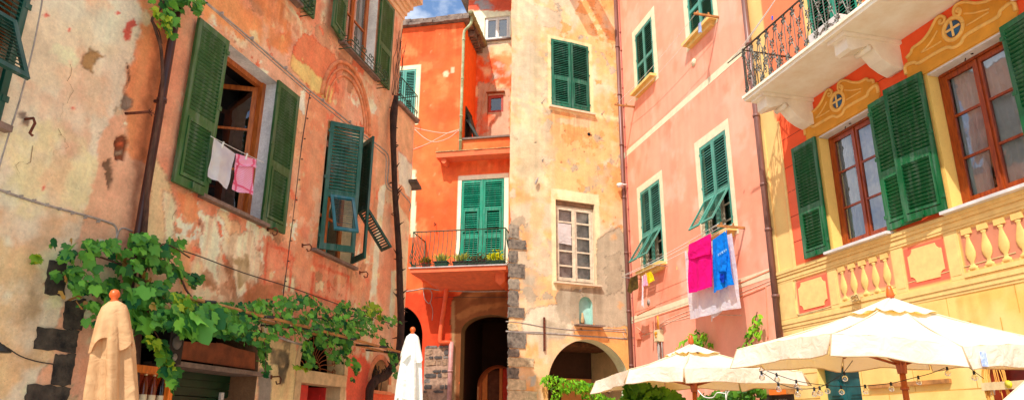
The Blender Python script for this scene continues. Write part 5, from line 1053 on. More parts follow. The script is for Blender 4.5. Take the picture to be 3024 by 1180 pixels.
def gingham():
    m = clothmat('gingham', (250, 190, 214), trans=.2); nt = m.node_tree; N = nt.nodes; K = nt.links; b = N['Principled BSDF']
    tc = N.new('ShaderNodeTexCoord'); sx = N.new('ShaderNodeSeparateXYZ'); K.new(tc.outputs['Generated'], sx.inputs[0])
    def wave(o, f):
        a = N.new('ShaderNodeMath'); a.operation = 'MULTIPLY'; a.inputs[1].default_value = f; K.new(o, a.inputs[0]); s = N.new('ShaderNodeMath'); s.operation = 'FRACT'; K.new(a.outputs[0], s.inputs[0])
        g = N.new('ShaderNodeMath'); g.operation = 'GREATER_THAN'; g.inputs[1].default_value = .5; K.new(s.outputs[0], g.inputs[0]); return g.outputs[0]
    w = wave(sx.outputs['Z'], 24)
    def band(o, lo, hi):
        a = N.new('ShaderNodeMath'); a.operation = 'GREATER_THAN'; a.inputs[1].default_value = lo; K.new(o, a.inputs[0]); c = N.new('ShaderNodeMath'); c.operation = 'LESS_THAN'; c.inputs[1].default_value = hi; K.new(o, c.inputs[0])
        d = N.new('ShaderNodeMath'); d.operation = 'MULTIPLY'; K.new(a.outputs[0], d.inputs[0]); K.new(c.outputs[0], d.inputs[1]); return d.outputs[0]
    rd = N.new('ShaderNodeMath'); rd.operation = 'MAXIMUM'; K.new(band(sx.outputs['Z'], .14, .19), rd.inputs[0]); K.new(band(sx.outputs['Z'], .80, .84), rd.inputs[1])
    r2 = N.new('ShaderNodeMath'); r2.operation = 'MAXIMUM'; K.new(rd.outputs[0], r2.inputs[0]); K.new(band(sx.outputs['X'], .78, .86), r2.inputs[1]); r3 = N.new('ShaderNodeMath'); r3.operation = 'MAXIMUM'; K.new(r2.outputs[0], r3.inputs[0]); K.new(band(sx.outputs['X'], .12, .2), r3.inputs[1])
    m1 = N.new('ShaderNodeMixRGB'); m1.inputs[1].default_value = (*lin((252, 206, 226)), 1); m1.inputs[2].default_value = (*lin((240, 130, 176)), 1); K.new(w, m1.inputs[0])
    m2 = N.new('ShaderNodeMixRGB'); m2.inputs[2].default_value = (*lin((226, 40, 96)), 1); K.new(m1.outputs[0], m2.inputs[1])
    ml = N.new('ShaderNodeMath'); ml.operation = 'MULTIPLY'; ml.inputs[1].default_value = .8; K.new(r3.outputs[0], ml.inputs[0]); K.new(ml.outputs[0], m2.inputs[0]); K.new(m2.outputs[0], b.inputs['Base Color']); return m
M_ging = gingham()
cloth('tea_towel', FL, (632, 408), (695, 454), (671, 556), (615, 520), .2, M_wc, 'plain white tea towel hung in the big open window of the old house', 'towel', n=14, folds=1.3, amp=.012)
cloth('tea_towel', FL, (696, 454), (752, 471), (745, 576), (688, 560), .2, M_ging, 'pink and red checked tea towel pegged in the big open window', 'towel', n=14, folds=1.5, amp=.012)
cloth('towel_fold', FL, (697, 453), (757, 471), (756, 496), (698, 486), .225, M_ging, None, None, n=8, folds=1, amp=.006)
bpy.data.objects['towel_fold'].parent = bpy.data.objects['tea_towel.001']; bpy.data.objects['towel_fold'].matrix_parent_inverse = Matrix.Translation(-Vector(bpy.data.objects['tea_towel.001'].location))
def rope(name, pts, r, label, m=None, cat='clothesline', group=None):
    b = MB(); o0 = np.array(pts[0], float); b.tube([np.array(p)-o0 for p in pts], r, 5); o = b.build(name, m or M_rope, None, o0); return tag(o, label, cat, group or ('clotheslines' if cat == 'clothesline' else None))
def sagline(a, c, s, n=10): a = np.array(a); c = np.array(c); return [a+(c-a)*k/n-np.array([0, 0, s*4*(k/n)*(1-k/n)]) for k in range(n+1)]
rope('clothesline', sagline(FL.wp(622, 402, .2), FL.wp(780, 480, .2), .01), .004, 'short clothesline stretched across the big open window of the old house')
pegm = [mat('peg_white', (240, 236, 226), rough=.5), mat('peg_wood', (232, 176, 104), rough=.7, var=.2), mat('peg_orange', (244, 130, 40), rough=.5), mat('peg_blue', (30, 96, 220), rough=.4)]
def peg(p, k, label, group, rz=0, tilt=0.):
    b = MB(); b.box(-.008, .008, -.012, -.002, -.045, .045); b.box(-.008, .008, .002, .012, -.045, .045); b.box(-.009, .009, -.004, .004, .005, .015); o = b.build('clothes_peg', pegm[k], None, p, (tilt, .15, rz)); return tag(o, label, 'peg', group)
peg(FL.wp(658, 428, .205), 0, 'white clothes peg on the plain white tea towel', 'clothes pegs'); peg(FL.wp(728, 462, .235), 0, 'white clothes peg on the checked tea towel', 'clothes pegs')
# the big wash on the pink house
OFF = .62
zt_ = FR.uz(2127, 666, OFF)
cloth('bedsheet', FR, (2022, 742), (2161, 688), (2184, 908), (2034, 942), OFF-.16, M_wc, 'large white bedsheet hanging behind the pink towel and blue shirt', 'bedsheet', folds=2.2, amp=.03, n=22)
cloth('bedsheet', FR, (2078, 740), (2150, 705), (2164, 890), (2100, 948), OFF-.24, clothmat('grey_white_cotton', (238, 232, 228), trans=.4), 'greyish white sheet at the back of the washing, right corner hanging lowest', 'bedsheet', folds=2.2, amp=.03, n=20)
pt = cloth('beach_towel', FR, (2034, 722), (2099, 690), (2107, 845), (2033, 866), OFF+.02, M_hot, 'hot pink towel folded over the clothesline below the pink house window', 'towel', folds=1.6, amp=.028, n=22)
pf = cloth('towel_fold', FR, (2034, 721), (2099, 689), (2097, 750), (2030, 765), OFF+.055, M_hot, None, None, folds=1.4, amp=.014, n=14)
pf.parent = pt; pf.matrix_parent_inverse = Matrix.Translation(-Vector(pt.location))
sh = cloth('shirt', FR, (2104, 708), (2146, 678), (2167, 838), (2104, 864), OFF+.0, M_shirt, 'bright blue t-shirt pegged upside down on the clothesline', 'shirt', folds=1.8, amp=.034, n=22)
sl = cloth('sleeve', FR, (2124, 752), (2146, 744), (2144, 802), (2118, 798), OFF+.06, M_shirt, None, None, folds=1.2, amp=.02, n=12); sl.parent = sh; sl.matrix_parent_inverse = Matrix.Translation(-Vector(sh.location))
sl = cloth('neck_tag', FR, (2125, 806), (2139, 810), (2138, 836), (2126, 830), OFF+.045, clothmat('dark_blue_jersey', (8, 60, 190), trans=.1), None, None, folds=1., amp=.006, n=6); sl.parent = sh; sl.matrix_parent_inverse = Matrix.Translation(-Vector(sh.location))
b = MB(); o0 = np.array(sh.location); rg = random.Random(8)
for k in range(8):          # faded print across the chest, letters too worn to read
    x0 = 2121+k*3.2; y0 = 748-k*1.9
    P = [FR.wp(x0+q[0], y0+q[1], OFF+.075)-o0 for q in [[(0, 0), (0, 7), (2, 6)], [(0, 7), (0, 0), (2, 1), (1.8, 4), (0, 4)], [(2, 0), (0, 1), (0, 6), (2, 6)], [(0, 7), (0, 0), (1, 4), (2, 0), (2, 6)]][k % 4]]
    b.tube(P, .005, 4)
b.build('chest_print', mat('print_white', (170, 214, 246), rough=.8), sh)
for p, k, l in [((2099, 694, OFF), 2, 'orange clothes peg between the pink towel and the blue shirt'), ((2036, 716, OFF), 1, 'wooden clothes peg at the left end of the pink towel'), ((2030, 740, OFF-.16), 1, 'wooden clothes peg at the left end of the white bedsheet'), ((2143, 680, OFF), 1, 'wooden clothes peg on the blue shirt'), ((1999, 790, OFF-.1), 1, 'lone wooden clothes peg on the line beside the yellow cloth'), ((1907, 810, OFF), 1, 'wooden clothes peg on the yellow cloth')]:
    peg(FR.wp(*p), k, l, 'clothes pegs', rz=1.2)
tipD = FR.w(6.36, .63, 6.0); tipC = FR.w(.86, .60, 5.92); tipC2 = FR.w(.86, .3, 5.92); tipD2 = FR.w(6.36, .3, 6.0)
rope('clothesline', sagline(tipC, tipD, .05, 16), .006, 'outer clothesline on the pink house carrying the pink towel and blue shirt'); rope('clothesline', sagline(tipC+np.array([0, 0, .02])-FR.y*-.1, tipD-FR.y*-.16, .06, 16), .006, 'middle clothesline on the pink house carrying the white bedsheet')
rope('clothesline', sagline(tipC2, tipD2, .06, 16), .006, 'inner clothesline on the pink house close to the wall'); 
a = FR.w(.99, .6, 11.42); c = FR.w(6.12, .6, 11.55); rope('clothesline', sagline(a, c, .12, 16), .006, 'upper clothesline between the two top windows of the pink house, outer strand'); rope('clothesline', sagline(FR.w(.99, .28, 11.42), FR.w(6.12, .28, 11.55), .14, 16), .006, 'upper clothesline between the two top windows of the pink house, inner strand')
for k in range(3):
    o_ = (U0-.5+.15*k, -yf-.0, zh); rope('clothesline', sagline(FR.w(U0-.45+.16*k, 1.16, zh), FR.w(15.5, 1.75+.1*k, 10.8), .25, 14), .006, ['clothesline running up from the iron balcony corner, lowest strand', 'clothesline running up from the iron balcony corner, middle strand', 'clothesline running up from the iron balcony corner, top strand'][k])
peg(FR.w(9.75, 1.2, 9.06), 3, 'blue clothes peg on the iron balcony handrail', 'clothes pegs', rz=.4)
# small washing left of the line
M_shorts = clothmat('brown_print', (96, 76, 30), c2=(60, 44, 20), trans=.1, weave=60); M_pk = clothmat('pale_pink', (250, 180, 206), trans=.25); M_ye = clothmat('yellow_cotton', (240, 210, 20), trans=.25)
b = MB(); F = FR; o_ = OFF
def wpx(p, o): return F.wp(p[0], p[1], o)
P = [[wpx(p, o_+.02*math.sin(i*2+k)) for k, p in enumerate(r)] for i, r in enumerate([[(1862, 818), (1870, 816), (1878, 812), (1883, 811)], [(1858, 832), (1868, 830), (1876, 826), (1884, 828)], [(1854, 848), (1866, 846), (1876, 842), (1886, 846)], [(1852, 860), (1864, 866), (1870, 858), (1884, 852)]])]
org = P[0][0]; b.grid([[np.array(q)-org for q in r] for r in P]); tag(b.build('shorts', M_shorts, None, org), 'small brown patterned shorts drying at the far left end of the line', 'shorts')
cloth('cloth_strip', FR, (1895, 815), (1899, 813), (1899, 908), (1897, 900), OFF-.05, M_wc, 'thin white strip hanging beside the brown shorts', 'cloth', folds=1, amp=.02, n=8); cloth('handkerchief', FR, (1900, 812), (1910, 806), (1913, 840), (1901, 846), OFF-.02, M_pk, 'pale pink cloth between the brown shorts and the yellow cloth', 'cloth', folds=1.5, amp=.03, n=10)
cloth('handkerchief', FR, (1909, 806), (1922, 800), (1931, 826), (1912, 846), OFF+.02, M_ye, 'yellow cloth drying under the lower left pink house window', 'cloth', folds=1.2, amp=.03, n=10); cloth('rag', FR, (2062, 70), (2070, 64), (2072, 96), (2060, 100), .5, clothmat('pale_blue_rag', (170, 190, 226), trans=.2), 'small pale blue rag hanging at the top window of the pink house', 'cloth', folds=1, amp=.03, n=8)

# ================================================================= PARASOLS
M_canvas = clothmat('parasol_canvas', (255, 250, 232), c2=(253, 246, 228), trans=.4, tcol=(252, 196, 84), weave=200, rough=.9); M_canvas2 = clothmat('parasol_canvas_white', (252, 250, 240), c2=(244, 240, 224), trans=.2, tcol=(250, 240, 200), weave=200); M_canvas3 = clothmat('parasol_canvas_beige', (222, 176, 126), c2=(200, 152, 104), trans=.2, weave=200)
M_pole = mat('parasol_pole', (176, 84, 30), rough=.45, var=.3, vscale=7, stretch=(5, 5, .5), c2=(128, 54, 18)); M_fin = mat('finial_orange', (222, 98, 36), rough=.35, var=.15)
M_seam = mat('canvas_seam', (232, 214, 176), rough=.9, var=.1)
M_hem = mat('hem_piping', (196, 160, 120), rough=.9, var=.1)
def open_parasol(label, x, y, r, zr, za, n, rot, val, split, m, jit, seed, rim=None):
    """n-sided canvas canopy with sagging panels, vent cap, split valance, ribs, pole"""
    rg = random.Random(seed); root = empty('parasol', (x, y, 0), 0, label, 'parasol', 'parasols of the square')
    V = rim or [(r*math.cos(rot+2*PI*k/n), r*math.sin(rot+2*PI*k/n), zr+rg.uniform(-jit, jit)) for k in range(n)]
    S = 12; R_ = 10; P = []
    def pt(k, s, t, sagk=1.0, z0=0.):    # panel k, s along the edge, t from apex(0) to rim(1)
        a = np.array(V[k]); c = np.array(V[(k+1) % n]); e = a+(c-a)*s; e[:2] *= (1-.045*math.sin(PI*s)); e[2] += .05*math.sin(PI*s)*sagk*.6
        ap = np.array([0, 0, za]); q = ap+(e-ap)*t; q[2] -= .10*math.sin(PI*t)*(.35+.65*math.sin(PI*s))*sagk; return q
    t0 = .16
    for j in range(R_+1):
        t = t0+(1-t0)*j/R_; P.append([pt(k, s/S, t)+np.array([0, 0, .006*math.sin(s*2.1+k*3+j)]) for k in range(n) for s in range(S)])
    b = MB(); b.grid(P, wrap=True); cn = b.build('canopy', m, root)
    b = MB()
    for k in range(n): b.tube([pt(k, 0., t0+(1-t0)*j/R_)+np.array([0, 0, .004]) for j in range(R_+1)], .007, 4)
    b.build('seam', M_seam, cn)
    P = []
    for j in range(6):
        t = .01+.27*j/5; P.append([pt(k, s/S, t)+np.array([0, 0, .035+(.03*math.sin(PI*s/S) if j == 5 else 0)+.012*math.sin(k*2+s)]) for k in range(n) for s in range(S)])
    b = MB(); b.grid(P, wrap=True); b.build('vent_cap', m, root)
    b = MB(); hems = []
    for k in range(n):
        P = []
        for j in range(6):
            v = j/5; row = []
            for s in range(S+1):
                q = pt(k, s/S, 1.0); out = q[:2]/np.linalg.norm(q[:2]); w_ = .02*math.sin(s*1.1+k*2.3)*v+.012*math.sin(s*2.7+k)*v+split*.10*v*abs(2*s/S-1)**3; tri = 1.0
                row.append((q[0]+out[0]*w_, q[1]+out[1]*w_, q[2]-val*v*(1.0+.05*math.sin(s*.9+k))))
            # corners of neighbouring panels spread slightly apart
            row[0] = tuple(np.array(row[0])+.05*v*(np.array(row[1])-np.array(row[0]))*3); row[-1] = tuple(np.array(row[-1])+.05*v*(np.array(row[-2])-np.array(row[-1]))*3)
            P.append(row)
        b.grid(P); hems.append([tuple(P[0][0])]+[tuple(q) for q in P[-1]]+[tuple(P[0][-1])])
    va = b.build('valance', m, root)
    hb = MB()
    for hm in hems: hb.tube(hm, .006, 4)
    hb.build('hem', M_hem, va); b = MB()
    for k in range(n):
        pts = [np.array(V[k])*np.array([1, 1, 0])*.985+np.array([0, 0, V[k][2]-val*(1.0+.10*math.sin(k))])]
    for k in range(n):
        rb = MB(); ap = np.array([0, 0, za-.06]); e = np.array(V[k])+np.array([0, 0, -.03]); d = e-ap; rb.tube([ap+d*.03, ap+d*.5+np.array([0, 0, -.05]), ap+d*.98], .016, 5)
        hub = np.array([0, 0, zr-.12]); rb.tube([hub, ap+d*.55+np.array([0, 0, -.06])], .013, 5); rb.build('rib', M_pole, root)
    b = MB(); b.tube([(0, 0, 0), (0, 0, za)], .03, 10); b.tube([(0, 0, zr-.2), (0, 0, zr-.1), (0, 0, zr-.06)], [.045, .055, .075], 10); b.tube([(0, 0, zr-.36), (0, 0, zr-.33)], .042, 10); b.box(-.4, .4, -.4, .4, 0, .06); b.build('pole', M_pole, root)
    b = MB(); b.lathe([(.035, 0), (.04, .04), (.03, .09), (.022, .13), (.0, .14)], (0, 0, za+.03), 10); b.build('finial', M_fin, root)
    return root
p1 = open_parasol('largest open cream parasol in front of the yellow house, wide split valance', 4.03, 7.5, 1.6, 2.38, 2.93, 8, 0, .19, 1., M_canvas, .02, 3,
    [(-1.64, .14, 2.42), (-1.15, -1.05, 2.44), (-.2, -1.38, 2.30), (1.2, -.9, 2.35), (1.55, .2, 2.42), (.95, 1.15, 2.5), (.1, 1.5, 2.5), (-1.0, 1.1, 2.48)])
b = MB(); b.box(-.03, .03, -.004, .004, -.06, .06); b.build('care_tag', mat('tag_blue', (120, 150, 220), rough=.6, c2=(220, 226, 244), vscale=30), p1, (-.02, -1.36, 2.2), (0, 0, RAD(15)))
p2 = open_parasol('smaller open cream parasol in front of the pink house, near the archway', 2.55, 10.2, 1.4, 2.32, 2.74, 8, 0, .17, .9, M_canvas, .02, 9,
    [(-1.36, .07, 2.25), (-1.05, -.95, 2.335), (-.46, -1.4, 2.32), (1.19, -.85, 2.33), (1.45, .1, 2.33), (.95, 1.05, 2.36), (-.1, 1.4, 2.38), (-1.0, .95, 2.34)])
p3 = open_parasol('white parasol edge poking into the bottom right corner', 4.14, 4.4, 1.15, 1.68, 2.76, 8, RAD(-131), .16, .5, M_canvas2, .01, 4)
def closed_parasol(label, x, y, zt, s, m, m_h, rot, lean=0.):
    root = empty('parasol', (x-math.sin(lean)*zt, y, 0), 0, label, 'parasol', 'parasols of the square'); root.rotation_euler = (0, lean, 0); N_ = 96
    def shell(prof, folds, amp, ph, sk=0.):
        P = []
        for r, z in prof:
            row = []
            for k in range(N_):
                a = 2*PI*k/N_; f = min(1., (zt-z)*2.2); fs_ = math.sin(folds*a+ph+z*.9+.5*math.sin(2*a)); rr = r*(1+amp*f*(1.5*(abs(fs_)**.6*math.copysign(1, fs_))*.8+.35*math.sin((folds*2+1)*a+z*2.3)+.2*math.sin(z*14+3*a))); row.append((rr*math.cos(a), rr*math.sin(a), z+sk*math.sin(4*a+ph)*f))
            P.append(row)
        return P
    b = MB(); b.grid(shell([(.05*s, zt), (.08*s, zt-.05), (.125*s, zt-.2), (.138*s, zt-.32), (.155*s, zt-.6), (.185*s, zt-1.1), (.19*s, zt-1.6), (.13*s, zt-2.0)], 6, .22, .4), wrap=True); b.build('canopy', m, root)
    b = MB(); b.grid(shell([(.045*s, zt+.012), (.09*s, zt-.02), (.115*s, zt-.08), (.135*s, zt-.17), (.152*s, zt-.25), (.158*s, zt-.30)], 4, .20, 1.2, .07), wrap=True); b.build('hood', m_h, root)
    b = MB(); b.tube([(.175*s*math.cos(t), .175*s*math.sin(t), zt-.78+.02*math.sin(2*t)) for t in np.linspace(0, 2*PI, 40)], .011, 5); b.build('strap', m, root)
    b = MB(); b.lathe([(.025, 0), (.028, .02), (.02, .035), (.033, .05), (.036, .07), (.025, .095), (.0, .105)], (0, 0, zt), 12); b.build('finial', M_fin, root)
    b = MB(); b.tube([(0, 0, 0), (0, 0, zt)], .028, 8); b.box(-.3, .3, -.3, .3, 0, .06); b.build('pole', M_pole, root)
    return root
pc = at_y(350, 886, 5.0); closed_parasol('closed beige parasol with orange finial standing before the old house', pc[0]-.025, 5.0, pc[2], .86, M_canvas3, M_canvas3, .5, RAD(-8.))
pc = at_y(1218, 988, 9.0); closed_parasol('closed white parasol with orange finial standing before the dark archway', pc[0], 9.0, pc[2], .82, M_canvas2, M_canvas2, 1.1)

# ================================================================= VINES
LEAF = [(0, -.10), (.20, -.26), (.40, -.16), (.54, .04), (.44, .18), (.54, .44), (.32, .44), (.20, .66), (0, .84), (-.20, .66), (-.32, .44), (-.54, .44), (-.44, .18), (-.54, .04), (-.40, -.16), (-.20, -.26)]
LEAF2 = [(0, 0), (.16, .12), (.24, .4), (.14, .75), (0, 1.05), (-.14, .75), (-.24, .4), (-.16, .12)]
def inpoly(P, x, y):
    c = False; n = len(P)
    for i in range(n):
        ax, ay = P[i]; bx, by = P[(i+1) % n]
        if (ay > y) != (by > y) and x < (bx-ax)*(y-ay)/(by-ay)+ax: c = not c
    return c
def foliage(parent, F, regions, m, base, shape=LEAF, seed=1, name='foliage', droop=.55):
    """many separate lobed leaves; regions: (photo polygon, count, offset range from the wall, leaf size)"""
    rg = random.Random(seed); V = []; Fc = []; T = []; nl = len(shape)
    for poly, cnt, (o0, o1), size in regions:
        x0 = min(p[0] for p in poly); x1 = max(p[0] for p in poly); y0 = min(p[1] for p in poly); y1 = max(p[1] for p in poly); k = 0; tries = 0
        cl = [(rg.uniform(x0, x1), rg.uniform(y0, y1)) for _ in range(max(6, cnt//9))]
        while k < cnt and tries < cnt*60:
            tries += 1
            if rg.random() < .72: c = rg.choice(cl); x = rg.gauss(c[0], 14); y = rg.gauss(c[1], 11)
            else: x = rg.uniform(x0, x1); y = rg.uniform(y0, y1)
            if not inpoly(poly, x, y): continue
            d = rg.random(); p = F.wp(x, y, o0+(o1-o0)*d)
            nrm = -F.y*rg.uniform(.35, 1.1)+np.array([rg.uniform(-.75, .75), rg.uniform(-.75, .75), rg.uniform(.0, .95)]); nrm /= np.linalg.norm(nrm)
            up = np.array([rg.uniform(-.8, .8), rg.uniform(-.8, .8), -droop-rg.random()*.5]); up -= nrm*np.dot(up, nrm); up /= np.linalg.norm(up); sd = np.cross(up, nrm)
            s = size*rg.choice([.45, .65, .85, 1., 1., 1.15, 1.35])*rg.uniform(.85, 1.15); fold = rg.uniform(.1, .5); curl = rg.uniform(-.35, .1); o = len(V)
            V.append(tuple(p-base)); 
            for (a, c) in shape: V.append(tuple(p-base+s*(sd*a+up*c+nrm*(-fold*abs(a)*.6+curl*c*c*.6+.06*math.sin(a*9)))))
            for i in range(nl): Fc.append((o, o+1+i, o+1+(i+1) % nl))
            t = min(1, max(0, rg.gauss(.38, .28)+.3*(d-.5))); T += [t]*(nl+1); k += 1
    me = bpy.data.meshes.new(name); me.from_pydata(V, [], Fc); me.update(); me.materials.append(m)
    at = me.attributes.new('tint', 'FLOAT', 'POINT'); at.data.foreach_set('value', T); me.polygons.foreach_set('use_smooth', [True]*len(Fc))
    o = bpy.data.objects.new(name, me); col.objects.link(o); o.parent = parent; return o
def stems(parent, paths, base, name='stem', m=None):
    b = MB()
    for pts, r in paths: b.tube([np.array(p)-base for p in smoothpath(pts, 4)], r if not hasattr(r, '__len__') else np.interp(np.linspace(0, 1, (len(pts)-1)*4+1), np.linspace(0, 1, len(r)), r), 7)
    return b.build(name, m or M_bark, parent)
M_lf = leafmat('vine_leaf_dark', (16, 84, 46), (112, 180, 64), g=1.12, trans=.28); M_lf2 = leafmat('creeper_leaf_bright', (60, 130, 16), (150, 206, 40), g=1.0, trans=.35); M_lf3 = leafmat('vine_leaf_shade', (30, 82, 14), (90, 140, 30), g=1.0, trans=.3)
# vine beside the drainpipe with the pergola canopy
g0 = FL.w(-7.9, .3, 0); gv = empty('grapevine', g0, 0, 'large grapevine climbing the dark drainpipe and spreading over the shop front', 'vine')
L_ = lambda pts: [FL.wp(p[0], p[1], p[2] if len(p) > 2 else .2) for p in pts]
stems(gv, [(L_([(395, 1180, .25), (405, 1000, .25), (418, 850, .22), (424, 720), (432, 620), (436, 540), (450, 440), (470, 340), (480, 250), (478, 170), (472, 130), (455, 75), (450, 55), (478, 20), (490, -20)]), [.05, .03, .022, .018, .014]), (L_([(455, 70), (470, 95), (478, 130)]), .008),
           (L_([(424, 740, .25), (520, 800, .4), (560, 870, .5), (640, 930, .6), (760, 930, .6), (900, 940, .6), (1080, 930, .4)]), .012), (L_([(400, 800, .25), (300, 760, .3), (180, 740, .2)]), .010), (L_([(430, 940, .6), (470, 1000, .6), (500, 1070, .6), (515, 1120, .6)]), .006),
           (L_([(430, 800, .3), (480, 720, .3), (560, 760, .4)]), .008), (L_([(880, 960, .6), (920, 1040, .5), (930, 1080, .5)]), .006), (L_([(770, 960, .6), (785, 1040, .6), (783, 1100, .6)]), .006)], g0)
RA = [(140, 710), (165, 702), (200, 712), (240, 702), (300, 712), (345, 704), (420, 690), (480, 704), (520, 700), (560, 716), (530, 745), (560, 770), (540, 800), (592, 806), (586, 850), (556, 846), (520, 800), (500, 860), (450, 880), (372, 870), (330, 930), (300, 950), (262, 962), (235, 950), (245, 900), (200, 880), (160, 850), (150, 800), (165, 770)]
RB = [(440, 890), (500, 860), (560, 868), (640, 895), (720, 890), (790, 882), (850, 868), (905, 862), (950, 890), (985, 918), (1012, 884), (1036, 890), (1030, 905), (1060, 910), (1092, 884), (1100, 912), (1132, 920), (1130, 930), (1188, 944), (1200, 950), (1160, 962), (1128, 960), (1140, 985), (1124, 1000), (1080, 982), (1050, 1002), (1020, 980), (1010, 1005), (960, 1000), (930, 985), (890, 1000), (850, 985), (790, 1005), (765, 1010), (700, 1012), (690, 995), (620, 992), (540, 990), (520, 968), (440, 958)]
HG = [[(905, 990), (940, 1010), (960, 1050), (1060, 1085), (1052, 1120), (1036, 1128), (1040, 1090), (1016, 1030), (1000, 1000)], [(896, 1000), (915, 1010), (925, 1060), (932, 1085), (912, 1080), (895, 1040)], [(766, 1000), (792, 1010), (792, 1060), (786, 1112), (772, 1090), (764, 1040)], [(1120, 990), (1150, 1010), (1170, 1040), (1180, 1075), (1172, 1110), (1158, 1080), (1150, 1040), (1128, 1015)], [(1000, 985), (1040, 985), (1036, 1020), (1062, 1090), (1050, 1100), (1020, 1040)]]
TL_ = [(436, -20), (605, -20), (612, 8), (596, 20), (584, 44), (560, 18), (540, 26), (530, 60), (512, 108), (500, 92), (480, 72), (484, 50), (460, 30), (440, 18)]
ST = [(432, 985), (478, 1000), (498, 1050), (522, 1090), (518, 1130), (508, 1140), (496, 1100), (474, 1070), (470, 1030), (440, 1010)]
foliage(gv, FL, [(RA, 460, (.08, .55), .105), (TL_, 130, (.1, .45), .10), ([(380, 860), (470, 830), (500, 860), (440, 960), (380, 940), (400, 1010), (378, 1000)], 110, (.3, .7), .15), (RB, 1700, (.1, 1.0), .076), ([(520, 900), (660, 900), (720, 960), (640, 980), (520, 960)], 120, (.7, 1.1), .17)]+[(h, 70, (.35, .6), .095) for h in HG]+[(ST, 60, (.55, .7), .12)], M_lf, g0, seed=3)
foliage(gv, FL, [(RA, 16, (.3, .5), .10), (RB, 46, (.3, .95), .075)], leafmat('vine_leaf_dry', (120, 84, 40), (190, 160, 80), g=1., trans=.3), g0, seed=21, name='dry_leaves')
foliage(gv, FL, [([(520, 870), (560, 872), (570, 900), (545, 925), (530, 905)], 50, (.7, .95), .085), ([(860, 1075), (930, 1085), (920, 1095), (880, 1090)], 14, (.4, .5), .07), (ST, 36, (.6, .75), .10), ([(440, 20), (520, 60), (505, 110), (470, 80)], 26, (.3, .5), .10), ([(92, 765), (120, 740), (115, 765), (95, 775)], 8, (.05, .1), .08), ([(1100, 890), (1180, 940), (1110, 940), (1010, 900)], 40, (.3, .8), .09)], leafmat('vine_leaf_yellow', (80, 140, 30), (190, 206, 60), g=1.05, trans=.35), g0, seed=8, name='young_foliage')
# old trunk at the corner
g0 = FL.w(-1.6, .25, 0); gt = empty('climbing_trunk', g0, 0, 'old dark vine trunk climbing the corner of the salmon house', 'vine')
tr = L_([(1085, 1260, .15), (1090, 1180, .15), (1094, 1142, .16), (1112, 1120, .18), (1140, 1106, .2), (1158, 1080, .2), (1178, 1040, .2), (1184, 955, .2), (1181, 850, .18), (1178, 745, .18), (1172, 650, .16), (1167, 580, .16), (1163, 470, .15), (1161, 400, .15), (1163, 333, .14), (1170, 285, .14)])
rr = [.07, .075, .08, .085, .085, .08, .075, .075, .07, .065, .062, .06, .06, .065, .085, .05]
rg = random.Random(6); tw = MB()
for i in range(70):
    k = rg.uniform(3, len(tr)-1.01); a = tr[int(k)]+(tr[int(k)+1]-tr[int(k)])*(k-int(k)); d = np.array([rg.uniform(-.16, .16), rg.uniform(-.12, .12), rg.uniform(-.02, .25)]); tw.tube([a-g0, a-g0+d*.5+np.array([0, 0, .02]), a-g0+d], [.022, .016, .005], 5)
trunk = MB(); trunk.add(tw.v, tw.f)
for pts_, r_ in [(tr, rr), ([p+np.array([.03*math.sin(i*1.7), .02, 0]) for i, p in enumerate(tr[5:])], .035)]:
    sp_ = smoothpath(pts_, 4); trunk.tube([np.array(p)-g0 for p in sp_], np.interp(np.linspace(0, 1, len(sp_)), np.linspace(0, 1, len(rr)), rr) if r_ is rr else r_, 8)
trunk.build('trunk', mat('dark_vine_bark', (66, 44, 34), rough=.95, var=.5, vscale=14, stretch=(1, 1, .35), bump=.8, bscale=30), gt)
st = MB()
for k in range(9):
    a = FL.wp(1165+rg.uniform(-8, 10), 280, .03); P = [a-g0]
    for j in range(7): a = a+FL.x*rg.uniform(-.05, .09)+np.array([0, 0, rg.uniform(.12, .3)]); P.append(a-g0)
    st.tube(smoothpath(P), .006, 4)
st.build('tendrils', M_bark, gt)
# creeper in the archway
def creeper(name, F, regs, m, label, shape, seed, paths, pm=None):
    x = np.mean([p[0] for p in regs[0][0]]); b0 = F.wp(x, 1180, .2); b0 = np.array([b0[0], b0[1], 0.]); r_ = empty(name, b0, 0, label, 'vine')
    foliage(r_, F, regs, m, b0, shape, seed); stems(r_, [([F.wp(*p) for p in pts], r) for pts, r in paths], b0); return r_
Z1 = lambda L__: [(1560+x/4.1875, 940+y/4.1875) for x, y in L__]; Z2 = lambda L__: [(1920+x/4.1875, 940+y/4.1875) for x, y in L__]
creeper('creeper', FT, [(Z1([(150, 765), (190, 720), (240, 672), (350, 690), (450, 722), (560, 738), (640, 745), (720, 770), (840, 800), (900, 900), (1000, 960), (1190, 970), (1240, 1100), (740, 1100), (700, 980), (640, 950), (600, 915), (520, 888), (440, 912), (395, 945), (380, 1010), (330, 1100), (270, 1050), (290, 900), (250, 850), (200, 825)]), 1150, (.05, .6), .105)], M_lf2, 'bright green creeper draped across the tower archway', LEAF2, 5, [([(1640, 1260, .2), (1630, 1160, .2), (1640, 1120, .2), (1720, 1130, .3), (1800, 1160, .3)], .012)])
creeper('creeper', FR, [(Z2([(262, 385), (300, 355), (360, 300), (380, 250), (440, 215), (500, 180), (545, 108), (590, 130), (650, 145), (720, 165), (750, 220), (735, 300), (690, 345), (620, 345), (560, 300), (540, 265), (450, 262), (350, 340)]), 110, (.02, .3), .13), (Z2([(720, 250), (790, 345), (760, 340), (700, 330)]), 14, (.02, .1), .12)], M_lf2, 'small yellow-green creeper clump above the smaller parasol on the pink wall', LEAF2, 6, [([(2060, 1260, .1), (2056, 1050, .1), (2050, 990, .1)], .01)])
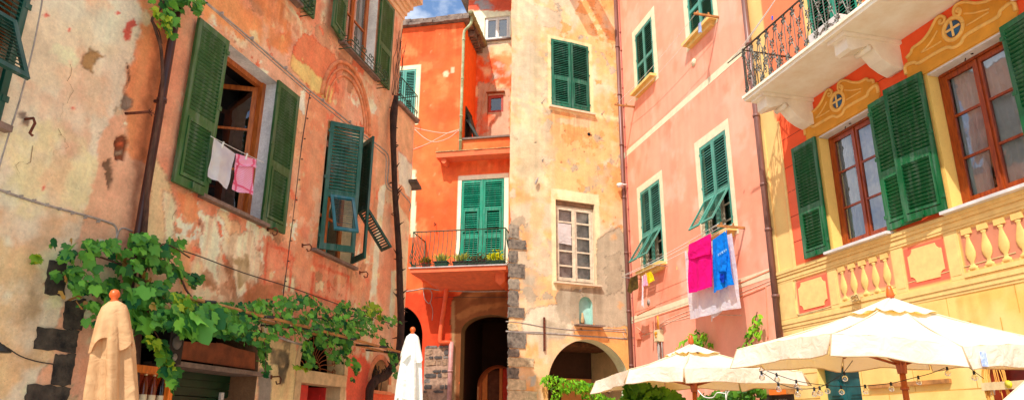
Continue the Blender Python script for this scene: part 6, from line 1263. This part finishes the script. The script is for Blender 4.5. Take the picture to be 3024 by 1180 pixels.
creeper('creeper', FR, [(Z2([(975, 445), (1010, 425), (1085, 370), (1150, 330), (1170, 200), (1205, 130), (1240, 60), (1300, -60), (1370, -60), (1375, 150), (1365, 250), (1320, 290), (1290, 340), (1240, 355), (1180, 380), (1110, 410), (1030, 450)]), 105, (.02, .2), .115)], M_lf2, 'slender creeper climbing the pink wall beside the large parasol', LEAF2, 7, [([(2200, 1260, .08), (2200, 1040, .08), (2220, 990, .08), (2236, 920, .08)], .01)])
FQ = Fac((0, 11.9), 90)
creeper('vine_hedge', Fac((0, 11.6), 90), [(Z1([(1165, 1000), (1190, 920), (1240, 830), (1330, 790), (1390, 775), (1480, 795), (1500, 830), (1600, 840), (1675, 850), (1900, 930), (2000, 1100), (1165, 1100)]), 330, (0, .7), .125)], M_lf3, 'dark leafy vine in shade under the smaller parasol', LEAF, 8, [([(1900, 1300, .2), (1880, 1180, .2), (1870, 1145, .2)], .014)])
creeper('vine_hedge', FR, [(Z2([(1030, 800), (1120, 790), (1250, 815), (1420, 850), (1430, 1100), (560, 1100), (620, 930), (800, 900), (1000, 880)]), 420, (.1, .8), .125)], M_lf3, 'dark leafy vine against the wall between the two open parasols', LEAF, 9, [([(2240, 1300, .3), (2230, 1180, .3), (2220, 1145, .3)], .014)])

# ================================================================= BALCONY PLANTS
def pot(label, u, y, z, r, h, mp_, kind, w=None, seed=1):
    loc = FO.w(u, y, z); root = empty('flower_pot', loc, FO.rot(), label, 'flower pot', 'plants on the orange house balcony'); b = MB()
    if w: 
        b.add([(-w*.9, -r*.8, 0), (w*.9, -r*.8, 0), (w*.9, r*.8, 0), (-w*.9, r*.8, 0), (-w, -r, h), (w, -r, h), (w, r, h), (-w, r, h)], [(0, 3, 2, 1), (0, 1, 5, 4), (1, 2, 6, 5), (2, 3, 7, 6), (3, 0, 4, 7), (4, 5, 6, 7)]); b.box(-w-.02, w+.02, -r-.015, r+.015, h-.03, h)
    else: b.lathe([(r*.72, 0), (r*.95, h*.85), (r*1.08, h*.86), (r*1.08, h)], n=16)
    b.build('pot', mp_, root)
    rg = random.Random(seed); V = []; Fc = []; T = []; sp = w or r
    def leaf(p, d, s, wd, t):
        d = d/np.linalg.norm(d); sd = np.cross(d, [0, 0, 1.]); sd = sd/(np.linalg.norm(sd)+1e-6); o = len(V); nn = np.cross(sd, d)
        for (a, c, e) in ((0, 0, 0), (wd, .35, 0), (wd*.9, .7, -.08), (0, 1, -.3), (-wd*.9, .7, -.08), (-wd, .35, 0)): V.append(tuple(p+sd*a*s+d*c*s+nn*e*s*.5))
        Fc.append((o, o+1, o+2, o+3, o+4, o+5)); T.extend([t]*6)
    if kind == 'spike':
        for k in range(90):
            a = rg.uniform(0, 2*PI); p = np.array([rg.uniform(-sp, sp)*.6, rg.uniform(-r, r)*.6, h-.02]); d = np.array([math.cos(a)*rg.uniform(.2, 1.1), math.sin(a)*rg.uniform(.2, .8), 1.1]); leaf(p, d, rg.uniform(.16, .38), .05, rg.random())
    elif kind == 'bush':
        for k in range(420):
            q = np.array([rg.gauss(0, sp*.5), rg.gauss(0, r*.5), h-.02+abs(rg.gauss(.10, .08))]); leaf(q, np.array([q[0]+rg.uniform(-.2, .2), q[1]-.05+rg.uniform(-.2, .2), rg.uniform(-.05, .3)]), rg.uniform(.05, .1), .35, rg.random())
    else:
        for k in range(240):
            q = np.array([rg.gauss(0, sp*.5), rg.gauss(0, r*.5), h-.02+abs(rg.gauss(.07, .07))]); leaf(q, np.array([rg.uniform(-1, 1), rg.uniform(-1, 1), rg.uniform(-.2, 1)]), rg.uniform(.06, .14), .2, rg.random())
    me = bpy.data.meshes.new('plant'); me.from_pydata(V, [], Fc); me.update(); at = me.attributes.new('tint', 'FLOAT', 'POINT'); at.data.foreach_set('value', T)
    me.materials.append({'spike': M_lfS, 'bush': M_lfB, 'dry': M_lfD, 'olive': M_lfO}[kind]); o = bpy.data.objects.new('plant', me); col.objects.link(o); o.parent = root
M_lfS = leafmat('spiky_leaf', (90, 130, 40), (220, 216, 110), g=1., trans=.3); M_lfB = leafmat('bright_bush_leaf', (150, 170, 10), (240, 236, 60), g=1., trans=.4); M_lfD = leafmat('dusty_leaf', (70, 84, 40), (150, 130, 90), g=1., trans=.2); M_lfO = leafmat('olive_leaf', (80, 90, 20), (180, 150, 50), g=1., trans=.3)
M_terra = mat('terracotta_pot', (150, 44, 20), rough=.8, var=.2); M_dpot = mat('dark_green_pot', (30, 62, 48), rough=.5, var=.2); M_bpot = mat('dark_brown_trough', (56, 40, 32), rough=.7, var=.3)
zf = 6.227; yb = 1.02
pot('red terracotta pot with a reddish shrub, leftmost on the flower balcony', -.78, yb, zf, .15, .15, M_terra, 'olive', seed=1); pot('dark green oval pot with grassy plant, second from left on the flower balcony', -.30, yb, zf, .13, .19, M_dpot, 'spike', w=.2, seed=2)
pot('dark trough with tall spiky yellowish plant on the flower balcony', .30, yb, zf, .12, .17, M_bpot, 'spike', w=.22, seed=3); pot('dark trough with dusty grey-green plants on the flower balcony', .85, yb, zf, .12, .17, M_bpot, 'dry', w=.27, seed=4); pot('planter with bright yellow-green bush, rightmost on the flower balcony', 1.38, yb, zf, .12, .15, M_dpot, 'bush', w=.26, seed=5)

# ================================================================= SHOP THINGS
u, z = FL.uz(519, 1030, .12); root = empty('loudspeaker', FL.w(u, .12, z-.17), FL.rot(), 'small black loudspeaker hanging beside the rusty brown sign board', 'loudspeaker')
M_spk = mat('speaker_black', (24, 23, 25), rough=.5, var=.1); b = MB(); b.box(-.12, .12, 0, .2, 0, .38); b.build('cabinet', M_spk, root)
b = MB(); b.lathe([(.085, 0), (.075, .012), (.03, .02), (.0, .03)], n=18); b.build('woofer', mat('speaker_cone', (96, 90, 84), rough=.6), root, (0, -.002, .25), (RAD(90), 0, 0))
b = MB(); b.lathe([(.045, 0), (.035, .01), (.0, .016)], n=14); b.build('tweeter', mat('speaker_cone2', (140, 130, 120), rough=.5), root, (0, -.002, .08), (RAD(90), 0, 0))
b = MB(); b.box(-.02, .02, .2, .75, .2, .24); b.build('bracket', M_iron, root)
ua, za = FL.uz(374, 1066, .3); ub, zb = FL.uz(520, 1092, .3)
root = empty('display_case', FL.w(ua, .3, 0), FL.rot(), 'orange wooden display case of wine bottles beside the green shop door', 'display case'); W_ = ub-ua; H_ = (za+zb)/2
M_case = mat('case_wood', (226, 116, 32), g=1.1, rough=.4, var=.25, vscale=8, stretch=(4, 4, .7)); b = MB()
b.box(0, .07, 0, .24, .9, H_); b.box(W_-.07, W_, 0, .24, .9, H_); b.box(.07, W_-.07, 0, .24, H_-.08, H_); b.box(.07, W_-.07, .0, .24, .9, .98); b.build('frame', M_case, root)
b = MB(); b.box(.07, W_-.07, .22, .238, .98, H_-.08); b.build('back_panel', mat('case_back', (150, 52, 24), g=1.1, rough=.6, var=.25), root)
b = MB(); b.box(.07, W_-.07, .02, .22, 1.72, 1.75); b.build('shelf', M_case, root)
b = MB(); b.box(.1, .16, .05, .2, 0, .9); b.box(W_-.16, W_-.1, .05, .2, 0, .9); b.build('leg', M_case, root)
M_btl = [mat('bottle_brown', (120, 52, 22), rough=.12, spec=.6), mat('bottle_dark', (30, 20, 16), rough=.12, spec=.6)]; M_lab = mat('bottle_label', (232, 216, 180), rough=.7); M_cap = mat('bottle_foil', (216, 190, 140), rough=.35, metal=.4)
for i, (px_, k, l) in enumerate([(424, 0, 'brown glass bottle nearest the parasol in the wooden display case'), (450, 0, 'brown glass bottle in the middle of the wooden display case'), (476, 1, 'nearly black bottle at the right of the wooden display case')]):
    u, z = FL.uz(px_, 1150, .2); r_ = empty('wine_bottle', FL.w(u, .2, 1.752), FL.rot(), l, 'bottle', 'bottles in the display case'); b = MB(); b.lathe([(.04, 0), (.042, .02), (.042, .26), (.03, .33), (.017, .38), (.016, .44)], n=14); b.build('glass_body', M_btl[k], r_)
    b = MB(); b.lathe([(.0432, .08), (.0432, .19)], n=14, cap=False); b.build('label', M_lab, r_); b = MB(); b.lathe([(.0185, .39), (.0185, .46), (.0, .465)], n=12); b.build('foil', M_cap, r_)
# pergola frame carrying the vine
g0 = FL.w(-6.5, .5, 0); root = empty('pergola', FL.w(-7.6, 0, 0), FL.rot(), 'rickety wooden pergola rails holding up the grapevine over the shop', 'pergola')
b = MB()
for (y, zz) in ((.35, 2.98), (.8, 2.94)): b.tube([(-.4, -y, zz), (2.4, -y, zz+.02), (6.2, -y, zz)], .022, 6)
b.build('rail', M_woodg, root); b = MB()
for k in range(6): b = MB(); b.tube([(k*1.15, .0, 3.02), (k*1.15, -.95, 2.93)], .018, 6); b.build('cross_bar', M_iron, root)
b = MB(); b.tube([FL.wp(800, 1000, .6)-FL.w(-7.6, 0, 0), FL.wp(900, 1015, .5)-FL.w(-7.6, 0, 0)], .012, 6)
u, z = FL.uz(850, 1005, .5); b = MB(); b.tube([(u+7.6-.25, -.5, z+.02), (u+7.6+.5, -.5, z-.02)], .016, 6); b.build('steel_rod', M_cable, root)
rope('wire', smoothpath([FL.wp(p[0], p[1], .05) for p in [(540, 740), (600, 760), (720, 805), (850, 845), (950, 880), (1060, 920), (1180, 965)]]), .008, 'thin dark wire sagging across the salmon wall above the vine', M_cabled, 'wire')
u, z = FL.uz(-4, 1036, .15); root = empty('wall_lantern', FL.w(u, .0, z), FL.rot(), 'dark metal lantern shade at the far left edge', 'lantern'); b = MB(); b.lathe([(.0, .07), (.03, .06), (.10, .0), (.095, -.008)], (0, -.15, 0), 14); b.build('shade', M_iron, root); b = MB(); b.tube([(0, .02, .06), (0, -.15, .07)], .010, 5); b.build('arm', M_iron, root)
rope('wire', smoothpath([FL.wp(p[0], p[1], .02) for p in [(-20, 1010), (20, 1025), (60, 1050), (110, 1066), (160, 1074)]]), .006, 'thin black wire on the beige wall above the lantern', M_cabled, 'wire')

# ================================================================= RIGHT SIDE THINGS
def onplane(px, py, y): return at_y(px, py, y)
M_bulb = glassmat('bulb_glass', tint=(1, .95, .82), vis=.92, refl=.12); M_sock = mat('bulb_socket', (24, 22, 22), rough=.5)
def stringlights(label, pts, bulbs, yd):
    P = smoothpath([onplane(p[0], p[1], yd) for p in pts]); base = np.array(P[0]); root = empty('string_lights', base, 0, label, 'string lights'); b = MB(); b.tube([p-base for p in P], .0035, 5); b.build('cable', M_sock, root)
    for (x, y) in bulbs:
        p = onplane(x, y, yd); q = min(P, key=lambda w: abs(w[0]-p[0])); c = np.array([p[0], yd, q[2]+.012])-base; b = MB(); b.lathe([(.007, .0), (.011, -.008), (.011, -.034)], c, 8); s_ = b.build('bulb_socket', M_sock, root)
        b = MB(); b.lathe([(.010, -.035), (.022, -.046), (.027, -.064), (.021, -.082), (.0, -.09)], c, 12, cap=False); b.build('bulb', M_bulb, s_)
stringlights('black string of clear bulbs sagging below the large parasol', [(2266, 1094), (2300, 1107), (2352, 1123), (2411, 1133), (2485, 1140), (2539, 1139), (2631, 1130), (2698, 1114), (2745, 1102), (2790, 1085)], [(2294, 1112), (2352, 1130), (2443, 1145), (2485, 1150), (2556, 1148), (2632, 1138), (2713, 1120), (2798, 1094)], 7.0)
stringlights('second black bulb string rising to the large parasol edge in front of the teal door', [(2242, 1094), (2272, 1112), (2301, 1131), (2354, 1146), (2405, 1145), (2420, 1142), (2450, 1127), (2489, 1100), (2518, 1063)], [(2249, 1102), (2299, 1137), (2356, 1155), (2405, 1152), (2421, 1148), (2494, 1106)], 6.8)
stringlights('short dark bulb cable at the right of the large parasol', [(2842, 1066), (2870, 1090), (2905, 1116)], [(2877, 1104)], 6.6)
# chalk boards and orange sign box near the teal door
def chalkboard(label, x0, x1, y0, off, rows, seed):
    ua, za = FR.uz(x0, y0, off); ub, _ = FR.uz(x1, y0-8, off); root = empty('chalkboard', FR.w(ua, off, za-.9), FR.rot(), label, 'chalkboard', 'menu boards'); w = ub-ua; b = MB(); b.box(0, w, 0, .03, 0, .9); b.build('board', mat('board_dark', (54, 42, 26), rough=.8, var=.2), root)
    b = MB(); b.box(-.02, 0, -.01, .03, 0, .92); b.box(w, w+.02, -.01, .03, 0, .92); b.box(0, w, -.01, .03, .9, .92); b.build('frame', mat('board_frame', (66, 44, 26), rough=.6), root)
    rg = random.Random(seed); b = MB()
    for r in range(rows):
        x = .06; z = .80-r*.1
        while x < w-.12:
            for k in range(rg.randint(3, 6)):
                if x > w-.06: break
                b.tube([(x+rg.uniform(0, .02), -.006, z+rg.uniform(-.02, .03)) for _ in range(4)], .003, 4); x += .028
            x += .03
    b.build('chalk_writing', mat('chalk', (222, 214, 196), rough=.9), root)
chalkboard('left dark chalk menu board below the orange sign box', 2252, 2280, 1168, .55, 7, 1); chalkboard('right wider dark chalk menu board beside the yellow wall', 2281, 2338, 1166, .55, 7, 2)
ua, za = FR.uz(2272, 1165, .7); ub, zb = FR.uz(2318, 1160, .7); root = empty('sign_box', FR.w(ua, .7, za), FR.rot(), 'plain orange box sign hanging under the smaller parasol edge', 'sign'); b = MB(); b.box(0, ub-ua, 0, .2, 0, .34); b.build('box', mat('sign_orange', (226, 110, 20), g=1.1, rough=.5, var=.12), root); b = MB(); b.box(-.08, -.002, .0, .16, .02, .36); b.tube([(-.04, -.005, .26), (-.04, .0, .26)], .03, 10); b.build('bracket', M_woodg, root); b = MB(); b.box(ub-ua+.002, ub-ua+.06, .02, .18, .0, .3); b.build('side_cover', M_woodg, root)
# air conditioner on the balcony
root = empty('air_conditioner', FR.w(10.45, .55, 7.957), FR.rot(), 'white air conditioner standing on the stone balcony behind the iron railing', 'air conditioner'); b = MB(); b.box(-.4, .4, -.15, .15, .06, .62); b.build('casing', M_white, root)
b = MB(); b.tube([(.1+.22*math.cos(t), -.156, .34+.22*math.sin(t)) for t in np.linspace(0, 2*PI, 24)], .012, 5)
for k in range(6): b.tube([(.1-.2, -.156, .18+.065*k), (.1+.2, -.156, .18+.065*k)], .006, 4)
b.build('fan_grille', M_cable, root); b = MB(); b.box(-.35, -.25, -.12, .12, 0, .06); b.box(.25, .35, -.12, .12, 0, .06); b.build('foot', M_iron, root)
root = empty('stone_trough', FR.w(10.2, .5, 7.957), FR.rot(), 'pale stone trough on the balcony floor beside the air conditioner', 'trough'); b = MB(); b.box(-1.0, -.05-.4, -.12, .12, 0, .3); b.build('trough', M_corb, root)
# doorway decorations at the right edge
u, z = FR.uz(2950, 1170, .25); root = empty('raffia_hoop', FR.w(u, .25, z), FR.rot(), 'hanging raffia hoop with straw strands in the dark red doorway', 'decoration'); M_raf = mat('raffia', (226, 160, 70), g=1.1, rough=.8, var=.25)
b = MB(); b.tube([(.16*math.cos(t), 0, .2*math.sin(t)-.02) for t in np.linspace(0, 2*PI, 24)], .02, 6); b.build('hoop', M_raf, root); b = MB(); rg = random.Random(3)
for k in range(14): x = rg.uniform(-.18, .22); b.tube(smoothpath([(x*.4, 0, .5), (x, -.02, .3), (x*1.1+rg.uniform(-.05, .05), -.03, rg.uniform(-.05, .1))]), .008, 4)
b.build('strands', M_raf, root)
u, z = FR.uz(2980, 1133, .3); root = empty('lemon_sign', FR.w(u, .3, z), FR.rot(), 'pale board with a round yellow lemon slice in the dark red doorway', 'sign'); b = MB(); b.box(-.42, .3, 0, .02, -.06, .04); b.build('board', mat('sign_board_pale', (216, 190, 140), g=1.1, rough=.7), root)
b = MB(); b.tube([(0, -.004, 0), (0, -.02, 0)], .048, 18); sl_ = b.build('lemon_rind', mat('lemon_yellow', (240, 214, 10), g=1.1, rough=.5), root); b = MB(); b.tube([(0, -.021, 0), (0, -.026, 0)], .038, 18); b.build('lemon_flesh', mat('lemon_flesh', (206, 190, 60), g=1.1, rough=.5), sl_)
u, z = FR.uz(2922, 1142, .2); root = empty('door_lamp', FR.w(u, .2, z), FR.rot(), 'small pale wall lamp at the left of the dark red doorway', 'lamp'); b = MB(); b.lathe([(.05, -.1), (.06, -.02), (.03, .02), (.0, .03)], n=12); b.build('shade', M_white, root); b = MB(); b.prism([(-.1, .03), (.06, .04), (.02, -.02)], .02, .06); b.build('bracket', M_corb, root)
root = empty('tied_rope', FR.wp(2060, 1160, 1.2), 0, 'pale rope tied under the smaller parasol rim', 'rope'); b0 = np.array(root.location); b = MB()
b.tube(smoothpath([FR.wp(p[0], p[1], 1.2)-b0 for p in [(2060, 1150), (2080, 1170), (2105, 1172), (2118, 1158), (2140, 1160)]]), .010, 5); b.tube(smoothpath([FR.wp(p[0], p[1], 1.2)-b0 for p in [(2145, 1180), (2143, 1160), (2148, 1148), (2155, 1150), (2148, 1160), (2144, 1180)]]), .012, 5); b.build('cord', M_rope, root)

# ================================================================= GROUND, SKY, SUN
m, nt, bs = newmat('paving'); N = nt.nodes; K = nt.links; tc = N.new('ShaderNodeTexCoord'); br = N.new('ShaderNodeTexBrick'); br.inputs['Scale'].default_value = 1.4; br.inputs['Color1'].default_value = (.56, .50, .42, 1); br.inputs['Color2'].default_value = (.50, .44, .36, 1); br.inputs['Mortar'].default_value = (.2, .17, .14, 1); br.inputs['Mortar Size'].default_value = .012
K.new(tc.outputs['Object'], br.inputs['Vector']); K.new(br.outputs['Color'], bs.inputs['Base Color']); bs.inputs['Roughness'].default_value = .85
b = MB(); b.quad((-600, -600, 0), (600, -600, 0), (600, 1500, 0), (-600, 1500, 0)); tag(b.build('ground', m), None, None, None, 'structure')

S_EL = RAD(52.); S_AZ = RAD(206.)
w = bpy.data.worlds.new('World'); sc.world = w; w.use_nodes = True; nt = w.node_tree; N = nt.nodes; K = nt.links; bg = N['Background']
sky = N.new('ShaderNodeTexSky'); sky.sky_type = 'NISHITA'; sky.sun_disc = False; sky.sun_elevation = S_EL; sky.sun_rotation = S_AZ; sky.air_density = 1.0; sky.dust_density = .6; sky.ozone_density = 1.6
tc = N.new('ShaderNodeTexCoord'); nz = N.new('ShaderNodeTexNoise'); nz.inputs['Scale'].default_value = 5.5; nz.inputs['Detail'].default_value = 9; nz.inputs['Roughness'].default_value = .55; mp = N.new('ShaderNodeMapping'); mp.inputs['Location'].default_value = (.31, .1, .255); mp.inputs['Scale'].default_value = (1, 1, 1.6)
K.new(tc.outputs['Generated'], mp.inputs['Vector']); K.new(mp.outputs['Vector'], nz.inputs['Vector']); rp = N.new('ShaderNodeValToRGB'); rp.color_ramp.elements[0].position = .42; rp.color_ramp.elements[0].color = (.04, .04, .04, 1); rp.color_ramp.elements[1].position = .58; K.new(nz.outputs['Fac'], rp.inputs['Fac'])
mx = N.new('ShaderNodeMixRGB'); mx.inputs[2].default_value = (10.0, 10.2, 10.4, 1); K.new(rp.outputs['Color'], mx.inputs[0]); hsv = N.new('ShaderNodeHueSaturation'); hsv.inputs['Saturation'].default_value = 1.15; hsv.inputs['Value'].default_value = 1.45; K.new(sky.outputs[0], hsv.inputs['Color']); K.new(hsv.outputs['Color'], mx.inputs[1]); K.new(mx.outputs[0], bg.inputs['Color']); bg.inputs['Strength'].default_value = .15
sd = bpy.data.lights.new('sun', 'SUN'); sd.energy = 5.0; sd.angle = RAD(.55); sd.color = (1., .98, .94); so = bpy.data.objects.new('sun', sd); col.objects.link(so); so.location = (0, 0, 40)
dv = Vector((math.cos(S_EL)*math.sin(S_AZ), math.cos(S_EL)*math.cos(S_AZ), math.sin(S_EL))); so.rotation_euler = dv.to_track_quat('Z', 'Y').to_euler()
sc.view_settings.view_transform = 'Standard'; sc.view_settings.look = 'None'; sc.view_settings.exposure = 0; sc.view_settings.gamma = 1
sc.render.engine = 'CYCLES'; sc.cycles.max_bounces = 10; sc.cycles.diffuse_bounces = 6; sc.cycles.transparent_max_bounces = 16; sc.cycles.use_denoising = True
